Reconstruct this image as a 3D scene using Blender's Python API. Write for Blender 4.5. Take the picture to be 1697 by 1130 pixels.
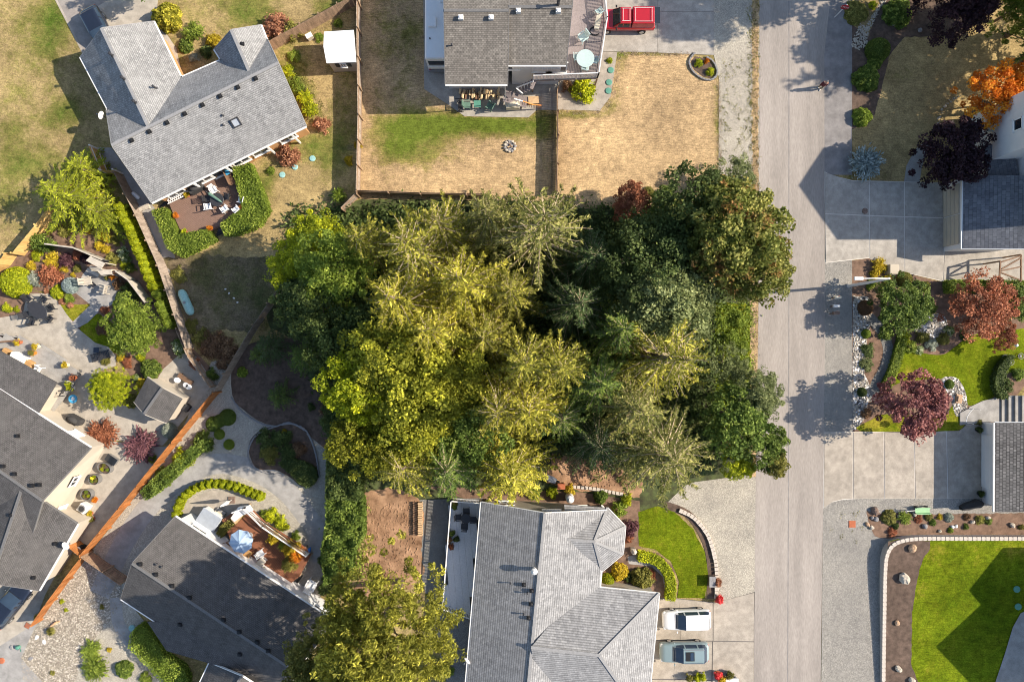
import bpy, bmesh, math, random
import numpy as np
from mathutils import Vector, Matrix, geometry
random.seed(7)
RNG = np.random.default_rng(11)
for o in list(bpy.data.objects): bpy.data.objects.remove(o)
SC = bpy.context.scene
COL = SC.collection
# ---------------------------------------------------------------- plan scale: metres per plan unit, flying height
CX, CY, S, HC = 848.5, 565.0, 0.055, 62.0
def g(px, py, z=0.0):
    k = S * (1 - z / HC)
    return Vector(((px - CX) * k, (CY - py) * k, z))
# ---------------------------------------------------------------- camera
cam = bpy.data.cameras.new('camera'); camo = bpy.data.objects.new('camera', cam); COL.objects.link(camo)
camo.location = (0, 0, HC); camo.rotation_euler = (0, 0, 0)
cam.sensor_width = 36; cam.lens = 36 * HC / (1697 * S); cam.clip_end = 2000; cam.clip_start = .5
SC.camera = camo
# ---------------------------------------------------------------- sky, sun, exposure
ELEV = math.radians(34); SHD = Vector((-1, -0.085, 0)).normalized()
sun_dir = Vector((-SHD.x * math.cos(ELEV), -SHD.y * math.cos(ELEV), math.sin(ELEV)))
W = bpy.data.worlds.new('World'); SC.world = W; W.use_nodes = True
nt = W.node_tree; bg = nt.nodes['Background']
sky = nt.nodes.new('ShaderNodeTexSky'); sky.sky_type = 'NISHITA'; sky.sun_disc = False
sky.sun_elevation = ELEV; sky.sun_rotation = math.atan2(sun_dir.x, sun_dir.y)
sky.altitude = 60; sky.air_density = 1.0; sky.dust_density = 1.0; sky.ozone_density = 1.0
nt.links.new(sky.outputs[0], bg.inputs[0]); bg.inputs[1].default_value = 0.112
sl = bpy.data.lights.new('sun', 'SUN'); sl.energy = 4.2; sl.angle = math.radians(.53); sl.color = (1, .90, .76)
so = bpy.data.objects.new('sun', sl); COL.objects.link(so); so.location = (60, 5, 50)
so.rotation_euler = sun_dir.to_track_quat('Z', 'Y').to_euler()
SC.view_settings.view_transform = 'Standard'; SC.view_settings.look = 'None'
SC.view_settings.exposure = 0.95; SC.view_settings.gamma = 1
SC.cycles.filter_width = 1.0; SC.cycles.max_bounces = 6; SC.cycles.diffuse_bounces = 3; SC.cycles.transparent_max_bounces = 4
SC.cycles.caustics_reflective = False; SC.cycles.caustics_refractive = False

# ---------------------------------------------------------------- materials
def _mat(name):
    m = bpy.data.materials.new(name); m.use_nodes = True
    t = m.node_tree; b = t.nodes['Principled BSDF']
    return m, t, b
def N(t, typ, **kw):
    n = t.nodes.new(typ)
    for k, v in kw.items():
        if k.startswith('_'): setattr(n, k[1:], v)
        else:
            n.inputs[k.replace('__', ' ')].default_value = v
    return n
def L(t, a, b): t.links.new(a, b)
def c4(c): return (c[0], c[1], c[2], 1)
def ramp(t, fac, stops):
    r = t.nodes.new('ShaderNodeValToRGB'); e = r.color_ramp.elements
    while len(e) < len(stops): e.new(.5)
    for x, (p, c) in zip(e, stops): x.position = p; x.color = c4(c)
    L(t, fac, r.inputs[0]); return r.outputs[0]
def mixc(t, fac, a, b, mode='MIX'):
    n = t.nodes.new('ShaderNodeMix'); n.data_type = 'RGBA'; n.blend_type = mode
    if isinstance(fac, (int, float)): n.inputs[0].default_value = fac
    else: L(t, fac, n.inputs[0])
    for i, s in ((6, a), (7, b)):
        if isinstance(s, tuple): n.inputs[i].default_value = c4(s)
        else: L(t, s, n.inputs[i])
    return n.outputs[2]
def coord(t, which='Object', sc=(1, 1, 1), rot=0):
    c = t.nodes.new('ShaderNodeTexCoord'); mp = t.nodes.new('ShaderNodeMapping')
    mp.inputs['Scale'].default_value = sc; mp.inputs['Rotation'].default_value = (0, 0, rot)
    L(t, c.outputs[which], mp.inputs[0]); return mp.outputs[0]
def noise(t, v, s, d=4, r=.6):
    n = N(t, 'ShaderNodeTexNoise', Scale=s, Detail=d, Roughness=r); L(t, v, n.inputs['Vector']); return n.outputs[0]
def bump(t, b, h, s, d=.02):
    n = N(t, 'ShaderNodeBump', Strength=s, Distance=d); L(t, h, n.inputs['Height']); L(t, n.outputs[0], b.inputs['Normal'])
def sc3(c, k): return tuple(min(1, x * k) for x in c)

def M(name, c, var=.18, scale=3., rough=.8, spec=.3, metal=0, fine=0, bmp=0, c2=None, sc=(1, 1, 1), big=0, rot=0, coat=0):
    """general surface: colour with soft large variation, fine grain and an optional second weathered colour"""
    m, t, b = _mat(name); v = coord(t, 'Object', sc, rot)
    n1 = noise(t, v, scale, 5)
    col = ramp(t, n1, [(.3, sc3(c, 1 - var)), (.7, sc3(c2 or c, 1 + var))])
    if fine:
        n2 = noise(t, v, fine, 3, .7)
        col = mixc(t, .55, col, ramp(t, n2, [(.25, (.45, .45, .45)), (.75, (.85, .85, .85))]), 'OVERLAY')
        if bmp: bump(t, b, n2, bmp)
    if big:
        n3 = noise(t, v, big, 3)
        col = mixc(t, .6, col, ramp(t, n3, [(.35, (.38, .38, .38)), (.65, (.62, .62, .62))]), 'OVERLAY')
    L(t, col, b.inputs['Base Color']); b.inputs['Roughness'].default_value = rough; b.inputs['Metallic'].default_value = metal
    b.inputs['Specular IOR Level'].default_value = spec; b.inputs['Coat Weight'].default_value = coat
    return m
def MG(name, c, amt=.5, scale=9., big=.3, tint=None, bmp=.6, bigamt=.5):
    """loose stone: voronoi pebbles of uneven tone"""
    m, t, b = _mat(name); v = coord(t)
    vo = N(t, 'ShaderNodeTexVoronoi', Scale=scale, Randomness=1.); L(t, v, vo.inputs['Vector'])
    sep = t.nodes.new('ShaderNodeSeparateColor'); L(t, vo.outputs['Color'], sep.inputs[0])
    col = ramp(t, sep.outputs[0], [(0, sc3(c, 1 - amt)), (.6, c), (1, sc3(tint or c, 1 + amt))])
    n3 = noise(t, v, big, 5)
    col = mixc(t, bigamt, col, ramp(t, n3, [(.3, (.36, .36, .36)), (.7, (.64, .63, .6))]), 'OVERLAY')
    n4 = noise(t, v, 2.3, 5, .7)
    col = mixc(t, .35, col, ramp(t, n4, [(.3, (.36, .36, .36)), (.7, (.64, .63, .6))]), 'OVERLAY')
    L(t, col, b.inputs['Base Color']); b.inputs['Roughness'].default_value = .95; b.inputs['Specular IOR Level'].default_value = .15
    bump(t, b, vo.outputs['Distance'], bmp, .03)
    return m
def MS(name, c, c2, wear, row=.2, wid=.34, rough=.9, mort=.012, line=0.):
    """asphalt shingles on the roof's own slope coordinates (metres)"""
    m, t, b = _mat(name); v = coord(t, 'UV')
    br = N(t, 'ShaderNodeTexBrick', Color1=c4(c), Color2=c4(c2), Mortar=c4(sc3(c, .45)), Scale=1., Mortar__Size=mort, Bias=0., Brick__Width=wid, Row__Height=row)
    br.offset = .5; L(t, v, br.inputs['Vector'])
    vo = N(t, 'ShaderNodeTexVoronoi', Scale=3.2); L(t, v, vo.inputs['Vector'])
    sep = t.nodes.new('ShaderNodeSeparateColor'); L(t, vo.outputs['Color'], sep.inputs[0])
    col = mixc(t, .5, br.outputs[0], ramp(t, sep.outputs[0], [(0, (.36, .36, .36)), (1, (.64, .64, .64))]), 'OVERLAY')
    n = noise(t, v, .35, 5); col = mixc(t, ramp(t, n, [(.42, (0, 0, 0)), (.75, (.55, .55, .55))]), col, wear)
    n2 = noise(t, v, 14, 3, .7); col = mixc(t, .35, col, ramp(t, n2, [(.25, (.3, .3, .3)), (.75, (.7, .7, .7))]), 'OVERLAY')
    if line:  # shadow line of each shingle row painted in as a dark band
        sx = t.nodes.new('ShaderNodeSeparateXYZ'); L(t, v, sx.inputs[0]); m1 = N(t, 'ShaderNodeMath', _operation='DIVIDE'); L(t, sx.outputs[1], m1.inputs[0]); m1.inputs[1].default_value = row
        m2 = N(t, 'ShaderNodeMath', _operation='FRACT'); L(t, m1.outputs[0], m2.inputs[0]); col = mixc(t, 1., col, ramp(t, m2.outputs[0], [(.0, (line, line, line)), (.34, (line, line, line)), (.44, (1.12, 1.12, 1.12)), (1., (1.12, 1.12, 1.12))]), 'MULTIPLY')
    st = N(t, 'ShaderNodeMapping'); st.inputs['Scale'].default_value = (1.6, .12, 1); L(t, v, st.inputs[0])
    n3 = noise(t, st.outputs[0], 1.0, 4); col = mixc(t, .45, col, ramp(t, n3, [(.3, (.37, .37, .37)), (.7, (.62, .62, .62))]), 'OVERLAY')
    L(t, col, b.inputs['Base Color']); b.inputs['Roughness'].default_value = rough; b.inputs['Specular IOR Level'].default_value = .2
    bump(t, b, br.outputs['Fac'], -.6, .02)
    return m
def MLAWN(name, dry, olive, green, stripe=0., rot=0., shift=0.):
    """grass: dry to green by the lawn's own greenness attribute, broken up at several scales"""
    m, t, b = _mat(name); v = coord(t, 'Object', (1, 1, 1), rot)
    at = t.nodes.new('ShaderNodeAttribute'); at.attribute_name = 'green'
    n1 = noise(t, v, .55, 6, .65); n2 = noise(t, v, 3.2, 5, .7)
    ma = N(t, 'ShaderNodeMath', _operation='MULTIPLY_ADD'); L(t, n1, ma.inputs[0]); ma.inputs[1].default_value = 1.1; ma.inputs[2].default_value = -.55 + shift
    mb = N(t, 'ShaderNodeMath', _operation='MULTIPLY_ADD'); L(t, n2, mb.inputs[0]); mb.inputs[1].default_value = .7; L(t, ma.outputs[0], mb.inputs[2])
    mc = N(t, 'ShaderNodeMath', _operation='ADD'); L(t, at.outputs['Fac'], mc.inputs[0]); L(t, mb.outputs[0], mc.inputs[1])
    md = N(t, 'ShaderNodeMath', _operation='SUBTRACT'); L(t, mc.outputs[0], md.inputs[0]); md.inputs[1].default_value = .35
    col = ramp(t, md.outputs[0], [(.0, sc3(dry, 1.15)), (.25, dry), (.55, olive), (.95, green)])
    n5 = noise(t, v, 22, 3, .8); n6 = noise(t, coord(t, 'Object', (1.2, 7, 1), rot), 1.3, 4, .7)
    n7 = noise(t, v, 7, 4, .75)
    n8 = noise(t, v, .17, 4, .6); n9 = noise(t, v, 1.5, 6, .75)
    for nn, lo, hi in ((n5, .55, 1.4), (n7, .62, 1.3), (n9, .62, 1.32), (n8, .72, 1.25), (n6, .85 - stripe, 1.12 + stripe)):
        col = mixc(t, 1., col, ramp(t, nn, [(.3, (lo, lo, lo)), (.7, (hi, hi, hi * .97))]), 'MULTIPLY')
    L(t, col, b.inputs['Base Color']); b.inputs['Roughness'].default_value = 1; b.inputs['Specular IOR Level'].default_value = .05
    bump(t, b, n5, .7, .04)
    return m
def MLEAF(name, a, bcol, trans=.3, hue=None):
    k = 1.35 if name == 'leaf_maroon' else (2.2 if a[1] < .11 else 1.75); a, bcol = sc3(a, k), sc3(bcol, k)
    m, t, b = _mat(name)
    at = t.nodes.new('ShaderNodeAttribute'); at.attribute_name = 'tint'
    oi = t.nodes.new('ShaderNodeObjectInfo')
    col = ramp(t, at.outputs['Fac'], [(0, sc3(a, .75)), (.45, a), (1, bcol)])
    if hue: 
        v = coord(t); n = noise(t, v, .45, 3)
        col = mixc(t, ramp(t, n, [(.56, (0, 0, 0)), (.66, (1, 1, 1))]), col, hue)
    hs = N(t, 'ShaderNodeHueSaturation'); L(t, col, hs.inputs['Color'])
    mr = N(t, 'ShaderNodeMapRange'); L(t, oi.outputs['Random'], mr.inputs[0]); mr.inputs[3].default_value = .85; mr.inputs[4].default_value = 1.12
    L(t, mr.outputs[0], hs.inputs['Value'])
    L(t, hs.outputs[0], b.inputs['Base Color']); b.inputs['Roughness'].default_value = .65; b.inputs['Specular IOR Level'].default_value = .25
    tr = t.nodes.new('ShaderNodeBsdfTranslucent'); L(t, hs.outputs[0], tr.inputs[0])
    mx = t.nodes.new('ShaderNodeMixShader'); mx.inputs[0].default_value = trans
    L(t, b.outputs[0], mx.inputs[1]); L(t, tr.outputs[0], mx.inputs[2])
    L(t, mx.outputs[0], t.nodes['Material Output'].inputs[0])
    return m
MATS = {}
def mk(n, *a, f=M, **k): MATS[n] = f(n, *a, **k); return MATS[n]

mk('asphalt', (.28, .245, .213), .07, .16, fine=14, bmp=.25, big=.55, sc=(1, .14, 1), rough=.9)
mk('asphalt_patch', (.19, .175, .165), .08, .6, fine=30, bmp=.3, big=1.2, rough=.9)
mk('old_drive', (.25, .22, .195), .08, .6, fine=26, bmp=.3, big=1.5, rough=.9)
mk('gravel_pale', (.37, .335, .28), .3, 22., .35, (.42, .38, .31), f=MG, bmp=.35)
mk('gravel_grey', (.28, .262, .235), .36, 20., .3, f=MG, bmp=.35)
mk('gravel_dark', (.20, .195, .185), .35, 20., .4, f=MG, bmp=.4)
mk('river_rock', (.31, .268, .212), .36, 11, .5, (.5, .45, .38), f=MG, bmp=.6, bigamt=.35)
mk('white_rock', (.36, .335, .31), .8, 6., .6, (.56, .54, .52), f=MG, bmp=.9, bigamt=.35)
mk('concrete', (.31, .28, .24), .10, .5, fine=18, big=1.6, rough=.85, bmp=.1)
mk('concrete_warm', (.31, .268, .218), .16, .5, fine=18, big=1.6, rough=.85, bmp=.1)
mk('concrete_grey', (.27, .255, .235), .14, .6, fine=18, big=1.3, rough=.85, bmp=.1)
mk('concrete_pale', (.34, .30, .245), .08, .5, fine=18, big=1.4, rough=.85, bmp=.1)
mk('joint_pale', (.60, .55, .48), .1, 4)
mk('joint_dark', (.15, .135, .12), .1, 4)
mk('mulch', (.10, .068, .050), .35, 2.2, fine=16, big=.8, rough=1, bmp=.8)
mk('mulch_red', (.16, .10, .068), .35, 2.2, fine=16, big=.8, rough=1, bmp=.8)
mk('dirt', (.22, .115, .06), .4, .9, fine=9, big=.5, rough=1, bmp=.9, c2=(.28, .17, .10))
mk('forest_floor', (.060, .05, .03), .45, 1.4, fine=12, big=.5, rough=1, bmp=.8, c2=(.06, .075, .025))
mk('lawn_dry', (.44, .305, .18), (.25, .205, .075), (.12, .155, .025), f=MLAWN, stripe=.2)
mk('lawn_mixed', (.36, .265, .135), (.21, .19, .06), (.085, .13, .02), f=MLAWN, stripe=.1, rot=.6)
mk('lawn_lush', (.28, .24, .03), (.145, .18, .009), (.092, .14, .006), f=MLAWN, stripe=.16, rot=1.5)
mk('shingle_grey', (.21, .208, .206), (.30, .295, .288), (.28, .275, .267), f=MS, row=.15, wid=.26, line=.88)
mk('shingle_grey_fine', (.215, .213, .215), (.305, .30, .297), (.28, .276, .272), f=MS, row=.2, wid=.27, mort=.006, line=.76)
mk('shingle_brown', (.155, .14, .122), (.245, .22, .19), (.13, .115, .10), f=MS, row=.15, wid=.25)
mk('shingle_dark', (.092, .086, .083), (.12, .112, .106), (.122, .113, .106), f=MS, row=.13, wid=.22)
mk('shingle_slate', (.12, .125, .14), (.18, .185, .20), (.14, .14, .15), f=MS, row=.3, wid=.4)
mk('shingle_check', (.13, .12, .11), (.24, .22, .20), (.2, .185, .17), f=MS, row=.26, wid=.3, mort=.03)
mk('ridge_grey', (.235, .23, .226), .12, 5, fine=20)
mk('ridge_dark', (.13, .125, .12), .12, 5, fine=20)
mk('white', (.78, .76, .72), .04, 1.2, rough=.6, fine=0)
mk('white_plastic', (.80, .79, .77), .03, 2, rough=.35, spec=.5)
mk('siding_white', (.70, .68, .66), .05, 1.2, rough=.6)
mk('siding_tan', (.50, .27, .12), .06, 1.2, rough=.7)
mk('siding_brown', (.30, .15, .055), .06, 1.2, rough=.7)
mk('siding_cream', (.50, .44, .355), .05, 1.2, rough=.7)
mk('siding_beige', (.50, .43, .33), .05, 1.2, rough=.7)
mk('fence_grey', (.25, .19, .145), .22, 3., fine=12, c2=(.30, .24, .19), sc=(1, 1, .2), rough=.9)
mk('fence_old', (.22, .15, .10), .25, 3., fine=12, c2=(.28, .19, .125), sc=(1, 1, .2), rough=.9)
mk('fence_orange', (.27, .10, .030), .28, 2., fine=12, c2=(.36, .145, .045), sc=(1, 1, .2), rough=.7)
mk('fence_new', (.52, .30, .10), .2, 2., fine=12, c2=(.60, .37, .14), sc=(1, 1, .2), rough=.75)
mk('wood_post', (.28, .19, .12), .2, 4, fine=14, sc=(1, 1, .2))
mk('deck_mauve', (.21, .175, .17), .08, 2, fine=14, sc=(.3, 1, 1))
mk('deck_brown', (.185, .115, .085), .08, 2, fine=14)
mk('deck_red', (.21, .085, .045), .18, 1.2, fine=14, big=.9)
mk('deck_vinyl', (.56, .57, .60), .04, 1.2, rough=.55, spec=.4, fine=10)
mk('bark', (.13, .10, .075), .3, 5, fine=18, rough=1, bmp=.6)
mk('bark_pale', (.40, .31, .20), .25, 5, fine=18, rough=1)
mk('glass_dark', (.018, .022, .028), .1, 1, rough=.06, spec=.6)
mk('glass_blue', (.03, .05, .08), .15, 1, rough=.05, spec=.7)
mk('black', (.015, .015, .016), .1, 3, rough=.5)
mk('black_cloth', (.045, .043, .042), .15, 6, rough=.85, fine=20)
mk('grey_metal', (.30, .30, .30), .08, 4, rough=.4, metal=.6)
mk('dark_metal', (.06, .06, .065), .1, 4, rough=.45, metal=.4)
mk('rubber', (.02, .02, .02), .1, 8, rough=.85)
mk('rim', (.5, .5, .5), .05, 4, rough=.3, metal=.9)
mk('paint_white', (.78, .78, .77), .02, 1, rough=.25, spec=.5, coat=.6)
mk('paint_red', (.40, .012, .02), .04, 1, rough=.25, spec=.5, coat=.7)
mk('paint_blue', (.22, .29, .30), .03, 1, rough=.28, spec=.5, coat=.7)
mk('paint_navy', (.012, .016, .028), .05, 1, rough=.16, spec=.6, coat=1)
mk('paint_grey', (.12, .115, .10), .05, 1, rough=.3, spec=.5, coat=.5)
mk('lamp_red', (.45, .02, .02), .05, 4, rough=.2, spec=.6)
mk('lamp_clear', (.7, .7, .68), .05, 4, rough=.1, spec=.7)
mk('teal', (.24, .42, .40), .1, 2, rough=.45, fine=8)
mk('teal_dark', (.10, .27, .20), .1, 3, rough=.6)
mk('teal_pale', (.42, .52, .50), .05, 3, rough=.5)
mk('green_plastic', (.13, .22, .17), .1, 3, rough=.5)
mk('mint', (.30, .50, .27), .08, 3, rough=.5)
mk('orange', (.60, .20, .03), .2, 6, rough=.7)
mk('terracotta', (.42, .13, .06), .15, 5, rough=.8)
mk('yellow', (.75, .55, .03), .1, 5, rough=.6)
mk('blue_pool', (.06, .32, .55), .15, 8, rough=.4)
mk('blue_kayak', (.02, .13, .42), .1, 3, rough=.4)
mk('umbrella_blue', (.36, .47, .60), .06, 3, rough=.8)
mk('canvas_beige', (.55, .48, .37), .12, 4, rough=.9, fine=15)
mk('spa_cover', (.33, .36, .40), .1, 3, rough=.6)
mk('tan_box', (.47, .27, .11), .12, 4, rough=.8)
mk('stone_pale', (.40, .35, .28), .2, 3, fine=12, rough=.95, bmp=.5)
mk('stone_tan', (.40, .26, .16), .2, 3, fine=12, rough=.95, bmp=.5)
mk('stone_grey', (.22, .21, .205), .25, 3, fine=12, rough=.95, bmp=.5)
mk('stone_brown', (.16, .11, .085), .25, 3, fine=12, rough=.95, bmp=.5)
mk('block', (.47, .41, .345), .12, 3, fine=14, rough=.95, bmp=.3)
mk('block_face', (.42, .37, .32), .15, 3, fine=14, rough=.95, bmp=.3)
mk('wood_tan', (.48, .32, .18), .15, 4, fine=12, sc=(.3, 1, 1))
mk('wood_brown', (.17, .10, .06), .2, 4, fine=12, sc=(.3, 1, 1))
mk('firewood', (.52, .38, .22), .35, 9, fine=20)
mk('handrail', (.50, .19, .05), .15, 4, fine=12)
mk('composite', (.42, .37, .30), .1, 3, fine=12, sc=(.3, 1, 1))
mk('sign_red', (.40, .02, .03), .08, 4, rough=.4)
mk('skin', (.50, .30, .21), .05, 6, rough=.6)
mk('cloth_red', (.13, .035, .04), .15, 8, rough=.95)
mk('cloth_khaki', (.22, .19, .13), .12, 8, rough=.95)
mk('hair', (.30, .26, .22), .2, 12, rough=.8)
# foliage
mk('fir_gold', (.125, .124, .014), (.46, .41, .065), .32, f=MLEAF)
mk('fir_yellow', (.165, .155, .014), (.58, .50, .07), .32, f=MLEAF)
mk('fir_olive', (.078, .082, .018), (.29, .265, .08), .3, f=MLEAF)
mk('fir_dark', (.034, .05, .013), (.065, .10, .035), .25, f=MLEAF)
mk('fir_green', (.055, .085, .015), (.16, .19, .03), .3, f=MLEAF)
mk('maple_green', (.068, .078, .013), (.21, .19, .05), .3, f=MLEAF, hue=(.30, .15, .045))
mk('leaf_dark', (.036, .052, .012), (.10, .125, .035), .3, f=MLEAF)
mk('leaf_sage', (.08, .095, .032), (.22, .235, .10), .3, f=MLEAF)
mk('leaf_yellow', (.145, .15, .013), (.50, .47, .045), .35, f=MLEAF)
mk('leaf_green', (.058, .086, .014), (.165, .20, .038), .32, f=MLEAF)
mk('leaf_bright', (.11, .15, .018), (.29, .33, .055), .35, f=MLEAF)
mk('fir_tan', (.13, .128, .015), (.44, .40, .06), .3, f=MLEAF)
mk('fir_lime', (.14, .16, .012), (.45, .46, .035), .3, f=MLEAF)
mk('stone_cream', (.33, .285, .225), .25, 3, fine=12, rough=.95)
mk('leaf_lime', (.20, .23, .010), (.52, .50, .02), .35, f=MLEAF)
mk('leaf_olive', (.10, .095, .02), (.22, .20, .05), .3, f=MLEAF)
mk('leaf_orange', (.42, .13, .012), (.75, .33, .03), .35, f=MLEAF)
mk('leaf_rust', (.15, .055, .028), (.31, .13, .065), .3, f=MLEAF)
mk('leaf_maroon', (.028, .012, .016), (.06, .025, .03), .2, f=MLEAF)
mk('leaf_plum', (.12, .045, .042), (.30, .14, .11), .25, f=MLEAF)
mk('leaf_purple', (.062, .025, .03), (.16, .075, .075), .25, f=MLEAF)
mk('leaf_brown', (.09, .05, .025), (.20, .12, .06), .25, f=MLEAF)
mk('leaf_gold', (.30, .225, .016), (.58, .45, .04), .35, f=MLEAF)
mk('leaf_blue', (.17, .21, .20), (.36, .40, .38), .25, f=MLEAF)
mk('leaf_grey', (.20, .22, .17), (.42, .42, .34), .25, f=MLEAF)
mk('leaf_pink', (.24, .11, .06), (.55, .30, .17), .3, f=MLEAF)
mk('leaf_flower', (.10, .14, .03), (.70, .62, .40), .3, f=MLEAF)
mk('leaf_red', (.38, .03, .035), (.62, .12, .10), .3, f=MLEAF)
mk('dry_twigs', (.22, .165, .11), (.40, .32, .22), .2, f=MLEAF)

# ---------------------------------------------------------------- object helpers
def tag(o, label=None, cat=None, group=None, kind=None):
    if label: o['label'] = label
    if cat: o['category'] = cat
    if group: o['group'] = group
    if kind: o['kind'] = kind
    return o
def thing(name, label, cat, loc=(0, 0, 0), rz=0., group=None):
    o = bpy.data.objects.new(name, None); COL.objects.link(o); o.empty_display_size = .3
    o.location = loc; o.rotation_euler = (0, 0, rz)
    return tag(o, label, cat, group)
def link(name, me, mat=None, parent=None):
    if mat is not None: me.materials.append(MATS[mat] if isinstance(mat, str) else mat)
    o = bpy.data.objects.new(name, me); COL.objects.link(o)
    if parent is not None: o.parent = parent
    return o
def copy_tree(o, parent=None):
    c = o.copy(); COL.objects.link(c); c.parent = parent
    for ch in o.children: copy_tree(ch, c)
    return c
def slope_uv(me):
    uv = me.uv_layers.new(name='UVMap')
    for p in me.polygons:
        n = p.normal; t = Vector((0, 0, 1)).cross(n)
        t = Vector((1, 0, 0)) if t.length < 1e-4 else t.normalized()
        s = n.cross(t)
        for li in p.loop_indices:
            co = me.vertices[me.loops[li].vertex_index].co
            uv.data[li].uv = (co.dot(t), co.dot(s))
class MB:
    def __init__(s): s.v = []; s.f = []
    def add(s, vs, fs):
        k = len(s.v); s.v += [tuple(x) for x in vs]; s.f += [tuple(i + k for i in f) for f in fs]; return s
    def box(s, c, d, rz=0., M4=None):
        x, y, z = d[0] / 2, d[1] / 2, d[2] / 2
        vs = [Vector((a * x, b * y, e * z)) for e in (-1, 1) for a, b in ((-1, -1), (1, -1), (1, 1), (-1, 1))]
        R = Matrix.Rotation(rz, 3, 'Z')
        vs = [(M4 @ v if M4 else R @ v) + Vector(c) for v in vs]
        return s.add(vs, [(3, 2, 1, 0), (4, 5, 6, 7), (0, 1, 5, 4), (1, 2, 6, 5), (2, 3, 7, 6), (3, 0, 4, 7)])
    def bar(s, p0, p1, w, h=None):
        h = h or w; p0, p1 = Vector(p0), Vector(p1); d = (p1 - p0); l = d.length
        if l < 1e-5: return s
        d = d / l; up = Vector((0, 0, 1)) if abs(d.z) < .95 else Vector((1, 0, 0))
        a = d.cross(up).normalized() * w / 2; b = a.cross(d).normalized() * h / 2
        vs = [p + x * a + y * b for p in (p0, p1) for x, y in ((-1, -1), (1, -1), (1, 1), (-1, 1))]
        return s.add(vs, [(0, 1, 2, 3), (7, 6, 5, 4), (1, 0, 4, 5), (2, 1, 5, 6), (3, 2, 6, 7), (0, 3, 7, 4)])
    def tube(s, path, rad, n=6, cap=True):
        path = [Vector(p) for p in path]; k0 = len(s.v); m = len(path)
        for i, p in enumerate(path):
            d = (path[min(i + 1, m - 1)] - path[max(i - 1, 0)]).normalized()
            up = Vector((0, 0, 1)) if abs(d.z) < .9 else Vector((1, 0, 0))
            a = d.cross(up).normalized(); b = a.cross(d)
            r = rad[i] if hasattr(rad, '__len__') else rad
            for j in range(n):
                q = 2 * math.pi * j / n; s.v.append(tuple(p + (a * math.cos(q) + b * math.sin(q)) * r))
        for i in range(m - 1):
            for j in range(n):
                s.f.append((k0 + i * n + j, k0 + i * n + (j + 1) % n, k0 + (i + 1) * n + (j + 1) % n, k0 + (i + 1) * n + j))
        if cap:
            s.f.append(tuple(k0 + j for j in range(n))[::-1]); s.f.append(tuple(k0 + (m - 1) * n + j for j in range(n)))
        return s
    def cyl(s, c, r, h, n=16, r2=None):
        return s.tube([Vector(c), Vector(c) + Vector((0, 0, h))], [r, r if r2 is None else r2], n)
    def lathe(s, c, prof, n=16, sx=1, sy=1):
        k = len(s.v); m = len(prof)
        for r, z in prof:
            for j in range(n):
                q = 2 * math.pi * j / n; s.v.append((c[0] + r * sx * math.cos(q), c[1] + r * sy * math.sin(q), c[2] + z))
        for i in range(m - 1):
            for j in range(n): s.f.append((k + i * n + j, k + i * n + (j + 1) % n, k + (i + 1) * n + (j + 1) % n, k + (i + 1) * n + j))
        s.f.append(tuple(k + j for j in range(n))[::-1]); s.f.append(tuple(k + (m - 1) * n + j for j in range(n)))
        return s
    def prism(s, poly, z0, z1):
        n = len(poly); P = [Vector((p[0], p[1], 0)) for p in poly]
        if sum(P[i].x * P[(i + 1) % n].y - P[(i + 1) % n].x * P[i].y for i in range(n)) < 0: P.reverse()
        z0s = z0 if hasattr(z0, '__len__') else [z0] * n; z1s = z1 if hasattr(z1, '__len__') else [z1] * n
        vs = [(p.x, p.y, z) for p, z in zip(P, z0s)] + [(p.x, p.y, z) for p, z in zip(P, z1s)]
        tr = geometry.tessellate_polygon([P])
        fs = []
        for a, b, c in tr:
            if (P[b] - P[a]).cross(P[c] - P[a]).z < 0: b, c = c, b
            fs += [(a + n, b + n, c + n), (c, b, a)]
        fs += [(i, (i + 1) % n, (i + 1) % n + n, i + n) for i in range(n)]
        return s.add(vs, fs)
    def blob(s, c, r, seed=0, n=10, m=6, rough=.2):
        rr = random.Random(seed); k = len(s.v); c = Vector(c)
        ph = [rr.uniform(0, 6.28) for _ in range(6)]
        for i in range(m + 1):
            th = math.pi * i / m
            for j in range(n):
                q = 2 * math.pi * j / n
                w = 1 + rough * (math.sin(2 * q + ph[0] + th) * .5 + math.sin(3 * q + ph[1]) * math.sin(th * 2 + ph[2]) * .5 + rr.uniform(-.4, .4) * (0 < i < m))
                s.v.append((c.x + r[0] * math.sin(th) * math.cos(q) * w, c.y + r[1] * math.sin(th) * math.sin(q) * w, c.z + r[2] * math.cos(th) * (1 + .3 * (w - 1))))
        for i in range(m):
            for j in range(n): s.f.append((k + i * n + j, k + (i + 1) * n + j, k + (i + 1) * n + (j + 1) % n, k + i * n + (j + 1) % n))
        return s
    def build(s, name, mat, parent=None, smooth=False, uv=False, bevel=0., fix=False):
        me = bpy.data.meshes.new(name); me.from_pydata(s.v, [], s.f)
        if fix or bevel:
            bm = bmesh.new(); bm.from_mesh(me); bmesh.ops.remove_doubles(bm, verts=bm.verts, dist=1e-5)
            if bevel:
                bmesh.ops.bevel(bm, geom=[e for e in bm.edges if e.calc_face_angle(0) > .5], offset=bevel, segments=2, affect='EDGES', profile=.5)
            bmesh.ops.recalc_face_normals(bm, faces=bm.faces); bm.to_mesh(me); bm.free()
        me.update()
        if smooth: me.polygons.foreach_set('use_smooth', [True] * len(me.polygons))
        if uv: slope_uv(me)
        return link(name, me, mat, parent)
def B(name, mat, parent, *parts, **kw):
    m = MB()
    for fn, *a in parts: getattr(m, fn)(*a)
    return m.build(name, mat, parent, **kw)
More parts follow.
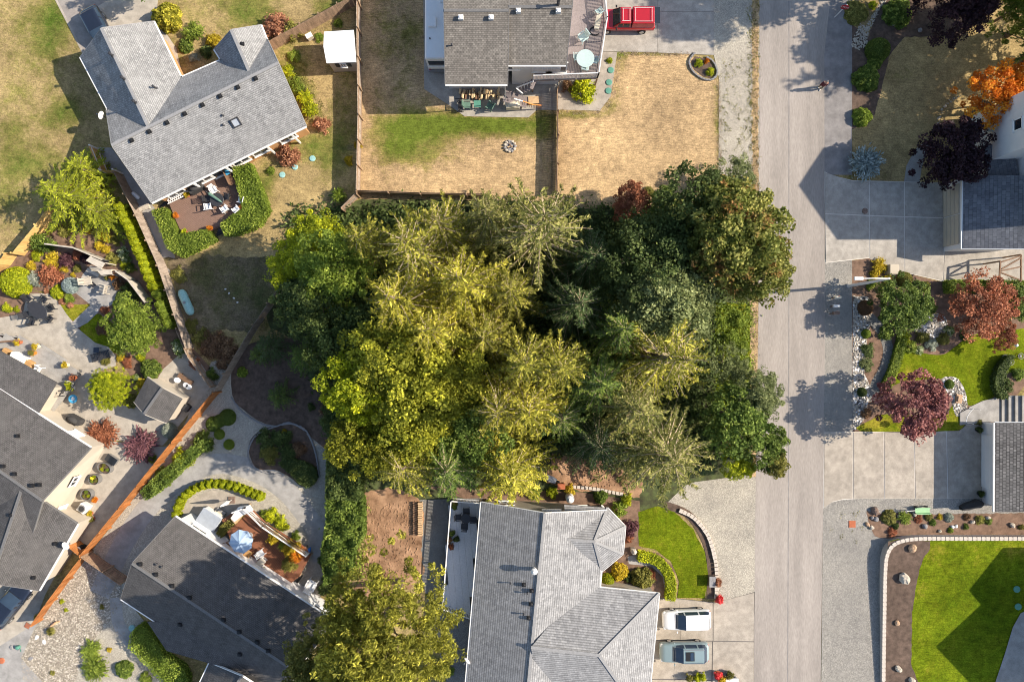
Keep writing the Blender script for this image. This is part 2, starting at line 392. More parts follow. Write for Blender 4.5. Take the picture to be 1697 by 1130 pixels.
def smooth_poly(pts, n=5, closed=True):
    P = [Vector((p[0], p[1], 0)) for p in pts]; out = []; m = len(P)
    for i in range(m if closed else m - 1):
        if closed: a, b, c, d = P[i - 1], P[i], P[(i + 1) % m], P[(i + 2) % m]
        else: a, b, c, d = P[max(i - 1, 0)], P[i], P[i + 1], P[min(i + 2, m - 1)]
        for k in range(n):
            t = k / n
            out.append(.5 * ((2 * b) + (c - a) * t + (2 * a - 5 * b + 4 * c - d) * t * t + (3 * b - a - 3 * c + d) * t ** 3))
    if not closed: out.append(P[-1])
    return [(p.x, p.y) for p in out]
def ragged(pts, step=6., amp=1.5, seed=1):
    rr = random.Random(seed); out = []
    for i in range(len(pts)):
        a, b = Vector(pts[i]), Vector(pts[(i + 1) % len(pts)]); d = b - a; n = max(1, int(d.length / step))
        nn = Vector((-d.y, d.x)).normalized() if d.length > 0 else Vector((0, 0))
        for k in range(n):
            q = a + d * (k / n) + nn * rr.uniform(-amp, amp)
            out.append((q.x, q.y))
    return out
def strip(pts, w, n=4):
    """closed outline of a band of width w (plan units) along a line"""
    P = smooth_poly(pts, n, False); Lf, Rt = [], []
    for i, p in enumerate(P):
        a, b = Vector(P[max(i - 1, 0)]), Vector(P[min(i + 1, len(P) - 1)]); d = (b - a).normalized(); nn = Vector((-d.y, d.x)) * w / 2
        Lf.append((p[0] + nn.x, p[1] + nn.y)); Rt.append((p[0] - nn.x, p[1] - nn.y))
    return Lf + Rt[::-1]
def sheet(name, pts, z, mat, label, cat='ground', smooth=0, jag=0., blobs=None, base=0., zf=None, kind='structure', parent=None, seed=1):
    if smooth: pts = smooth_poly(pts, smooth)
    if jag: pts = ragged(pts, 5., jag, seed)
    P = [g(x, y, 0) for x, y in pts]
    n = len(P)
    if sum(P[i].x * P[(i + 1) % n].y - P[(i + 1) % n].x * P[i].y for i in range(n)) < 0: P.reverse()
    tr = geometry.tessellate_polygon([P])
    bm = bmesh.new(); vs = [bm.verts.new((p.x, p.y, z)) for p in P]
    for a, b, c in tr:
        if (P[b] - P[a]).cross(P[c] - P[a]).z < 0: b, c = c, b
        try: bm.faces.new((vs[a], vs[b], vs[c]))
        except ValueError: pass
    if blobs is not None or zf:
        xs = [p.x for p in P]; ys = [p.y for p in P]
        for ax, lo, hi in ((Vector((1, 0, 0)), min(xs), max(xs)), (Vector((0, 1, 0)), min(ys), max(ys))):
            q = math.ceil(lo)
            while q < hi:
                bmesh.ops.bisect_plane(bm, geom=bm.verts[:] + bm.edges[:] + bm.faces[:], plane_co=ax * q, plane_no=ax, dist=1e-4); q += 1.
    me = bpy.data.meshes.new(name); 
    if zf:
        for v in bm.verts: v.co.z = z + zf(v.co.x / S + CX, CY - v.co.y / S)
    bm.to_mesh(me); bm.free()
    at = me.attributes.new('green', 'FLOAT', 'POINT')
    co = np.empty(len(me.vertices) * 3); me.vertices.foreach_get('co', co); co = co.reshape(-1, 3)
    px, py = co[:, 0] / S + CX, CY - co[:, 1] / S; gr = np.full(len(co), base)
    for bx, by, rx, ry, amt in (blobs or []): gr += amt * np.exp(-((px - bx) / rx) ** 2 - ((py - by) / ry) ** 2)
    at.data.foreach_set('value', gr.astype(np.float32))
    o = link(name, me, mat, parent)
    if parent is None: tag(o, label, cat, None, kind)
    return o
def slabs(parent, polys, z, h, mat, name='slab', shrink=.9):
    for p in polys:
        P = [g(x, y, 0) for x, y in p]; c = sum(P, Vector()) / len(P)
        P = [q + (c - q).normalized() * shrink * S for q in P]
        MB().prism(P, z, z + h).build(name, mat, parent)
# ---------------------------------------------------------------- foliage meshes (numpy)
def quads_mesh(name, V, tint, extra=None):
    """V (n,4,3) leaf quads, tint (n,), extra = (verts, quad faces) solid core"""
    n = len(V); co = V.reshape(-1, 3); fa = np.arange(n * 4).reshape(n, 4); ti = np.repeat(tint, 4)
    if extra is not None:
        ev = np.array(extra[0]); ef = np.array(extra[1]) + len(co)
        co = np.vstack([co, ev]); fa = np.vstack([fa, ef]); ti = np.concatenate([ti, np.full(len(ev), .1)])
    me = bpy.data.meshes.new(name)
    me.vertices.add(len(co)); me.vertices.foreach_set('co', co.astype(np.float32).ravel())
    me.loops.add(fa.size); me.loops.foreach_set('vertex_index', fa.astype(np.int32).ravel())
    me.polygons.add(len(fa)); me.polygons.foreach_set('loop_start', np.arange(0, fa.size, 4, dtype=np.int32))
    me.polygons.foreach_set('loop_total', np.full(len(fa), 4, dtype=np.int32))
    me.update(calc_edges=True)
    a = me.attributes.new('tint', 'FLOAT', 'POINT'); a.data.foreach_set('value', np.clip(ti, 0, 1).astype(np.float32))
    return me
def unit(a): return a / (np.linalg.norm(a, axis=-1, keepdims=True) + 1e-9)
def leaves(P, size, rng, up=.6, asp=.6, along=None, jit=.5, fold=True):
    n = len(P); nr = unit(rng.normal(size=(n, 3)) + np.array([0, 0, up * 2]))
    t = rng.normal(size=(n, 3)) if along is None else along + rng.normal(size=(n, 3)) * jit * .3
    t = unit(t - nr * (t * nr).sum(1, keepdims=True)); b = np.cross(nr, t)
    s = size * rng.uniform(.6, 1.35, (n, 1)) * .5
    return np.stack([P - t * s, P + b * s * asp, P + t * s, P - b * s * asp], 1)
def conifer_mesh(seed, H, R, step=.6, card=.36, droop=.42, nb=5, lo=.12, bare=0., power=.75):
    rng = np.random.default_rng(seed); Vs, Ts, br = [], [], MB()
    z = lo * H
    while z < H * .985:
        f = 1 - z / H
        for k in range(nb if f > .12 else 4):
            az = rng.uniform(0, 2 * math.pi); Lb = R * (f ** power * .95 + .05) * rng.uniform(.5, 1.25)
            zz = z + rng.uniform(-.25, .25); d = np.array([math.cos(az), math.sin(az), 0]); sd = np.array([-d[1], d[0], 0])
            rise = .55 * (1 - f) + .12; ts = np.linspace(0, 1, 5); ang = rng.uniform(-.18, .18)
            def pt(t, d=d, Lb=Lb, zz=zz, rise=rise, sd=sd, ang=ang):
                t = np.asarray(t)[..., None]; return d * Lb * t + sd * (Lb * ang * t * t) + np.array([0, 0, 1.]) * (zz + Lb * (rise * t - droop * t * t * (.4 + f)))
            if Lb > .5: br.tube([Vector(p) for p in pt(ts)], list(np.linspace(.017 + .014 * Lb, .012, 5)), 3, False)
            bt = rng.uniform(0, 1) * .6 + .1
            nt_ = max(3, int(Lb / .14)); tt = np.repeat(np.linspace(.12, 1, nt_), 2); sg = np.tile([1, -1], nt_)
            if bare and rng.uniform() < bare: keep = rng.uniform(size=len(tt)) < .4; tt, sg = tt[keep], sg[keep]
            if not len(tt): continue
            l = np.clip(.25 * Lb * (1.08 - tt) * np.minimum(1, .3 + tt * 2), .14, .85) * rng.uniform(.6, 1.2, len(tt))
            dr = d * .75 + np.outer(sg, sd) * .8 + np.array([0, 0, -.18]); dr = unit(dr + rng.normal(size=dr.shape) * .16)
            base = pt(tt); nc = np.maximum(2, (l / .15).astype(int)); idx = np.repeat(np.arange(len(tt)), nc)
            u = rng.uniform(.05, 1.05, len(idx)); P = base[idx] + dr[idx] * (l[idx] * u)[:, None]; P[:, 2] -= .12 * u * u * l[idx]
            P += rng.normal(size=P.shape) * .035
            Vs.append(leaves(P, card, rng, .75, .27, dr[idx], .9)); Ts.append(bt + rng.normal(size=len(P)) * .13 + (rng.uniform(size=len(P)) < .12) * .35)
        z += step * rng.uniform(.7, 1.3)
    tr = MB().tube([(0, 0, -.2), (0, 0, H * .5), (0, 0, H)], [.022 * H, .013 * H, .02], 8)
    return quads_mesh('crown', np.concatenate(Vs), np.concatenate(Ts)), tr, br
def broad_mesh(seed, H, R, nclu=130, per=110, leaf=.22, rc=.75, flat=.75, low=-.35, up=.6, zc=.62, open_=.0, asp=.7):
    rng = np.random.default_rng(seed); Rz = H * (1 - zc); C = []
    lob = rng.normal(size=(7, 3)); lob = unit(lob); amp = rng.uniform(-.25, .3, 7)
    while len(C) < nclu:
        q_ = rng.uniform(0, 6.283); r_ = math.sqrt(rng.uniform(0, 1)); z_ = math.sqrt(max(0, 1 - r_ * r_)); d = np.array([r_ * math.cos(q_), r_ * math.sin(q_), z_ if rng.uniform() < .78 else -z_])
        if d[2] < low: continue
        w = 1 + sum(a * max(0, float(d @ l)) ** 3 for a, l in zip(amp, lob))
        r = (rng.uniform(.35, 1) ** .45) * w * rng.uniform(.85, 1.08)
        C.append(np.array([d[0] * R * r, d[1] * R * r, zc * H + d[2] * Rz * r * .92]))
    C = np.array(C); Vs, Ts = [], []
    for c in C:
        k = int(per * rng.uniform(.55, 1.3)); d = unit(rng.normal(size=(k, 3))); rad = rc * rng.uniform(.6, 1.25)
        P = c + d * (rng.uniform(.25, 1, (k, 1)) ** .5) * rad * np.array([1, 1, flat]); bt = rng.uniform(.0, .75)
        Vs.append(leaves(P, leaf, rng, up, asp)); Ts.append(bt + rng.normal(size=k) * .16)
    tr = MB().tube([(0, 0, -.2), (0, 0, H * .25), (.1, .05, H * .5), (0, 0, H * .8)], [.02 * H + .05, .017 * H + .03, .012 * H, .02], 8); br = MB()
    for c in C[rng.permutation(len(C))[:min(len(C), 46)]]:
        z0 = H * rng.uniform(.28, .62); m = np.array([c[0] * .45, c[1] * .45, (z0 + c[2]) * .5 - .2])
        br.tube([(0, 0, z0), m, c], [.006 * H, .004 * H, .006], 4, False)
    return quads_mesh('crown', np.concatenate(Vs), np.concatenate(Ts)), tr, br
def dome_core(R, Hh, k=.82, n=12, m=6, z0=.0):
    v, f = [], []
    for i in range(m + 1):
        th = math.pi * i / m
        for j in range(n):
            q = 2 * math.pi * j / n; v.append((R * k * math.sin(th) * math.cos(q), R * k * math.sin(th) * math.sin(q), z0 + Hh * .5 + Hh * .5 * k * math.cos(th)))
    for i in range(m):
        for j in range(n): f.append((i * n + j, (i + 1) * n + j, (i + 1) * n + (j + 1) % n, i * n + (j + 1) % n))
    return v, f
def shrub_mesh(seed, kind):
    """unit shrub: radius 1, height 1 (scaled when placed)"""
    rng = np.random.default_rng(seed)
    if kind == 'dome':      # rounded mound of small leaves
        n = 2600; d = unit(rng.normal(size=(n, 3))); d[:, 2] = np.abs(d[:, 2]) * 1.0 - .12
        ph = rng.uniform(0, 6, 4); a = np.arctan2(d[:, 1], d[:, 0])
        w = 1 + .07 * np.sin(3 * a + ph[0]) + .05 * np.sin(5 * a + ph[1] + d[:, 2] * 4) + .05 * np.sin(9 * a + ph[2] - d[:, 2] * 6)
        P = d * (w * (1 - .16 * rng.uniform(size=n) ** 2))[:, None]; P[:, 2] = np.maximum(P[:, 2], -.05) * .95
        cl = .5 + .35 * np.sin(7 * a + ph[3]) * np.sin(6 * d[:, 2] + ph[1]) + rng.normal(size=n) * .2
        return quads_mesh('shrub', leaves(P, .16, rng, .5, .6), cl, dome_core(.95, 1.7, .88, z0=-.85))
    if kind == 'tight':     # clipped ball
        n = 3200; d = unit(rng.normal(size=(n, 3))); d[:, 2] = np.abs(d[:, 2]) - .15
        P = unit(d) * (1 - .05 * rng.uniform(size=(n, 1))); P[:, 2] = np.maximum(P[:, 2], -.1)
        return quads_mesh('shrub', leaves(P, .11, rng, .3, .6), .45 + rng.normal(size=n) * .22, dome_core(1, 1.8, .95, z0=-.9))
    if kind == 'loose':     # airy, clumpy shrub
        C = unit(rng.normal(size=(34, 3))) * (rng.uniform(.25, 1, (34, 1)) ** .5) * .8; C[:, 2] = np.abs(C[:, 2]) * .9 + .05
        Vs, Ts = [], []
        for c in C:
            k = 70; P = c + rng.normal(size=(k, 3)) * .125; P[:, 2] = np.maximum(P[:, 2], .02)
            Vs.append(leaves(P, .15, rng, .5, .6)); Ts.append(rng.uniform(.05, .8) + rng.normal(size=k) * .15)
        return quads_mesh('shrub', np.concatenate(Vs), np.concatenate(Ts))
    if kind == 'column':    # narrow upright evergreen
        n = 1700; z = rng.uniform(0, 1, n); a = rng.uniform(0, 6.283, n); r = np.minimum(1, (1 - z) * 1.9 + .18) * (.85 + .15 * np.sin(5 * a + 9 * z)) * (1 - .15 * rng.uniform(size=n))
        P = np.stack([r * np.cos(a), r * np.sin(a), z], 1); al = np.stack([np.cos(a) * .4, np.sin(a) * .4, np.ones(n)], 1)
        v, f = dome_core(.8, .98, .95, 8, 6)
        return quads_mesh('shrub', leaves(P, .22, rng, .2, .5, al, 1.), .45 + rng.normal(size=n) * .25, (v, f))
    if kind == 'grassy':    # spiky arching leaves
        n = 420; a = rng.uniform(0, 6.283, n); t = rng.uniform(.15, 1, n); V, T = [], []
        for i in range(n):
            d = np.array([math.cos(a[i]), math.sin(a[i]), 0]); s = np.array([-d[1], d[0], 0]) * .03; l = t[i]; h = rng.uniform(.5, 1)
            p0 = d * .08; p1 = d * l * .6 + np.array([0, 0, h]); p2 = d * l + np.array([0, 0, h * .55]); tt = rng.uniform(.1, .9)
            V += [np.stack([p0 - s, p0 + s, p1 + s, p1 - s]), np.stack([p1 - s, p1 + s, p2 + s * .2, p2 - s * .2])]; T += [tt, tt]
        return quads_mesh('shrub', np.array(V), np.array(T))
    if kind == 'needle':    # spreading juniper-like sprays
        V, T = [], []
        for k in range(120):
            a = rng.uniform(0, 6.283); l = rng.uniform(.4, 1.05); d = np.array([math.cos(a), math.sin(a), 0]); z0 = rng.uniform(.15, .75); m = 18
            u = rng.uniform(.1, 1, m); P = d * (l * u)[:, None] + np.array([0, 0, 1.]) * (z0 * .6 + .45 * u - .35 * u * u)[:, None] + rng.normal(size=(m, 3)) * .05
            V.append(leaves(P, .2, rng, .6, .35, np.tile(d, (m, 1)), .8)); T.append(rng.uniform(.1, .8) + rng.normal(size=m) * .12)
        return quads_mesh('shrub', np.concatenate(V), np.concatenate(T), dome_core(.5, .4, .8))
_SH = {k: [shrub_mesh(100 + 7 * i + j, k) for j in range(3 if k in ('dome', 'loose', 'needle') else 2)] for i, k in enumerate(('dome', 'tight', 'loose', 'column', 'grassy', 'needle'))}
_cnt = [0]
def leaf_obj(name, me, mat, parent=None):
    if not me.materials: me.materials.append(MATS[mat])
    o = bpy.data.objects.new(name, me); COL.objects.link(o)
    if parent is not None: o.parent = parent
    o.material_slots[0].link = 'OBJECT'; o.material_slots[0].material = MATS[mat]
    return o
def shrub(px, py, r, kind, mat, label, h=None, name='shrub', cat='shrub', group=None, z=0., ry=None, rot=None):
    """px,py: where the crown's middle shows; r radius in plan units; h height in metres"""
    _cnt[0] += 1; R = r * S; h = h or R * (1.1 if kind != 'column' else 2.5)
    p = g(px, py, z + h * .55); v = _SH[kind]; o = leaf_obj(name, v[_cnt[0] % len(v)], mat)
    o.location = (p.x, p.y, z); o.scale = (R, (ry or r) * S, h); o.rotation_euler = (0, 0, random.uniform(0, 6.28) if rot is None else rot)
    return tag(o, label, cat, group)
_TREE = {}
def tree(px, py, key, mat, label, H, R, name='tree', cat='tree', group=None, top=.62, bark='bark', branch=None, zsc=None):
    """px,py: where the crown's centre (or a conifer's tip, top=1) shows; H,R metres; key: mesh variant"""
    me, tr, br, H0, R0 = _TREE[key]
    p = g(px, py, H * top); t = thing(name, label, cat, (p.x, p.y, 0), random.uniform(0, 6.28), group)
    t.scale = (R / R0, R / R0, H / H0)
    leaf_obj('crown', me, mat, t)
    for nm, data, mt in (('trunk', tr, bark), ('branches', br, branch or bark)):
        if key + nm not in _TREE:
            m2 = bpy.data.meshes.new(nm); m2.from_pydata(data.v, [], data.f); m2.update(); m2.polygons.foreach_set('use_smooth', [True] * len(m2.polygons)); m2.materials.append(MATS[mt]); _TREE[key + nm] = m2
        leaf_obj(nm, _TREE[key + nm], mt, t)
    return t
def defc(key, seed, H, R, **k): _TREE[key] = (*conifer_mesh(seed, H, R, **k), H, R)
def defb(key, seed, H, R, **k): _TREE[key] = (*broad_mesh(seed, H, R, **k), H, R)
def hedge(name, poly, h, mat, label, cat='hedge', dens=160, leaf=.15, z=0., pool=None, group=None, smooth=0, lump=.08):
    """clipped hedge: leafy skin over a solid body; poly in plan units at the ground"""
    if smooth: poly = smooth_poly(poly, smooth)
    P = [g(x, y, 0) for x, y in poly]; n = len(P)
    if sum(P[i].x * P[(i + 1) % n].y - P[(i + 1) % n].x * P[i].y for i in range(n)) < 0: P.reverse()
    rng = np.random.default_rng(int(abs(poly[0][0] * 7 + poly[0][1]))); pts = []
    tr = geometry.tessellate_polygon([P])
    for a, b, c in tr:
        A, Bv, C = P[a], P[b], P[c]; ar = abs((Bv - A).cross(C - A).z) / 2; k = int(ar * dens) + 1
        u = rng.uniform(size=(k, 2)); fl = u.sum(1) > 1; u[fl] = 1 - u[fl]
        q = np.array(A) + u[:, :1] * np.array(Bv - A) + u[:, 1:] * np.array(C - A); q[:, 2] = h + lump * np.sin(q[:, 0] * 3.1) * np.sin(q[:, 1] * 2.7) + rng.uniform(-.09, .04, k); pts.append(q)
    for i in range(n):
        A, Bv = P[i], P[(i + 1) % n]; l = (Bv - A).length; k = int(l * h * dens * .8) + 1; u = rng.uniform(size=k); q = np.array(A) + u[:, None] * np.array(Bv - A)
        d = np.array((Bv - A).normalized()); nn = np.array([d[1], -d[0], 0]); q = q + nn * rng.uniform(-.08, .06, (k, 1)); q[:, 2] = rng.uniform(0, h, k); pts.append(q)
    pts = np.concatenate(pts); tint = .45 + .2 * np.sin(pts[:, 0] * 2.3 + pts[:, 1]) + rng.normal(size=len(pts)) * .2
    me = quads_mesh(name, leaves(pts, leaf, rng, .5, .6), tint)
    o = link(name, me, mat); o.location.z = z; tag(o, label, cat, group)
    c = sum(P, Vector()) / n
    MB().prism([p + (c - p).normalized() * .07 for p in P], .0, max(.1, h - .1 - lump)).build('core', mat, o)
    return o
# ---------------------------------------------------------------- the ground and everything laid on it
G = 'structure'
sheet('ground', [(-3000, -3000), (4700, -3000), (4700, 4100), (-3000, 4100)], -.02, 'lawn_mixed', 'rough dry grass ground around the houses', blobs=None, base=.3)
sheet('road', [(1259, -2500), (1378, -2500), (1376, 0), (1366, 90), (1367, 560), (1364, 830), (1360, 1130), (1350, 3200), (1236, 3200), (1249, 1130), (1252, 820), (1257, 500), (1259, 0)], .012, 'asphalt', 'pale weathered asphalt street running past the houses', 'road')
sheet('road_seam', [(1307, -2500), (1308.4, -2500), (1308, 560), (1306, 1130), (1290, 3200), (1288.6, 3200), (1304.6, 1130), (1306.6, 560)], .015, 'asphalt_patch', 'thin dark paving seam along the middle of the street', 'road')
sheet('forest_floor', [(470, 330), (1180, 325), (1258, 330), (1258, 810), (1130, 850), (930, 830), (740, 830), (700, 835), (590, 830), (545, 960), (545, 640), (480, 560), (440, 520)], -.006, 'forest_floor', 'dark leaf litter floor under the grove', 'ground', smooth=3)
# --- upper left lot
sheet('lawn_west', [(-900, -900), (88, -900), (94, 0), (138, 88), (200, 190), (220, 300), (120, 330), (40, 380), (-10, 430), (-900, 900)], .0, 'lawn_mixed', 'dry patchy lawn west of the grey house', 'lawn', jag=1.5, base=.28,
      blobs=[(90, 30, 25, 60, .5), (60, 60, 40, 50, .3), (105, 190, 28, 25, .6), (20, 230, 40, 80, .2), (60, 270, 50, 30, .3), (10, 320, 40, 40, .2), (0, 100, 30, 60, -.1)])
sheet('old_driveway', [(92, -300), (185, -300), (185, 0), (160, 12), (140, 25), (165, 60), (180, 110), (150, 110), (92, 0)], .006, 'old_drive', 'worn asphalt driveway beside the dark parked car', 'driveway')
sheet('driveway_kerb', [(90, -300), (94, -300), (95, 0), (140, 88), (137, 90), (91, 0)], .012, 'concrete_warm', 'narrow pale kerb along the worn driveway', 'kerb')
sheet('front_walk', [(140, 25), (160, 12), (185, -2), (245, -60), (262, 0), (258, 35), (275, 55), (292, 80), (300, 115), (285, 125), (250, 80), (180, 75), (165, 60)], .01, 'concrete_pale', 'pale concrete apron and walk before the grey house', 'path')
sheet('lawn_front', [(262, -300), (590, -300), (592, 0), (440, 78), (425, 50), (360, 70), (320, 90), (275, 55), (258, 35)], .002, 'lawn_mixed', 'green and straw lawn north of the grey house', 'lawn', jag=1.5, base=.25,
      blobs=[(410, 15, 40, 30, .55), (560, 20, 50, 30, .5), (500, 20, 25, 25, -.4), (330, 15, 40, 25, .1), (460, 40, 30, 25, .3)])
sheet('side_yard', [(440, 78), (600, -10), (600, 330), (545, 345), (490, 400), (440, 500), (415, 552), (360, 545), (325, 570), (300, 520), (275, 440), (240, 360), (255, 340), (500, 210), (505, 190)], .004, 'lawn_mixed', 'weedy side yard between the grey house and the board fence', 'lawn', jag=1., base=.22,
      blobs=[(480, 130, 25, 60, .55), (520, 250, 40, 30, .4), (440, 310, 20, 30, .7), (560, 200, 30, 120, .3), (480, 330, 40, 40, -.35), (420, 410, 40, 25, -.3), (500, 170, 30, 30, .25), (350, 480, 60, 60, .2), (400, 520, 50, 30, .25), (540, 150, 15, 40, -.3)])
mk('lawn_bare_shade', (.20, .155, .105), (.13, .115, .055), (.065, .09, .03), f=MLAWN, stripe=.05)  # thin bare grass, darkened so the grove's shade is in its colour
sheet('fenced_yard_shade', [(262, 425), (290, 428), (330, 420), (400, 428), (470, 425), (505, 432), (478, 468), (430, 538), (415, 552), (360, 545), (328, 575), (305, 522), (278, 442)], .009, 'lawn_bare_shade', 'thin grass and bare earth inside the fence angle, darkened with painted shade', 'lawn', jag=2.5, base=.3, blobs=[(380, 470, 40, 40, .2), (330, 450, 20, 40, .3), (440, 500, 30, 40, .3), (300, 450, 14, 14, -.3)])
sheet('gravel_strip', [(150, 245), (185, 245), (250, 337), (262, 352), (285, 345), (290, 360), (262, 360), (290, 425), (300, 470), (280, 460), (240, 362), (200, 300)], .007, 'concrete_grey', 'worn bare strip beside the long fence', 'path')
# --- upper middle lot
sheet('back_lawn', [(598, -300), (705, -300), (705, 150), (737, 170), (770, 194), (876, 196), (892, 182), (922, 182), (922, 300), (920, 334), (598, 330)], .0052, 'lawn_dry', 'backyard lawn, green by the patio and straw towards the fence', 'lawn', jag=1., base=.05,
      blobs=[(790, 206, 110, 18, .85), (700, 225, 60, 45, .75), (655, 235, 40, 40, .35), (850, 212, 60, 22, .5), (640, 250, 40, 60, .15), (640, 40, 40, 60, .4), (690, 60, 25, 60, .35), (660, 150, 40, 60, .2), (620, 200, 15, 60, .15), (905, 200, 20, 100, .35), (720, 260, 60, 14, .2)])
sheet('house_patio', [(700, -200), (1000, -200), (1000, 120), (925, 183), (890, 182), (876, 195), (770, 193), (737, 170), (703, 148)], .01, 'concrete', 'worn concrete patio around the brown roofed house', 'patio')
dwB = sheet('driveway', [(985, -300), (1183, -300), (1183, 92), (1145, 89), (1022, 86), (990, 86)], .008, 'joint_dark', 'stained concrete driveway under the red pickup', 'driveway')
slabs(dwB, [[(985, -60), (1090, -60), (1090, 20), (985, 20)], [(1090, -60), (1183, -60), (1183, 20), (1090, 20)], [(985, 20), (1090, 20), (1090, 87), (985, 86)], [(1090, 20), (1183, 20), (1183, 92), (1090, 88)]], .01, .02, 'concrete', shrink=.35)
sheet('side_walk', [(990, 86), (1023, 87), (1012, 160), (994, 184), (926, 182), (926, 140), (985, 130)], .014, 'concrete_warm', 'pale concrete walk with three green lids', 'path')
sheet('front_lawn', [(1023, 86), (1145, 89), (1165, 130), (1190, 133), (1192, 300), (1195, 345), (925, 345), (925, 183), (994, 185), (1012, 160)], .006, 'lawn_dry', 'scorched straw coloured front lawn by the street', 'lawn', jag=1.2, base=-.08,
      blobs=[(1080, 87, 80, 9, .75), (1024, 120, 9, 60, .7), (960, 190, 60, 10, .75), (1188, 200, 8, 90, .9), (930, 260, 10, 70, .45), (1010, 175, 18, 14, .6), (1060, 240, 60, 40, -.1), (1150, 220, 30, 50, .06)])
sheet('verge_gravel', [(1183, -2000), (1259, -2000), (1259, 0), (1257, 345), (1190, 345), (1192, 133), (1183, 92)], .007, 'gravel_pale', 'pale gravel verge along the street', 'verge')
sheet('verge_grass', [(1246, -2000), (1258, -2000), (1258, 0), (1256, 345), (1257, 790), (1245, 790), (1243, 520), (1247, 345), (1246, 0)], .011, 'lawn_dry', 'strip of dry grass along the street edge', 'verge', jag=1.5, base=-.02, blobs=[(1250, 560, 5, 120, .1)])
sheet('verge_weeds', [(1186, 500), (1245, 505), (1244, 720), (1186, 720)], .003, 'lawn_lush', 'bright green weedy verge beside the street', 'verge', jag=2, base=.5, blobs=[])
sheet('gravel_bay', [(1140, 800), (1253, 785), (1252, 985), (1190, 996), (1188, 950), (1170, 890), (1145, 858), (1100, 838)], .009, 'gravel_pale', 'pale gravel parking bay below the tall fir', 'verge')
# --- right side
sheet('shoulder', [(1376, -2000), (1412, -2000), (1412, 290), (1366, 290), (1366, 90), (1376, 0)], .009, 'asphalt_patch', 'darker asphalt shoulder beside the street', 'verge')
sheet('shoulder_lower', [(1366, 430), (1412, 430), (1413, 720), (1365, 720)], .009, 'gravel_grey', 'grey gravel shoulder by the mailboxes', 'verge')
sheet('shade_lawn', [(1412, -900), (2600, -900), (2600, 310), (1500, 304), (1415, 296), (1410, 180)], .002, 'lawn_mixed', 'dry lawn shaded by trees at the corner lot', 'lawn', jag=1., base=.0, blobs=[(1500, 120, 60, 40, .25), (1440, 290, 60, 20, .2), (1600, 60, 60, 30, .15)])
sheet('bark_bed', [(1411, 40), (1440, 60), (1470, -40), (1600, -40), (1600, 60), (1500, 62), (1475, 90), (1450, 190), (1412, 215)], .005, 'mulch', 'dark bark bed along the corner lot', 'bed', jag=1)
dwC = sheet('drive_apron', [(1366, 284), (1376, 290), (1412, 299), (1560, 303), (1566, 412), (1700, 412), (1700, 468), (1560, 466), (1500, 452), (1440, 428), (1368, 436)], .012, 'joint_pale', 'shaded concrete driveway with pale joints before the double garage', 'driveway')
slabs(dwC, [[(1367, 286), (1412, 300), (1440, 301), (1440, 357), (1367, 354)], [(1441, 301), (1498, 302), (1498, 359), (1441, 357)], [(1499, 302), (1562, 303), (1563, 361), (1499, 359)],
            [(1367, 355), (1440, 358), (1440, 427), (1368, 435)], [(1441, 358), (1498, 360), (1498, 451), (1441, 428)], [(1499, 360), (1563, 362), (1564, 440), (1562, 465), (1499, 451)], [(1565, 413), (1698, 413), (1698, 467), (1563, 465)]], .014, .02, 'concrete', shrink=.5)
sheet('curved_walk', [(1498, 302), (1502, 275), (1515, 250), (1530, 236), (1545, 236), (1535, 255), (1527, 280), (1524, 303)], .01, 'concrete_grey', 'curved concrete walk behind the dark maple', 'path', smooth=0)
sheet('garden_soil', [(1412, 432), (1440, 428), (1500, 452), (1560, 468), (1697, 470), (1760, 470), (1760, 560), (1650, 700), (1590, 715), (1412, 715)], .004, 'mulch_red', 'brown garden soil around the corner beds', 'bed')
sheet('garden_lawn', [(1468, 640), (1484, 590), (1492, 572), (1520, 583), (1560, 588), (1582, 575), (1610, 556), (1660, 548), (1760, 545), (1760, 600), (1665, 620), (1650, 655), (1606, 672), (1590, 640), (1560, 628), (1500, 632)], .012, 'lawn_lush', 'vivid green curved lawn beside the plum tree', 'lawn', smooth=4, base=.62, blobs=[(1500, 610, 20, 20, -.3), (1620, 560, 20, 10, -.25), (1560, 600, 50, 15, .1)])
sheet('lawn_patch', [(1425, 714), (1445, 695), (1470, 686), (1560, 690), (1578, 672), (1592, 690), (1588, 713)], .012, 'lawn_lush', 'small green lawn patch under the plum tree', 'lawn', smooth=3, base=.45, blobs=[(1460, 700, 20, 12, -.3)])
sheet('rock_border', [(1414, 490), (1440, 492), (1445, 530), (1436, 560), (1432, 620), (1442, 640), (1436, 690), (1418, 712), (1413, 712)], .010, 'white_rock', 'white rock border along the gravel shoulder', 'bed', jag=1)
sheet('rock_bed', [(1560, 628), (1585, 626), (1600, 650), (1602, 680), (1585, 690), (1575, 660)], .016, 'white_rock', 'white rock bed beside the plum tree', 'bed', smooth=3)
sheet('rock_patch', [(1515, 530), (1560, 520), (1570, 545), (1550, 560), (1520, 555)], .010, 'white_rock', 'white rock patch between the two garden maples', 'bed', smooth=3)
sheet('dry_creek', strip([(1440, 525), (1462, 550), (1472, 580), (1466, 610), (1450, 640), (1448, 665)], 17), .016, 'gravel_dark', 'dark stone dry creek curving through the garden', 'path')
dwD = sheet('lower_driveway', [(1365, 716), (1590, 714), (1600, 703), (1634, 703), (1634, 826), (1420, 826), (1395, 828), (1378, 832), (1364, 842)], .012, 'joint_pale', 'sunlit concrete driveway with four pale joints', 'driveway')
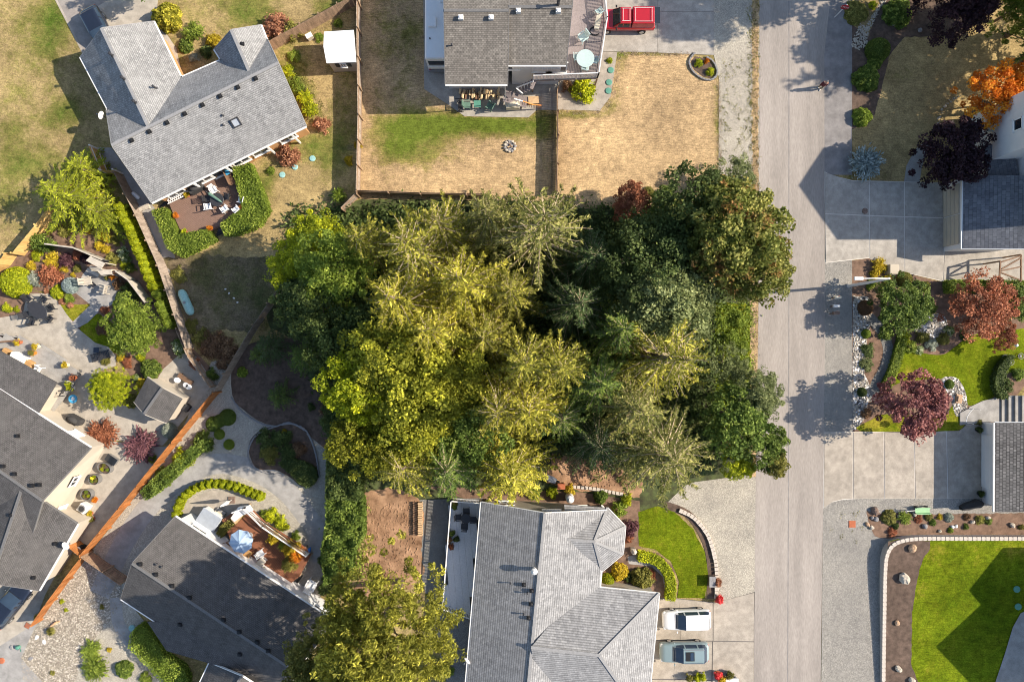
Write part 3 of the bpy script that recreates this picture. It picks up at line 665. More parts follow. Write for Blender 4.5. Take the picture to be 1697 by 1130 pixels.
slabs(dwD, [[(1366, 717), (1413, 716), (1413, 826), (1396, 827), (1380, 831), (1365, 841)], [(1414, 716), (1464, 716), (1465, 826), (1414, 826)], [(1465, 716), (1514, 715), (1516, 826), (1466, 826)],
            [(1515, 715), (1568, 715), (1570, 826), (1517, 826)], [(1569, 714), (1590, 714), (1600, 704), (1634, 704), (1634, 826), (1571, 826)]], .014, .02, 'concrete_warm', shrink=.5)
sheet('gravel_lot', [(1364, 825), (1396, 815), (1420, 820), (1700, 820), (1700, 850), (1480, 862), (1478, 892), (1478, 905), (1478, 1130), (1480, 3000), (1351, 3000), (1361, 1130)], .008, 'gravel_grey', 'grey gravel lot between the street and the block wall', 'verge')
sheet('rock_garden', [(1436, 846), (1470, 852), (1500, 848), (1560, 852), (1760, 848), (1760, 886), (1500, 886), (1470, 892), (1450, 888), (1440, 866)], .014, 'mulch_red', 'narrow rockery bed above the block wall', 'bed', jag=1.2)
def zl(px, py): return max(.18, .78 - max(0, py - 890) * .0022)
sheet('upper_lawn', [(1464, 893), (1480, 889), (2100, 889), (2100, 1500), (1466, 1500), (1462, 1130)], -.03, 'lawn_lush', 'raised vivid green lawn behind the block wall', 'lawn', zf=zl, base=.72,
      blobs=[(1555, 910, 30, 20, .1), (1550, 915, 16, 10, -.5), (1680, 905, 25, 14, -.6), (1530, 990, 14, 60, -.2), (1600, 920, 60, 10, -.15), (1560, 1060, 40, 40, -.05), (1620, 980, 40, 40, .2)])
sheet('mulch_bed', [(1464, 893), (1480, 890), (1532, 892), (1533, 905), (1520, 925), (1512, 960), (1506, 1010), (1507, 1100), (1520, 1130), (1522, 1180), (1463, 1180), (1462, 1100)], .0, 'mulch', 'dark mulch bed with boulders behind the block wall', 'bed', zf=lambda x, y: zl(x, y) + .01, jag=.8)
sheet('raised_walk', [(1697, 1005), (1684, 1012), (1672, 1035), (1660, 1080), (1645, 1130), (1640, 1200), (1760, 1200), (1760, 1005)], .03, 'concrete_grey', 'shaded curved concrete walk across the raised lawn', 'path', zf=zl)
# --- bottom middle lot
sheet('house_bed', [(700, 805), (960, 815), (1060, 830), (1062, 912), (1090, 915), (1118, 940), (1120, 992), (990, 992), (930, 850), (800, 835)], .005, 'mulch_red', 'bark mulch bed around the bay roofed house', 'bed')
sheet('gravel_walk', [(690, 828), (800, 825), (800, 1130), (740, 1130), (700, 960)], .0058, 'gravel_dark', 'dark gravel strip beside the white deck', 'path')
sheet('bare_soil', [(600, 815), (650, 808), (690, 822), (702, 850), (698, 905), (704, 950), (680, 975), (650, 985), (585, 990), (598, 940), (606, 890), (596, 850)], .007, 'dirt', 'bare orange brown soil dug over behind the house', 'soil', jag=2)
sheet('dirt_path', [(915, 752), (1010, 765), (1065, 800), (1060, 825), (955, 812), (905, 800)], .006, 'dirt', 'bare dirt clearing beside the bay roofed house', 'soil', jag=2)
sheet('bay_lawn', [(1058, 848), (1090, 838), (1118, 848), (1148, 876), (1168, 915), (1174, 955), (1168, 991), (1122, 990), (1126, 962), (1112, 930), (1086, 910), (1058, 904)], .012, 'lawn_lush', 'vivid green front lawn inside the stone edging', 'lawn', base=.66, blobs=[(1075, 900, 14, 10, -.1)], jag=.6)
sheet('edge_mulch', strip([(1100, 836), (1140, 852), (1166, 888), (1178, 930), (1178, 992)], 13), .0105, 'mulch', 'dark mulch ring inside the stone edging', 'bed')
sheet('entry_walk', [(1040, 922), (1062, 916), (1090, 922), (1112, 942), (1118, 985), (1104, 990), (1098, 955), (1080, 938), (1042, 934)], .0145, 'concrete_grey', 'curved entry walk behind the yellow hedge', 'path')
dwE = sheet('family_driveway', [(1076, 990), (1122, 991), (1190, 998), (1251, 980), (1248, 1130), (1246, 1400), (1070, 1400)], .012, 'joint_dark', 'warm concrete driveway under the two parked cars', 'driveway')
slabs(dwE, [[(1078, 991), (1125, 992), (1128, 1060), (1078, 1060)], [(1125, 992), (1181, 998), (1181, 1061), (1128, 1060)], [(1182, 999), (1250, 981), (1249, 1062), (1182, 1061)],
            [(1076, 1061), (1120, 1061), (1116, 1124), (1074, 1124)], [(1120, 1061), (1180, 1062), (1179, 1126), (1116, 1124)], [(1181, 1062), (1249, 1063), (1248, 1400), (1179, 1400)], [(1074, 1125), (1178, 1127), (1178, 1400), (1070, 1400)]], .014, .02, 'concrete_warm', shrink=.3)
sheet('side_lawn', [(700, 1080), (760, 1090), (800, 1130), (830, 1200), (500, 1200), (520, 1100)], .004, 'lawn_mixed', 'green side lawn under the big yellow tree', 'lawn', base=.5, blobs=[])
# --- lower left lots
sheet('gravel_yard', [(350, 600), (385, 590), (560, 640), (552, 760), (545, 960), (520, 1010), (300, 860), (200, 980), (240, 1030), (290, 1130), (0, 1140), (0, 1040), (65, 1030), (150, 915), (290, 740)], .003, 'gravel_pale', 'pale pebble yard around the dark roofed house', 'yard')
sheet('river_rock_bed', [(62, 1030), (120, 955), (160, 915), (200, 960), (205, 1000), (180, 1030), (140, 1080), (120, 1140), (40, 1140), (35, 1090)], .007, 'river_rock', 'cream river rock bed beside the orange fence', 'bed', jag=1.5)
sheet('mulch_yard', [(385, 600), (400, 575), (480, 560), (565, 600), (560, 745), (545, 748), (520, 728), (490, 708), (440, 702), (405, 680), (385, 655)], .008, 'mulch', 'dark mulch ground under the shaded saplings', 'bed', smooth=3)
sheet('island_bed', [(412, 745), (420, 722), (445, 708), (480, 704), (505, 715), (520, 745), (527, 785), (518, 803), (500, 806), (480, 790), (455, 778), (425, 776)], .010, 'mulch', 'planted island bed ringed by stones', 'bed', smooth=3)
sheet('curved_path', strip([(165, 985), (205, 900), (250, 835), (305, 790), (360, 768), (420, 780), (470, 810), (505, 850), (528, 890), (535, 930)], 34, 5), .009, 'concrete_grey', 'curving smooth concrete path around the deck', 'path')
sheet('side_path', strip([(192, 990), (196, 1030), (215, 1062), (250, 1090), (280, 1130)], 20, 5), .0115, 'concrete_grey', 'concrete path around the corner of the dark roof', 'path')
sheet('spa_pad', [(300, 850), (318, 825), (350, 812), (395, 818), (415, 828), (400, 860), (360, 880)], .012, 'concrete_warm', 'concrete pad inside the ring of small conifers', 'patio')
sheet('fence_court', [(150, 742), (175, 730), (270, 740), (290, 738), (150, 910), (125, 890), (75, 985), (60, 1025), (0, 1100), (0, 965), (60, 860)], .006, 'concrete_pale', 'pale concrete side court along the orange fence', 'patio')
sheet('drive_corner', [(-40, 1075), (0, 1070), (62, 1030), (35, 1090), (80, 1140), (-40, 1180)], .012, 'concrete_grey', 'grey concrete drive at the bottom corner', 'driveway')
sheet('garden_bed', [(-10, 445), (20, 435), (50, 395), (90, 380), (190, 350), (200, 340), (250, 400), (318, 575), (350, 610), (300, 640), (230, 640), (200, 600), (150, 570), (60, 600), (0, 580)], .003, 'mulch_red', 'brown garden soil between fence and patios', 'bed')
sheet('garden_grass', [(40, 480), (70, 485), (100, 500), (130, 505), (152, 505), (140, 525), (122, 532), (105, 515), (90, 490), (60, 482)], .006, 'lawn_lush', 'small green grass patch between the two patios', 'lawn', base=.4, smooth=3, blobs=[])
sheet('garden_grass_strip', [(132, 545), (150, 530), (165, 520), (185, 545), (200, 580), (190, 585), (170, 575), (150, 562)], .006, 'lawn_lush', 'shaded grass strip below the garden maple', 'lawn', base=.5, smooth=3, blobs=[])
sheet('main_patio', [(42, 500), (50, 487), (80, 486), (97, 500), (110, 520), (130, 545), (158, 568), (180, 575), (192, 590), (192, 606), (150, 620), (130, 614), (110, 605), (33, 560), (-20, 552), (-20, 530), (38, 520)], .009, 'concrete_pale', 'pale curved patio with the oval table', 'patio')
sheet('grey_patio', [(125, 485), (137, 455), (150, 440), (185, 450), (205, 470), (195, 500), (165, 515), (145, 535), (125, 545), (121, 533), (150, 505)], .010, 'concrete_grey', 'grey tiled patio in front of the screen panels', 'patio')
sheet('shed_court', [(128, 612), (165, 605), (160, 650), (195, 672), (235, 672), (270, 612), (300, 585), (325, 590), (345, 620), (350, 640), (270, 738), (180, 728), (150, 740), (60, 690), (95, 640)], .008, 'concrete_pale', 'pale concrete court around the small shed', 'patio')
# ---------------------------------------------------------------- buildings
CAMP = Vector((0, 0, HC))
def hit(px, py, pl):
    a, b, c = pl; n = (b - a).cross(c - a); d = g(px, py, 0) - CAMP
    return CAMP + d * (n.dot(a - CAMP) / n.dot(d))
def slab_roof(parent, pts, mat, th=.14, name='roof', uv=True):
    """one roof plane: top polygon plus thickness"""
    n = len(pts); nn = (pts[1] - pts[0]).cross(pts[2] - pts[0])
    if nn.z < 0: pts = pts[::-1]
    m = MB(); m.v = [tuple(p) for p in pts] + [tuple(p - Vector((0, 0, th))) for p in pts]
    m.f = [tuple(range(n)), tuple(range(2 * n - 1, n - 1, -1))] + [(i, i + n, (i + 1) % n + n, (i + 1) % n) for i in range(n)]
    return m.build(name, mat, parent, uv=uv)
def gable(parent, E0, E1, F1, F0, R0, R1, ze, zr, rmat, wmat, inset=.4, cap='ridge_grey', z0=0., gutter='white', zf=None, walls=True, barge='white', kids=True):
    zf = ze if zf is None else zf
    e0, e1, f0, f1, r0, r1 = g(*E0, ze), g(*E1, ze), g(*F0, zf), g(*F1, zf), g(*R0, zr), g(*R1, zr)
    A = slab_roof(parent, [e0, e1, r1, r0], rmat); Bf = slab_roof(parent, [f0, r0, r1, f1], rmat)
    up = Vector((0, 0, .03))
    MB().bar(r0 + up, r1 + up, .24, .05).build('ridge_cap', cap, A)
    if gutter:
        for a, b in ((e0, e1), (f0, f1)):
            o = ((a + b) / 2 - (r0 + r1) / 2); o.z = 0; o = o.normalized() * .06
            MB().bar(a + o - Vector((0, 0, .09)), b + o - Vector((0, 0, .09)), .12, .12).build('gutter', gutter, parent)
    if barge:
        ax = (r1 - r0).normalized() * .03
        for p, q, s in ((e0, r0, -1), (f0, r0, -1), (e1, r1, 1), (f1, r1, 1)):
            d = Vector((0, 0, -.1)); MB().bar(p + ax * s + d, q + ax * s + d, .05, .2).build('barge_board', barge, parent)
    if walls:
        ax = r1 - r0; ax.z = 0; ax = ax.normalized() * inset
        def end(e, f, r, s):
            de = Vector((r.x - e.x, r.y - e.y, 0)); df = Vector((r.x - f.x, r.y - f.y, 0)); ke, kf = inset / de.length, inset / df.length
            a = e + (r - e) * ke + ax * s; b = f + (r - f) * kf + ax * s; t = Vector((0, 0, -.2)); p = r + ax * s + t * 1.2
            a, b = a + t, b + t
            return [Vector((a.x, a.y, z0)), a, p, b, Vector((b.x, b.y, z0))]
        P, Q = end(e0, f0, r0, 1), end(e1, f1, r1, -1)
        MB().add(P + Q, [(0, 1, 2, 3, 4), (9, 8, 7, 6, 5), (0, 5, 6, 1), (1, 6, 7, 2), (2, 7, 8, 3), (3, 8, 9, 4), (4, 9, 5, 0)]).build('wall', wmat, parent, fix=True)
    return dict(e0=e0, e1=e1, f0=f0, f1=f1, r0=r0, r1=r1, A=[e0, e1, r0], B=[f0, f1, r0], roofA=A, roofB=Bf)
def roof_vents(par, pl, pts, mat='black', size=(.34, .3, .16), name='roof_vent', rz=0.):
    for x, y in pts:
        p = hit(x, y, pl); m = MB().box(p + Vector((0, 0, size[2] / 2)), size, rz); m.lathe((p.x, p.y, p.z + size[2]), [(.14, 0), (.15, .05), (.02, .09)], 8); m.build(name, mat, par)
def roof_pipe(par, pl, pts, r=.05, h=.45, mat='dark_metal', name='vent_pipe', capr=1.6):
    for x, y in pts:
        p = hit(x, y, pl); MB().lathe(tuple(p - Vector((0, 0, .1))), [(r * 2, 0), (r, .12), (r, h), (r * capr, h + .02), (r * capr, h + .09), (r * .5, h + .13)], 10).build(name, mat, par)
def window(par, c, w, h, rz, name='window', frame='white', glass='glass_dark', bars=1):
    """c: middle of the opening on the wall face; rz: wall's outward yaw"""
    o = MB(); R = Matrix.Rotation(rz, 3, 'Z'); c = Vector(c)
    for dx, dz, sx, sz in ((0, h / 2, w + .16, .09), (0, -h / 2, w + .16, .09), (-w / 2, 0, .09, h), (w / 2, 0, .09, h)) + (((0, 0, .05, h),) if bars else ()):
        o.box(c + R @ Vector((.04, dx, dz)), (.08, sx, sz), rz)
    f = o.build(name, frame, par)
    MB().box(c + R @ Vector((.015, 0, 0)), (.03, w, h), rz).build('pane', glass, f)
    MB().box(c + R @ Vector((.09, 0, -h / 2 - .06)), (.14, w + .2, .05), rz).build('sill', frame, f)
    return f
def yaw(a, b):  # yaw of the outward normal to the right of a->b in world
    d = b - a; return math.atan2(-d.x, d.y)
def dish(par_label, px, py, z, rz, name='satellite_dish'):
    p = g(px, py, z); t = thing(name, par_label, 'dish', p, rz)
    m = MB(); n = 14
    for i, (r, d) in enumerate(((.02, .0), (.2, .03), (.36, .12))):
        for j in range(n):
            q = 2 * math.pi * j / n; m.v.append((d - .05, r * math.cos(q), r * math.sin(q) * 1.1 + .35))
    for i in range(2):
        for j in range(n): m.f.append((i * n + j, i * n + (j + 1) % n, (i + 1) * n + (j + 1) % n, (i + 1) * n + j))
    m.build('reflector', 'white_plastic', t, smooth=True)
    MB().tube([(0, 0, -.35), (-.05, 0, 0), (-.05, 0, .35)], .03, 6).build('mount', 'grey_metal', t)
    MB().bar((0, 0, .1), (.45, 0, .3), .03).box((.47, 0, .32), (.1, .07, .07)).build('feed_arm', 'grey_metal', t)

# ---- A: grey shingle house, upper left
hA = thing('house', 'single storey grey shingle house with two cross gables and brown walls', 'house', g(320, 190))
mA = gable(hA, (176, 183), (443, 66), (507, 209), (251, 336), (185, 241), (461, 105), 2.8, 5.1, 'shingle_grey', 'siding_tan', barge='ridge_grey')
gA = gable(hA, (133, 95), (200, 222), (315, 160), (254, 36), (168, 47), (249, 217), 2.8, 5.0, 'shingle_grey', 'siding_tan', barge='ridge_grey')
nA = gable(hA, (355, 82), (395, 145), (462, 118), (432, 42), (383, 50), (417, 128), 2.8, 4.5, 'shingle_grey', 'siding_tan', barge='ridge_grey')
roof_vents(hA, mA['B'], [(219 + (424 - 219) * k / 7, 233.5 - (233.5 - 131) * k / 7) for k in range(8)], rz=.45)
roof_vents(hA, nA['B'], [(402, 74)])
roof_pipe(hA, mA['B'], [(370, 192), (371, 208)], .06, .2)
roof_pipe(hA, gA['B'], [(258, 146)], .07, .5)
for x, y in ((187, 92), (207, 131), (226, 170)): roof_pipe(hA, gA['B'], [(x - 1, y)], .09, .45)
sk = hit(391, 203, mA['B']); rz = yaw(mA['f1'], mA['f0'])
up = (mA['r0'] - mA['f0']); q = Matrix.Rotation(.45, 3, 'Z') @ Matrix.Rotation(math.radians(30), 3, 'X')
fr = MB()
for dx, dy, sx, sy in ((0, .32, .74, .1), (0, -.32, .74, .1), (.32, 0, .1, .74), (-.32, 0, .1, .74)): fr.box(sk + q @ Vector((dx, dy, .1)), (sx, sy, .14), M4=q)
fr = fr.build('skylight', 'dark_metal', hA); MB().box(sk + q @ Vector((0, 0, .1)), (.55, .55, .04), M4=q).build('pane', 'spa_cover', fr)
rzA = yaw(mA['f0'], mA['f1'])
for k in (.12, .3, .42, .55, .68, .86):
    c = mA['f0'].lerp(mA['f1'], k); c = c + Vector((math.cos(rzA), math.sin(rzA), 0)) * -.38; window(hA, (c.x, c.y, 1.5), 1.5 if k != .42 else 1.9, 1.2 if k != .42 else 1.9, rzA)
for k in (.3, .7):
    c = mA['e1'].lerp(mA['f1'], k); rr = yaw(mA['f1'], mA['e1']) ; c = c + Vector((math.cos(rr), math.sin(rr), 0)) * -.38; window(hA, (c.x, c.y, 1.5), 1.2, 1.2, rr)
for k in (.26, .47, .74, .9):
    c = mA['f0'].lerp(mA['f1'], k); c = c + Vector((math.cos(rzA), math.sin(rzA), 0)) * .0; MB().box((c.x, c.y, 1.25), (.14, .14, 2.6), rzA).build('porch_post', 'white', hA)
dish('white satellite dish on the west corner of the grey house', 173, 194, 2.6, math.pi * .9)

# ---- B: brown roof house, top middle
hB = thing('house', 'two storey house with worn brown shingle roof and mauve deck', 'house', g(840, 60))
mB = gable(hB, (738, 140), (841, 140), (846, -120), (733, -120), (736, 18), (843, 18), 5.2, 6.6, 'shingle_brown', 'siding_white', cap='ridge_dark', inset=.5, barge='ridge_dark', z0=3.3)
mB2 = gable(hB, (841.5, 108), (938, 108), (958, -90), (842.5, -90), (843, 12), (948, 12), 5.22, 6.5, 'shingle_brown', 'siding_white', cap='ridge_dark', inset=.35, barge='ridge_dark')
roof_vents(hB, mB['A'], [(764, 31), (814, 31)], 'white', (.4, .34, .3)); roof_vents(hB, mB2['A'], [(859, 20), (925, 20)], 'white', (.4, .34, .3))
p = hit(925, 8, mB2['A']); MB().lathe((p.x, p.y, p.z - .1), [(.13, 0), (.13, 1.0), (.2, 1.05), (.2, 1.2), (.06, 1.3)], 12).build('flue', 'dark_metal', hB)
roof_pipe(hB, mB['A'], [(749, 76)], .05, .3)
c = g(858, 565 - 465 * .916 + 3, 0); window(hB, (g(851, 108, 5.2).x, g(851, 108, 5.2).y + .38, 4.1), 1.0, 1.3, -math.pi / 2)
for x in (900, 925): window(hB, (g(x, 108, 5.2).x, g(x, 108, 5.2).y + .38, 3.9), 1.6, 1.9, -math.pi / 2)
MB().prism([(g(745, 0).x, g(0, 147).y), (g(838, 0).x, g(0, 147).y), (g(838, 0).x, g(0, -60).y), (g(745, 0).x, g(0, -60).y)], 0, 3.3).build('lower_wall', 'siding_white', hB)
for x in (765, 805): window(hB, (g(x, 0).x, g(0, 147).y, 1.6), 1.4, 1.2, -math.pi / 2)
dsp = MB()
for x in (828,): dsp.bar(g(x + 9, 141, 5.1), g(x + 9, 141, 5.1) - Vector((0, 0, 5)), .08)
dsp.build('downpipe', 'white', hB)

# ---- C: white house, upper right
hC = thing('house', 'tall white house with slate roof and double garage, upper right', 'house', g(1640, 300))
ge0, ge1 = g(1597, 291, 2.8), g(1595, 413, 2.8)
gr = [ge0, ge1, g(1702, 413, 4.4), g(1704, 291, 4.4)]
slab_roof(hC, gr, 'shingle_slate'); MB().bar(ge0 - Vector((.05, 0, .1)), ge1 - Vector((.05, 0, .1)), .12, .14).build('gutter', 'white', hC)
wx = g(1564, 0).x; y0, y1 = g(0, 306).y, g(0, 413, 0).y
yA, yB = ge0.y - .15, ge1.y + .15
MB().prism([(wx, yA), (wx, yB), (wx + 4.6, yB), (wx + 4.6, yA)], 0, 2.68).build('wall', 'siding_white', hC)
MB().bar(ge1 + Vector((0, .02, -.1)), g(1702, 413, 4.4) + Vector((0, .02, -.1)), .06, .2).build('barge_board', 'white', hC)
for k in (.28, .72):
    yc = yA + (yB - yA) * k; d = MB().box((wx - .03, yc, 1.12), (.06, 2.6, 2.2)).build('garage_door', 'siding_cream', hC)
    for j in range(4): MB().box((wx - .075, yc, .3 + j * .55), (.03, 2.5, .45)).build('door_panel', 'siding_beige', d)
slab_roof(hC, [g(1629, 241, 3.0), g(1678, 239, 3.5), g(1690, 296, 3.5), g(1640, 298, 3.0)], 'shingle_slate')
px0 = g(1606, 0).x; MB().prism([(px0, g(0, 306).y), (px0 + 3, g(0, 306).y), (px0 + 3, g(0, 258).y), (px0, g(0, 258).y)], 0, 2.85).build('porch_wall', 'siding_white', hC)
bx = g(1604, 0).x
MB().prism([(bx, g(0, 280).y), (bx, g(0, 196).y), (bx + 14, g(0, 196).y), (bx + 14, g(0, 280).y)], 0, 7.2).build('block_wall', 'siding_white', hC)
window(hC, (bx, g(0, 242).y, 6.2), .9, .9, math.pi, bars=0)
MB().box((bx - .25, g(0, 236).y + .8, 3.2), (.5, 1.6, .12)).build('awning', 'teal_pale', hC)
tx = g(1643, 0).x; yn, ys, yp = g(0, 229).y, g(0, 369).y, g(0, 281).y
wl = MB().add([(tx, ys, 0), (tx, ys, 9.4), (tx, yp, 11.5), (tx, yn, 10.2), (tx, yn, 0), (tx + 12, ys, 0), (tx + 12, ys, 9.4), (tx + 12, yp, 11.5), (tx + 12, yn, 10.2), (tx + 12, yn, 0)],
              [(0, 1, 2, 3, 4), (9, 8, 7, 6, 5), (0, 5, 6, 1), (1, 6, 7, 2), (2, 7, 8, 3), (3, 8, 9, 4), (4, 9, 5, 0)]).build('gable_wall', 'siding_white', hC, fix=True)
u = Vector((0, 0, .12))
slab_roof(hC, [Vector((tx - .4, ys - .4, 9.2)) + u, Vector((tx + 12.4, ys - .4, 9.2)) + u, Vector((tx + 12.4, yp, 11.55)) + u, Vector((tx - .4, yp, 11.55)) + u], 'shingle_slate')
slab_roof(hC, [Vector((tx - .4, yn + .4, 10.0)) + u, Vector((tx - .4, yp, 11.55)) + u, Vector((tx + 12.4, yp, 11.55)) + u, Vector((tx + 12.4, yn + .4, 10.0)) + u], 'shingle_slate')

# ---- D: garage roof, right middle
hD = thing('house', 'white garage with dark checked shingle roof beside the sunlit driveway', 'house', g(1680, 770))
d0, d1 = g(1648.5, 700, 2.5), g(1648, 848, 2.5)
slab_roof(hD, [d0, d1, g(1830, 848, 4.6), g(1832, 700, 4.6)], 'shingle_check')
slab_roof(hD, [g(1832, 700, 4.6), g(1830, 848, 4.6), g(1960, 848, 2.5), g(1962, 700, 2.5)], 'shingle_check')
MB().bar(d0 - Vector((.06, 0, .06)), d1 - Vector((.06, 0, .06)), .1, .16).build('gutter', 'white', hD)
MB().bar(d0 + Vector((0, .03, -.06)), g(1832, 700, 4.6) + Vector((0, .03, -.06)), .07, .2).build('barge_board', 'white', hD)
dx = g(1627, 0).x; MB().prism([(dx, d0.y - .3), (dx, d1.y + .3), (dx + 13, d1.y + .3), (dx + 13, d0.y - .3)], 0, 2.35).build('wall', 'siding_white', hD)
gd = MB().box((dx - .03, (d0.y + d1.y) / 2 + .2, 1.1), (.06, 4.8, 2.15)).build('garage_door', 'white', hD)
for j in range(4): MB().box((dx - .075, (d0.y + d1.y) / 2 + .2, .3 + j * .53), (.03, 4.7, .45)).build('door_panel', 'siding_white', gd)
# entry stair beside it
st = thing('entry_steps', 'grey concrete entry steps above the garage corner', 'steps', g(1640, 680))
Lc = st.location
for i in range(4):
    x0, x1 = g(1658 + i * 9, 0).x, g(1667 + i * 9, 0).x
    MB().prism([(x0 - Lc.x, g(0, 655).y - Lc.y), (x1 - Lc.x + .02, g(0, 655).y - Lc.y), (x1 - Lc.x + .02, g(0, 698).y - Lc.y), (x0 - Lc.x, g(0, 698).y - Lc.y)], 0, .17 * (i + 1)).build('step', 'concrete_grey', st)
MB().prism([g(x, y) - Lc for x, y in ((1605, 675), (1628, 664), (1658, 657), (1658, 698), (1632, 700), (1612, 690))], 0, .06).build('landing', 'concrete_grey', st)
MB().prism([g(x, y) - Lc for x, y in ((1590, 684), (1605, 676), (1632, 700), (1590, 704))], 0, .12).build('lower_step', 'concrete_grey', st)
hr = MB().tube([g(1601, 700, .9) - Lc, g(1603, 690, .95) - Lc, g(1608, 682, 1.0) - Lc, g(1613, 677, 1.02) - Lc], .035, 6)
for q in ((1601, 700), (1613, 677)): hr.bar(g(*q) - Lc, g(*q) - Lc + Vector((0, 0, 1)), .05)
hr.build('handrail', 'white', st)

# ---- E: bay roofed house, bottom middle
hE = thing('house', 'grey shingle house with octagonal bay roof and hipped garage wing', 'house', g(930, 980))
mE = gable(hE, (798, 832), (770, 1160), (975, 1190), (1005, 845), (903, 850), (871, 1180), 3.0, 5.0, 'shingle_grey_fine', 'siding_cream', inset=.35)
A_ = g(985, 897, 4.15); V_ = g(940, 893, 4.15); P1, P2, P3, P4 = g(1007, 841, 2.85), g(1037, 872, 2.85), g(1033, 918, 2.85), g(998, 947, 2.85); Q1, Q4 = g(935, 836, 2.85), g(925, 950, 2.85)
for f in ([A_, P1, P2], [A_, P2, P3], [A_, P3, P4], [V_, Q1, P1, A_], [V_, A_, P4, Q4]): slab_roof(hE, f, 'shingle_grey_fine', th=.12)
for a, b in ((A_, P1), (A_, P2), (A_, P3), (A_, P4), (V_, A_)): MB().bar(a + Vector((0, 0, .03)), b + Vector((0, 0, .03)), .24, .05).build('ridge_cap', 'ridge_grey', hE)
for a, b in ((P1, P2), (P2, P3), (P3, P4)): MB().bar(a - Vector((0, 0, .1)), b - Vector((0, 0, .1)), .1, .14).build('gutter', 'white', hE)
MB().prism([Vector((p.x, p.y, 0)) + (Vector((A_.x, A_.y, 0)) - Vector((p.x, p.y, 0))).normalized() * .45 for p in (P1, P2, P3, P4)] + [Vector((V_.x, V_.y, 0))], 0, 2.7).build('bay_wall', 'siding_cream', hE)
H1, H2 = g(993, 1085, 5.3), g(880, 1072, 5.3); N1, N2 = g(994, 973, 3.02), g(1093, 983, 3.02); S1, S2 = g(968, 1200, 3.02), g(1072, 1198, 3.02); NW = g(965, 970, 3.02); SW = g(900, 1190, 3.02)
for f in ([NW, N2, H1, H2], [N2, S2, H1], [H2, H1, S2, SW]): slab_roof(hE, f, 'shingle_grey_fine')
for a, b in ((H1, N2), (H1, S2), (H2, H1)): MB().bar(a + Vector((0, 0, .03)), b + Vector((0, 0, .03)), .26, .05).build('ridge_cap', 'ridge_grey', hE)
for a, b in ((N1, N2), (N2, S2)): MB().bar(a - Vector((0, 0, .1)), b - Vector((0, 0, .1)), .12, .14).build('gutter', 'white', hE)
cc = (N1 + N2 + S1 + S2) / 4
MB().prism([p + (cc - p).normalized() * .5 for p in (N1, N2, S2, S1)], 0, 2.85).build('wing_wall', 'siding_cream', hE)
p = hit(885, 942, mE['A']); MB().lathe((p.x, p.y, p.z - .2), [(.16, 0), (.16, .75), (.27, .78), (.27, .95), (.1, 1.08)], 14).build('chimney_cap', 'white', hE, smooth=False)
roof_vents(hE, mE['A'], [(868, 968), (881, 978), (880, 1000), (876, 1023)]); roof_pipe(hE, mE['A'], [(846, 965), (874, 981), (868, 1016)], .05, .35)
rn = yaw(mE['e0'], mE['f0'])
c = (mE['e0'].lerp(mE['f0'], .56)); window(hE, (c.x, c.y - .34, 3.6), 1.5, .7, math.pi / 2)
for k in (.2, .8): c = mE['e0'].lerp(mE['f0'], k); window(hE, (c.x, c.y - .34, 1.6), 1.3, 1.2, math.pi / 2)
dish('white satellite dish on the roof edge above the orange fence', 776, 1090, 2.6, -2.3)
for k in (.25, .5, .75): c = P1.lerp(P2, k) if k < .4 else (P2.lerp(P3, .5) if k < .6 else P3.lerp(P4, .5)); a = math.atan2(c.y - A_.y, c.x - A_.x); window(hE, (c.x - .42 * math.cos(a), c.y - .42 * math.sin(a), 1.5), 1.0, 1.3, a)

# ---- F: dark roof house, lower left middle
hF = thing('house', 'white house with charcoal roof half in tree shade', 'house', g(370, 1000))
mF = gable(hF, (290, 856), (556, 1031), (470, 1170), (200, 992), (219, 933), (488, 1111), 3.0, 5.0, 'shingle_dark', 'siding_white', cap='ridge_dark', barge='ridge_dark', inset=.3)
mF2 = gable(hF, (347, 1098), (285, 1230), (400, 1290), (470, 1165), (400, 1120), (330, 1250), 3.0, 4.6, 'shingle_dark', 'siding_white', cap='ridge_dark', inset=.3)
slab_roof(hF, [g(244, 1030, 2.9), g(276, 1078, 2.9), g(345, 1096, 2.9), g(420, 1120, 3.6), g(300, 1030, 3.6)], 'shingle_dark')
MB().prism([g(x, y, 2.9) * 1 for x, y in ((262, 1038), (288, 1074), (345, 1092), (380, 1080), (300, 1030))], 0, 2.7).build('porch_wall', 'siding_white', hF)
roof_vents(hF, mF['A'], [(233, 934), (259, 951), (286, 970), (315, 989), (371, 1026), (397, 1046), (427, 1063), (445, 1077)])
roof_vents(hF, mF['B'], [(281, 1063), (299, 1034), (398, 1083)]); roof_pipe(hF, mF['A'], [(260, 934), (269, 938)], .06, .22)
rzF = yaw(mF['e1'], mF['e0'])
for k in (.13, .9):
    c = mF['e0'].lerp(mF['e1'], k) + Vector((math.cos(rzF), math.sin(rzF), 0)) * -.28; window(hF, (c.x, c.y, 2.1), 1.5, .5, rzF)

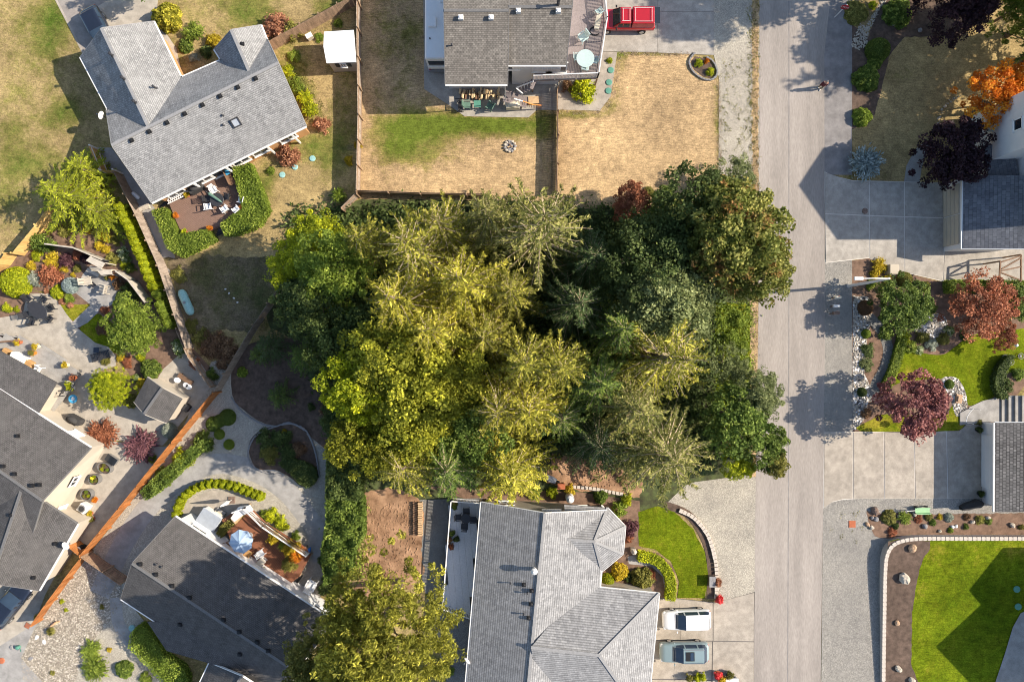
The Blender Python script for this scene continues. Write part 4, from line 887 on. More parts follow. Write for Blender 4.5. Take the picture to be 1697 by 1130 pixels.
# ---- G: dark roof house at the left edge
hG = thing('house', 'cream house with dark roof at the west edge beside the patios', 'house', g(20, 760))
mG = gable(hG, (-120, 570), (150, 742), (40, 930), (-160, 790), (-140, 683), (70, 829), 3.1, 4.9, 'shingle_dark', 'siding_cream', cap='ridge_dark', barge='ridge_dark', inset=.3)
slab_roof(hG, [g(-60, 548, 2.5), g(94, 634, 2.5), g(60, 690, 3.12), g(-90, 592, 3.12)], 'shingle_dark')
MB().prism([g(x, y) for x, y in ((-40, 580), (112, 640), (82, 690), (-40, 620))], 0, 2.35).build('wing_wall', 'siding_cream', hG)
mG3 = gable(hG, (128, 868), (64, 978), (-90, 955), (-30, 800), (37, 808), (-15, 966), 3.0, 4.7, 'shingle_dark', 'siding_cream', cap='ridge_dark', barge='ridge_dark', inset=.3)
roof_vents(hG, mG['A'], [(30, 722), (6, 772), (25, 785), (54, 804), (66, 803)]); roof_vents(hG, mG3['A'], [(92, 900), (56, 956), (20, 853)])
a, b = mG['e1'], mG['f1']; rzG = yaw(b, a)
c = a.lerp(b, .33) + Vector((math.cos(rzG), math.sin(rzG), 0)) * -.28; window(hG, (c.x, c.y, 2.0), .9, .7, rzG)
c = a.lerp(b, .62) + Vector((math.cos(rzG), math.sin(rzG), 0)) * -.28; window(hG, (c.x, c.y, 1.5), 1.3, 1.0, rzG, glass='white')
rzH = yaw(mG['e1'], mG['e0'])
for k in (.86,): c = mG['e0'].lerp(mG['e1'], k) + Vector((math.cos(rzH), math.sin(rzH), 0)) * -.28; window(hG, (c.x, c.y, 1.7), .9, .7, rzH, glass='white')
dish('white satellite dish on the dark roof by the orange fence', 112, 903, 3.2, .6)

# ---- house beyond the east edge (its gables shade the raised lawn)
hI = thing('house', 'house with twin gables east of the raised lawn', 'house', g(1850, 1040))
for (yn_, yp_, ys_), (ze_, zp_) in ((((900), (960), (1012)), (5.0, 6.6)), (((985), (1050), (1125)), (5.6, 8.2))):
    x0 = g(1772 if zp_ < 7 else 1768, 0).x; n_, p_, s_ = g(0, yn_).y, g(0, yp_).y, g(0, ys_).y
    MB().add([(x0, s_, 0), (x0, s_, ze_), (x0, p_, zp_), (x0, n_, ze_), (x0, n_, 0), (x0 + 9, s_, 0), (x0 + 9, s_, ze_), (x0 + 9, p_, zp_), (x0 + 9, n_, ze_), (x0 + 9, n_, 0)],
             [(0, 1, 2, 3, 4), (9, 8, 7, 6, 5), (0, 5, 6, 1), (1, 6, 7, 2), (2, 7, 8, 3), (3, 8, 9, 4), (4, 9, 5, 0)]).build('wall', 'siding_beige', hI, fix=True)
    for y_ in (n_, s_):
        o = .35 * (1 if y_ == n_ else -1)
        pts = [Vector((x0 - .4, y_ + o, ze_ - .1)), Vector((x0 + 9.4, y_ + o, ze_ - .1)), Vector((x0 + 9.4, p_, zp_ + .15)), Vector((x0 - .4, p_, zp_ + .15))]
        slab_roof(hI, pts if y_ == s_ else pts[::-1], 'shingle_grey')

# ---- sheds
sh = thing('garden_shed', 'white roofed garden shed by the board fence', 'shed', g(565, 90))
sp = [g(537, 53, 2.3), g(586, 50, 2.3), g(590, 103, 2.3), g(541, 105, 2.3)]; rm0, rm1 = g(536, 78, 2.6), g(588, 76, 2.6)
Ls = sh.location
slab_roof(sh, [sp[0] - Ls, rm0 - Ls, rm1 - Ls, sp[1] - Ls], 'white_plastic', uv=False); slab_roof(sh, [rm0 - Ls, sp[3] - Ls, sp[2] - Ls, rm1 - Ls], 'white_plastic', uv=False)
c = sum(sp, Vector()) / 4; wp = [p + (c - p).normalized() * .16 for p in sp]
MB().prism([p - Ls for p in wp], 0, 2.2).build('wall', 'siding_beige', sh)
e0, e1 = wp[3] - Ls, wp[2] - Ls; m_ = e0.lerp(e1, .5); window(sh, (m_.x, m_.y, 1.5), .45, .6, -math.pi / 2 - .03, bars=1)
for k in (.28, .72): q = e0.lerp(e1, k); MB().box((q.x, q.y - .02, 1.5), (.35, .05, .7)).build('shutter', 'dark_metal', sh)
s2 = thing('small_shed', 'small grey shingled garden shed in the concrete court', 'shed', g(275, 660)); L2 = s2.location
k2 = gable(s2, (222, 666), (244, 625), (302, 660), (276, 701), (239, 686), (269, 643), 2.1, 2.75, 'shingle_dark', 'siding_cream', cap='ridge_dark', inset=.15, barge='siding_cream', gutter=None)
for ch in s2.children: ch.location = -L2
for h_ in (hA, hB, hC, hD, hE, hF, hG, hI):
    for ch in h_.children: ch.location = -h_.location
# ---------------------------------------------------------------- fences, walls, decks
def fence(label, pts, h, mat, post='wood_post', name='board_fence', bw=.14, gap=.012, rail_side=1, step=2.4, group=None, cat='fence'):
    P = [g(x, y) for x, y in pts]; t = thing(name, label, cat, P[0], 0, group); o = P[0]
    bd = MB(); rr = random.Random(int(pts[0][0]))
    for a, b in zip(P, P[1:]):
        d = b - a; l = d.length; d /= l; n = Vector((-d.y, d.x, 0)) * rail_side; rz = math.atan2(d.y, d.x); k = max(1, int(l / (bw + gap)))
        for i in range(k):
            q = a + d * ((i + .5) * l / k) - o; hh = h + rr.uniform(-.02, .02)
            bd.box((q.x, q.y, hh / 2 + .03), (l / k - gap, .022, hh), rz + rr.uniform(-.02, .02))
        for z in (.3, h - .25): MB().bar(a - o + n * .045 + Vector((0, 0, z)), b - o + n * .045 + Vector((0, 0, z)), .05, .09).build('rail', post, t)
        m = max(1, round(l / step))
        for i in range(m + 1):
            q = a + d * (i * l / m) - o + n * .1; pm = MB().box((q.x, q.y, h / 2 + .05), (.11, .11, h + .1), rz); pm.lathe((q.x, q.y, h + .1), [(.08, 0), (.02, .06)], 4); pm.build('post', post, t)
    b = bd.build('boards', mat, t); b['kind'] = 'stuff'
    return t
fence('tall weathered board fence running beside the white roofed shed', [(597, -160), (598, 60), (600, 200), (597, 322)], 1.75, 'fence_grey', rail_side=1)
fence('brown board fence slanting from the grey house to the tall fence', [(446, 88), (597, 6)], 1.7, 'fence_old', rail_side=1, step=1.8)
fence('low plank fence closing the backyard lawn on the south', [(597, 322), (700, 326), (812, 328)], 1.7, 'fence_old', rail_side=-1)
fence('short leaning fence stub at the tall fence corner', [(596, 326), (572, 350)], 1.6, 'fence_grey')
fence('plank fence between backyard and scorched front lawn', [(922, 152), (923, 230), (921, 322)], 1.25, 'fence_old', rail_side=1)
fence('long weathered fence between the arborvitae and the hedged deck', [(206, 292), (241, 362), (277, 443), (303, 522), (322, 577)], 1.7, 'fence_grey', rail_side=-1)
fence('weathered fence rising diagonally into the grove', [(366, 648), (400, 590), (430, 540), (478, 470), (512, 430)], 1.6, 'fence_grey', rail_side=1)
fence('old short fence below the teal tank', [(303, 545), (322, 590), (358, 640)], 1.4, 'fence_grey')
fence('orange stained fence running diagonally from the shed court', [(366, 648), (300, 728), (215, 834), (152, 911)], 1.8, 'fence_orange', post='fence_orange')
fence('orange stained fence tapering towards the river rocks', [(150, 916), (120, 955), (94, 990), (70, 1024)], 1.5, 'fence_orange', post='fence_orange')
fence('orange fence spur closing off the cream house', [(124, 888), (152, 911)], 1.8, 'fence_orange', post='fence_orange')
fence('brown shaded fence gate joining the charcoal roof', [(154, 914), (188, 938), (216, 958)], 1.7, 'fence_old', post='wood_post')
fence('bright new board fence, short lower panel at the edge', [(-40, 480), (18, 440), (29, 424)], 1.6, 'fence_new', post='fence_new')
fence('bright new board fence, upper panels below the yellow cypress', [(41, 424), (79, 378), (110, 335), (150, 285)], 1.6, 'fence_new', post='fence_new')
fence('tan panel gate at the corner of the grey house', [(165, 250), (182, 290), (204, 290)], 1.6, 'fence_new', post='white')
fence('orange stained fence at the foot of the bay roofed house', [(776, 1080), (800, 1108), (850, 1150)], 1.7, 'fence_orange', post='fence_orange')
# grey composite screens in the garden
def screen(label, pts, h, group=None):
    P = [g(x, y) for x, y in pts]; t = thing('screen_panel_wall', label, 'screen', P[0]); o = P[0]
    for a, b in zip(P, P[1:]):
        d = b - a; l = d.length; rz = math.atan2(d.y, d.x); c = (a + b) / 2 - o; m = max(1, round(l / 1.8))
        for i in range(m):
            q = a.lerp(b, (i + .5) / m) - o; MB().box((q.x, q.y, h / 2), (l / m - .02, .06, h - .1), rz).build('panel', 'composite', t)
        for i in range(m + 1):
            q = a.lerp(b, i / m) - o; MB().box((q.x, q.y, h / 2), (.1, .1, h), rz).build('post', 'dark_metal', t)
        MB().bar(a - o + Vector((0, 0, h)), b - o + Vector((0, 0, h)), .12, .05).build('cap', 'composite', t)
    return t
screen('grey composite screen behind the garden shrubs, upper piece', [(92, 408), (138, 414), (186, 434)], 1.5)
screen('grey composite screen behind the tiled patio, lower piece', [(208, 452), (228, 466), (256, 503)], 1.6)
pg = thing('garden_pavilion', 'grey roofed garden seat shelter on the tiled patio', 'shelter', g(172, 448)); o = pg.location
for poly, z in (([(143, 432), (150, 425), (175, 436), (168, 446)], 1.6), ([(160, 447), (185, 447), (186, 455), (168, 456)], 1.3)):
    P = [g(x, y, z) - o for x, y in poly]; MB().prism(P, z, z + .08).build('roof_panel', 'composite', pg)
    for p in P: MB().box((p.x, p.y, z / 2), (.08, .08, z)).build('post', 'composite', pg)
MB().prism([g(x, y) - o for x, y in ((150, 445), (170, 455), (167, 460), (147, 450))], 0, .45).build('bench_seat', 'composite', pg)

# ---- retaining walls and stone edgings (every block is its own piece)
def path_points(pts, pitch):
    P = [Vector(p) for p in pts]; out = []; acc = 0.
    for a, b in zip(P, P[1:]):
        d = (b - a).length
        while acc <= d:
            q = a.lerp(b, acc / d); out.append((q.x, q.y, math.atan2(-(b - a).y, (b - a).x))); acc += pitch
        acc -= d
    return out
rw = thing('block_retaining_wall', 'pale block retaining wall curving around the raised lawn', 'wall', (0, 0, 0))
wl_ = smooth_poly([(1700, 888), (1600, 888), (1520, 888), (1490, 891), (1472, 899), (1463, 914), (1460, 940), (1460, 1010), (1461, 1130), (1462, 1200)], 8, False)
pp = path_points(wl_, 7.35)
cap_me = MB().box((0, 0, 0), (.345, .34, .12)).build('tmp', 'block', None, bevel=.02); cm = cap_me.data; bpy.data.objects.remove(cap_me)
fc_me = MB().box((0, 0, 0), (.39, .25, .2)).build('tmp', 'block_face', None, bevel=.015); fm = fc_me.data; bpy.data.objects.remove(fc_me)
for (x, y, a), (x2, y2, a2) in zip(pp, pp[1:]):
    q0, q1 = g(x, y, 0), g(x2, y2, 0); hz = zl(x, y) + .06; MB().bar(q0 + Vector((0, 0, hz / 2)), q1 + Vector((0, 0, hz / 2)), .2, hz).build('wall_core', 'block_face', rw)
for i, (x, y, a) in enumerate(pp):
    p = g(x, y); z = zl(x, y)
    c = bpy.data.objects.new('cap_block', cm); COL.objects.link(c); c.parent = rw; c.location = (p.x, p.y, z + .03); c.rotation_euler = (0, 0, a + random.uniform(-.03, .03))
    k = 0
    while z - .15 - k * .205 > -.15:
        b = bpy.data.objects.new('wall_block', fm); COL.objects.link(b); b.parent = rw; b.location = (p.x, p.y, z - .135 - k * .205); b.rotation_euler = (0, 0, a); k += 1
def edging(label, pts, pitch, size, mat, name='stone_edging', closed=False, jit=.05):
    t = thing(name, label, 'edging', (0, 0, 0)); me = MB().box((0, 0, 0), size).build('tmp', mat, None, bevel=.02); m = me.data; bpy.data.objects.remove(me)
    for x, y, a in path_points(smooth_poly(pts, 6, False), pitch):
        p = g(x, y); b = bpy.data.objects.new('block', m); COL.objects.link(b); b.parent = t; b.location = (p.x, p.y, size[2] / 2 + .01); b.rotation_euler = (0, 0, a + random.uniform(-jit, jit)); s = random.uniform(.9, 1.08); b.scale = (s, s, random.uniform(.9, 1.15))
    return t
edging('tan block edging curving around the bay house front lawn', [(1128, 846), (1150, 858), (1172, 886), (1184, 925), (1187, 960), (1186, 990)], 6.6, (.33, .34, .2), 'block')
edging('pale block edging along the dirt clearing', [(952, 806), (975, 808), (1005, 813), (1030, 818)], 6.5, (.3, .3, .2), 'block')
edging('stone ring around the island bed', [(470, 786), (440, 782), (418, 770), (412, 748), (424, 722), (452, 708), (484, 702), (508, 714), (522, 745), (530, 790)], 6, (.34, .14, .12), 'stone_grey', jit=.3)
edging('stone edging below the shaded mulch yard', [(385, 660), (402, 682), (430, 700), (455, 706), (480, 700), (505, 712)], 6, (.36, .14, .12), 'stone_grey', jit=.25)
edging('dark stone ring around the driveway flower bed', [(1150, 90), (1142, 102), (1147, 118), (1162, 130), (1178, 133), (1188, 122), (1182, 104), (1168, 94)], 5, (.26, .16, .16), 'stone_grey', jit=.2)
bs = thing('block_stack', 'two rows of stacked wooden blocks beside the bare soil', 'stack', g(692, 860))
for r_ in range(2):
    for i in range(15):
        q = g(688 + r_ * 9 + (i % 3) * .3, 832 + i * 3.7) - bs.location; MB().box((q.x, q.y, .15 + .12 * r_), (.36, .15, .3 + .24 * r_), .03 * (i % 2)).build('block', 'wood_brown' if r_ == 0 else 'wood_tan', bs)

# ---- decks
def railing(t, pts, z, h, mat, pick=.12, o=Vector(), top=None, name='railing', gap_posts=1.8):
    P = [g(x, y, z) - o for x, y in pts]
    for a, b in zip(P, P[1:]):
        m = MB(); l = (b - a).length; k = max(1, int(l / pick)); u = Vector((0, 0, h))
        m.bar(a + u, b + u, .09, .05).bar(a + Vector((0, 0, .1)), b + Vector((0, 0, .1)), .04, .04)
        for i in range(k + 1): q = a.lerp(b, i / k); m.bar(q + Vector((0, 0, .1)), q + u, .055)
        m.build(name, mat, t)
        kp = max(1, round(l / gap_posts))
        for i in range(kp + 1): q = a.lerp(b, i / kp); MB().box((q.x, q.y, q.z + h / 2), (.1, .1, h + .06)).build('post', mat, t)
def deck(label, poly, z, mat, ang, bw=.14, name='deck', zt=None):
    """boards cut to the outline, laid along ang"""
    P = [g(x, y, z) for x, y in poly]; t = thing(name, label, 'deck', Vector((P[0].x, P[0].y, 0))); o = t.location.copy()
    d = Vector((math.cos(ang), math.sin(ang), 0)); n = Vector((-d.y, d.x, 0)); m = MB(); nn = len(P)
    lo = min(p.dot(n) for p in P); hi = max(p.dot(n) for p in P); q = lo + bw / 2
    while q < hi:
        xs = []
        for i in range(nn):
            a, b = P[i], P[(i + 1) % nn]; fa, fb = a.dot(n) - q, b.dot(n) - q
            if fa * fb < 0: xs.append((a + (b - a) * (fa / (fa - fb))).dot(d))
        xs.sort()
        for a, b in zip(xs[::2], xs[1::2]):
            c = d * ((a + b) / 2) + n * q; m.box((c.x - o.x, c.y - o.y, z - .02), (b - a, bw - .012, .04), ang)
        q += bw
    b = m.build('boards', mat, t); b['kind'] = 'stuff'
    rim = MB()
    for i in range(nn):
        a, c = P[i] - o, P[(i + 1) % nn] - o; rim.bar(a - Vector((0, 0, .15)), c - Vector((0, 0, .15)), .06, .22)
    rim.build('rim_joist', mat, t)
    for p in P:
        if z > .5: MB().box((p.x - o.x, p.y - o.y, z / 2 - .1), (.12, .12, z - .2)).build('support_post', 'wood_post', t)
    return t, o
dB, oB = deck('raised mauve board deck wrapping the brown roofed house', [(930, -60), (998, -60), (1000, 0), (1004, 38), (990, 129), (884, 133), (887, 122), (930, 116)], 2.75, 'deck_mauve', math.radians(84))
railing(dB, [(998, -60), (1000, 0), (1004, 38), (990, 129), (884, 133)], 2.75, 1.05, 'siding_white', .12, oB)
sB = thing('deck_stairs', 'grey stairs with orange handrail below the mauve deck', 'stairs', g(860, 165)); o = sB.location
for i in range(7):
    z = 1.5 - i * .2; q = g(838 + i * 5.5, 160 + i * 1.6, z) - o; MB().box((q.x, q.y, z), (.3, 1.0, .06), -.25).build('tread', 'deck_mauve', sB)
for i in range(6):
    z = 2.6 - i * .19; q = g(884 - i * 5, 139 + i * 2.4, z) - o; MB().box((q.x, q.y, z), (.3, 1.0, .06), -.4).build('tread', 'deck_mauve', sB)
MB().prism([g(x, y, 1.5) - o for x, y in ((852, 150), (840, 154), (836, 165), (846, 166))], 1.44, 1.5).build('landing', 'deck_mauve', sB)
for a, b, mt in (((852, 164, 2.3), (866, 168, 1.9), 'white'), ((866, 168, 1.9), (884, 174, 1.1), 'handrail'), ((884, 174, 1.1), (897, 175, .95), 'handrail'), ((855, 146, 2.5), (884, 135, 3.6), 'siding_white'), ((855, 146, 2.5), (866, 155, 2.4), 'siding_white')):
    m = MB(); A, Bq = g(*a) - o, g(*b) - o; m.bar(A, Bq, .09, .06)
    for i in range(7): q = A.lerp(Bq, i / 6); m.bar(q, q - Vector((0, 0, min(.9, q.z))), .035)
    m.build('handrail', mt, sB)
MB().prism([g(x, y) - o for x, y in ((875, 163), (892, 162), (893, 174), (876, 175))], 0, .4).build('lower_landing', 'wood_tan', sB)

dA, oA = deck('low brown deck enclosed by clipped hedges', [(279, 334), (398, 264), (420, 300), (410, 348), (356, 380), (304, 393), (290, 362)], .45, 'deck_brown', math.radians(32))
for k in range(3):
    q = g(275 + k * 3.5, 339 - k * 2.2) - oA; MB().box((q.x, q.y, .12 + k * .1), (.26, 1.1, .05), math.radians(-58)).build('tread', 'black', dA)
    q = g(368 + k * 2, 386 - k * 3.2) - oA; MB().box((q.x, q.y, .1 + k * .1), (1.0, .26, .05), .45).build('tread', 'dark_metal', dA)
dF, oF = deck('red brown deck with white railings beside the charcoal roof', [(368, 862), (392, 845), (410, 838), (440, 868), (505, 908), (514, 920), (495, 955), (470, 975), (440, 955), (395, 925)], .75, 'deck_red', math.radians(57))
railing(dF, [(392, 845), (410, 838), (440, 868), (512, 916)], .75, 1.0, 'white', .14, oF)
MB().prism([g(x, y, .75) - oF for x, y in ((398, 838), (414, 836), (420, 845), (405, 852), (392, 862), (386, 856))], .7, 1.25).build('white_wall', 'white', dF)
MB().prism([g(x, y, .75) - oF for x, y in ((386, 858), (400, 846), (406, 852), (393, 866))], .72, 1.2).build('planter_bench', 'wood_tan', dF)
pe = MB()
for i in range(16): q = g(430 + i * 4.4, 863 + i * 3.1, 2.0) - oF; pe.box((q.x, q.y, 1.7), (.06, .9, .06), math.radians(57 - 90 + 90))
pe.bar(g(428, 864, 1.7) - oF - Vector((0, 0, .05)), g(500, 914, 1.7) - oF - Vector((0, 0, .05)), .08); pe.build('slat_shelf', 'wood_brown', dF)
for k in range(4): q = g(478 + k * 5, 962 - k * 2 + k * 2, .6 - k * .15) - oF; MB().box((q.x, q.y, .62 - k * .15), (.3, 1.4, .05), math.radians(-35)).build('tread', 'black', dF)

dE, oE = deck('white vinyl deck along the west side of the bay house', [(749, 826), (797, 830), (781, 1018), (735, 1002)], .55, 'deck_vinyl', math.radians(-85), bw=.6)
railing(dE, [(797, 830), (749, 826), (735, 1002), (781, 1018)], .55, 1.0, 'white', .13, oE)

dG, oG = deck('grey patio deck with steps beside the cream house', [(-20, 552), (36, 560), (112, 607), (130, 616), (112, 650), (80, 690), (62, 680), (95, 632), (-20, 585)], .45, 'concrete_grey', math.radians(-31), bw=.5, name='terrace')
for k in range(3):
    a, b = g(64 + k * 3, 576 - k * 2), g(106 + k * 3, 603 - k * 2); c = (a + b) / 2 - oG; MB().box((c.x, c.y, .16 - k * .05 + .1), ((b - a).length, .3, .3 - k * .1), math.atan2((b - a).y, (b - a).x)).build('step', 'concrete_grey', dG)
MB().bar(g(134, 620, 1.4) - oG, g(112, 655, 1.4) - oG, .08).bar(g(128, 617, 1.4) - oG, g(134, 620, 1.4) - oG, .08).build('handrail', 'dark_metal', dG)
for q in ((134, 620), (126, 633), (118, 645), (112, 655)): p = g(*q) - oG; MB().box((p.x, p.y, .7), (.07, .07, 1.4)).build('post', 'dark_metal', dG)
tl = thing('timber_frame', 'brown timber trellis standing over the concrete strip', 'trellis', g(1670, 452)); o = tl.location
for a, b in (((1658, 433, 2.2), (1656, 464, 2.2)), ((1692, 422, 2.2), (1692, 466, 2.2)), ((1660, 434, 2.2), (1692, 424, 2.2)), ((1659, 449, 2.2), (1692, 442, 2.2)), ((1660, 446, 2.2), (1691, 428, 2.2)), ((1659, 452, 2.2), (1690, 464, 2.2))):
    MB().bar(g(*a) - o, g(*b) - o, .12, .1).build('beam', 'wood_brown', tl)
for q in ((1658, 433), (1656, 464), (1692, 422), (1692, 466)): p = g(*q, 2.2) - o; MB().box((p.x, p.y, 1.1), (.12, .12, 2.15)).build('post', 'wood_brown', tl)
# ---------------------------------------------------------------- vehicles (local x = forward)
def loft(rings, caps=True):
    m = MB(); n = len(rings[0])
    for r in rings: m.v += [tuple(p) for p in r]
    for i in range(len(rings) - 1):
        for j in range(n): m.f.append((i * n + j, i * n + (j + 1) % n, (i + 1) * n + (j + 1) % n, (i + 1) * n + j))
    if caps: m.f.append(tuple(range(n))[::-1]); m.f.append(tuple((len(rings) - 1) * n + j for j in range(n)))
    return m
def section(x, w, z0, z1, r=.25, sh=.9):
    """rounded car section: sill narrower, shoulder widest"""
    h = z1 - z0; w2 = w / 2
    pts = [(-w2 * .86, z0), (-w2 * .97, z0 + h * .18), (-w2, z0 + h * .5), (-w2 * .98, z0 + h * .75), (-w2 * sh, z1 - h * .06), (-w2 * .7, z1), (-w2 * .3, z1 + .015), (w2 * .3, z1 + .015), (w2 * .7, z1), (w2 * sh, z1 - h * .06), (w2 * .98, z0 + h * .75), (w2, z0 + h * .5), (w2 * .97, z0 + h * .18), (w2 * .86, z0)]
    return [Vector((x, y, z)) for y, z in pts]
def wheel(t, x, y, r=.33, w=.22):
    s = 1 if y > 0 else -1; k = thing('wheel', None, None, (x, y, r)); k.parent = t
    m = MB().tube([(0, -w / 2, 0), (0, -w / 2 + .03, 0), (0, w / 2 - .03, 0), (0, w / 2, 0)], [r * .9, r, r, r * .9], 18); m.build('tyre', 'rubber', k, smooth=False)
    m = MB().tube([(0, s * (w / 2 - .02), 0), (0, s * (w / 2 + .012), 0)], [r * .62, r * .58], 14)
    m.build('rim', 'rim', k)
def car(label, px, py, ang, Lg, Wd, paint, body, cab, zbelt, zroof, name='parked_car', group=None, glass='glass_dark', wb=.58, hr=.33, sunroof=False, rails=False, z0=.2, side_split=(.5,), lower=None):
    """body: list of (x/L from rear -.5...5, width factor, top z); cab: (base rear x, base front x, roof rear x, roof front x) fractions"""
    p = g(px, py, zroof * .6); t = thing(name, label, 'car', (p.x, p.y, .03), ang, group)
    rings = [section(x * Lg, Wd * wf, z0 + (.12 if abs(x) > .48 else 0), zt) for x, wf, zt in body]
    m = loft(rings); m.build('body', paint, t, smooth=True, fix=True)
    br, bf, rr, rf = [c * Lg for c in cab]; wb_, wr_ = Wd * .92, Wd * .74
    zb = zbelt - .06; nu, nv = 29, 17; s_ = wr_ / wb_; V = []; cl = lambda q: max(0., min(1., q))
    X = [br + (bf - br) * i / (nu - 1) for i in range(nu)]; Y = [math.sin((j / (nv - 1) * 2 - 1) * math.pi / 2) for j in range(nv)]
    pu = lambda x: (cl((x - br) / (rr - br)) * cl((bf - x) / (bf - rf))) ** .8
    pv = lambda y: cl((1 - abs(y)) / (1 - s_)) ** .8
    for x in X:
        for y in Y: V.append(Vector((x, y * wb_ / 2 * (1 - .10 * cl((x - rf) / (bf - rf)) - .08 * cl((rr - x) / (rr - br))), zb + (zroof - .05 - zb) * pu(x) * pv(y) + .05 * (1 - y * y) * pu(x))))
    parts = {}
    for i in range(nu - 1):
        for j in range(nv - 1):
            x, y = (X[i] + X[i + 1]) / 2, (Y[j] + Y[j + 1]) / 2; u = (x - br) / (bf - br); nm = 'cabin_frame'
            if x > rf and abs(y) < .84: nm = 'windscreen' if x < bf - .08 else nm
            elif x < rr and abs(y) < .8: nm = 'rear_window' if x > br + .06 and pu(x) < .93 else nm
            elif abs(y) > s_ - .02 and .2 < pv(y) < .93 and pu(x) > .5: nm = 'side_window' if all(abs(u - q) > .02 for q in side_split) else nm
            elif pu(x) > .95 and pv(y) > .95: nm = 'roof'
            k = (nm, y > 0, sum(u > q for q in side_split)) if nm == 'side_window' else (nm,)
            parts.setdefault(k, []).append((i * nv + j, (i + 1) * nv + j, (i + 1) * nv + j + 1, i * nv + j + 1))
    for k, fs in parts.items():
        m = MB(); m.v = [tuple(p) for p in V]; m.f = fs; o_ = m.build(k[0], paint if k[0] in ('roof', 'cabin_frame') else glass, t, smooth=True)
        bm = bmesh.new(); bm.from_mesh(o_.data); bmesh.ops.delete(bm, geom=[q for q in bm.verts if not q.link_faces], context='VERTS'); bm.to_mesh(o_.data); bm.free()
    for sx in (-1, 1):
        for sy in (-1, 1): wheel(t, sx * wb * Lg / 2, sy * (Wd / 2 - .11), hr)
    fx, fz = .485 * Lg, body[-2][2]
    for sy in (-1, 1):
        MB().blob((fx - .1, sy * Wd * .36, fz - .12), (.16, .2, .09), 3, 8, 5, 0).build('headlight', 'lamp_clear', t, smooth=True)
        MB().box((-.485 * Lg + .06, sy * Wd * .38, fz - .02), (.12, .2, .16)).build('taillight', 'lamp_red', t, bevel=.02)
        MB().blob((bf * .86 - .05, sy * (Wd / 2 + .08), zbelt + .05), (.07, .11, .07), 2, 8, 5, 0).build('wing_mirror', paint, t, smooth=True)
    MB().box((.49 * Lg, 0, .5), (.1, .5, .1)).build('number_plate', 'white', t)
    if sunroof:
        q = MB().box(((rr + rf) / 2 + .35, 0, zroof + .03), (.75, .8, .02)).build('sunroof', 'black', t); MB().box(((rr + rf) / 2 + .2, 0, zroof + .045), (.28, .7, .01)).build('glass_panel', glass, q)
    if rails:
        for sy in (-1, 1): MB().bar((rr, sy * wr_ * .46, zroof + .06), (rf - .1, sy * wr_ * .46, zroof + .06), .04).build('roof_rail', 'grey_metal', t)
    return t
hatch = [(-.5, .62, .7), (-.492, .78, .82), (-.475, .9, .92), (-.43, .97, .96), (-.3, 1, .98), (0, 1, .97), (.2, 1, .95), (.38, .96, .88), (.46, .86, .78), (.5, .66, .62)]
suvb = [(-.5, .66, .75), (-.492, .82, .88), (-.475, .93, .98), (-.43, .98, 1.02), (-.3, 1, 1.04), (0, 1, 1.03), (.2, 1, 1.02), (.4, .97, .97), (.47, .9, .86), (.5, .74, .7)]
W_ = car('white hatchback parked nose to the hipped garage', 1139, 1028, math.pi + .03, 4.35, 1.78, 'paint_white', hatch, (-.47, .27, -.40, .05), .95, 1.5, glass='glass_blue', side_split=(.33, .72))
B_ = car('grey blue estate car with sunroof beside the white hatchback', 1135, 1082, math.pi + .01, 4.4, 1.78, 'paint_blue', suvb, (-.46, .27, -.36, .06), 1.02, 1.58, glass='glass_blue', sunroof=True, rails=True, side_split=(.3, .66))
car('black car parked beside the grey house garage', 163, 50, math.radians(-62), 4.6, 1.85, 'paint_navy', hatch, (-.44, .26, -.34, .03), .95, 1.45, glass='glass_blue', side_split=(.4, .75))
car('dark navy car under the eave at the west edge', 14, 1002, math.radians(52), 4.7, 1.85, 'paint_navy', hatch, (-.42, .26, -.3, .05), .95, 1.45, side_split=(.4, .75), glass='glass_blue')
# red pickup with canopy
p = g(1037, 31, 1.1); t = thing('pickup_truck', 'red pickup truck with canopy and open tailgate window', 'truck', (p.x, p.y, .04), math.pi)
Lg, Wd = 5.2, 1.85
loft([section(x * Lg, Wd * wf, .45, zt) for x, wf, zt in ((-.5, .95, 1.05), (-.48, 1, 1.12), (0, 1, 1.12), (.22, 1, 1.12), (.42, .98, 1.08), (.48, .93, .98), (.5, .84, .85))]).build('body', 'paint_red', t, smooth=True, fix=True)
def trunc(m, x0, x1, xa, xb, w0, w1, z0, z1):
    return m.add([(x0, -w0 / 2, z0), (x1, -w0 / 2, z0), (x1, w0 / 2, z0), (x0, w0 / 2, z0), (xa, -w1 / 2, z1), (xb, -w1 / 2, z1), (xb, w1 / 2, z1), (xa, w1 / 2, z1)], [(0, 1, 5, 4), (1, 2, 6, 5), (2, 3, 7, 6), (3, 0, 4, 7), (4, 5, 6, 7), (3, 2, 1, 0)])
trunc(MB(), -.42, 1.15, -.38, .55, 1.68, 1.42, 1.08, 1.72).build('cab', 'paint_red', t, bevel=.04)
trunc(MB(), -2.52, -.50, -2.45, -.52, 1.74, 1.5, 1.10, 1.74).build('canopy', 'paint_red', t, bevel=.05)
MB().add([(1.13, -.74, 1.12), (1.13, .74, 1.12), (.60, .64, 1.70), (.60, -.64, 1.70), (1.16, -.74, 1.14), (1.16, .74, 1.14), (.63, .64, 1.72), (.63, -.64, 1.72)], [(4, 5, 6, 7), (0, 1, 5, 4), (1, 2, 6, 5), (2, 3, 7, 6), (3, 0, 4, 7)]).build('windscreen', 'glass_dark', t, fix=True)
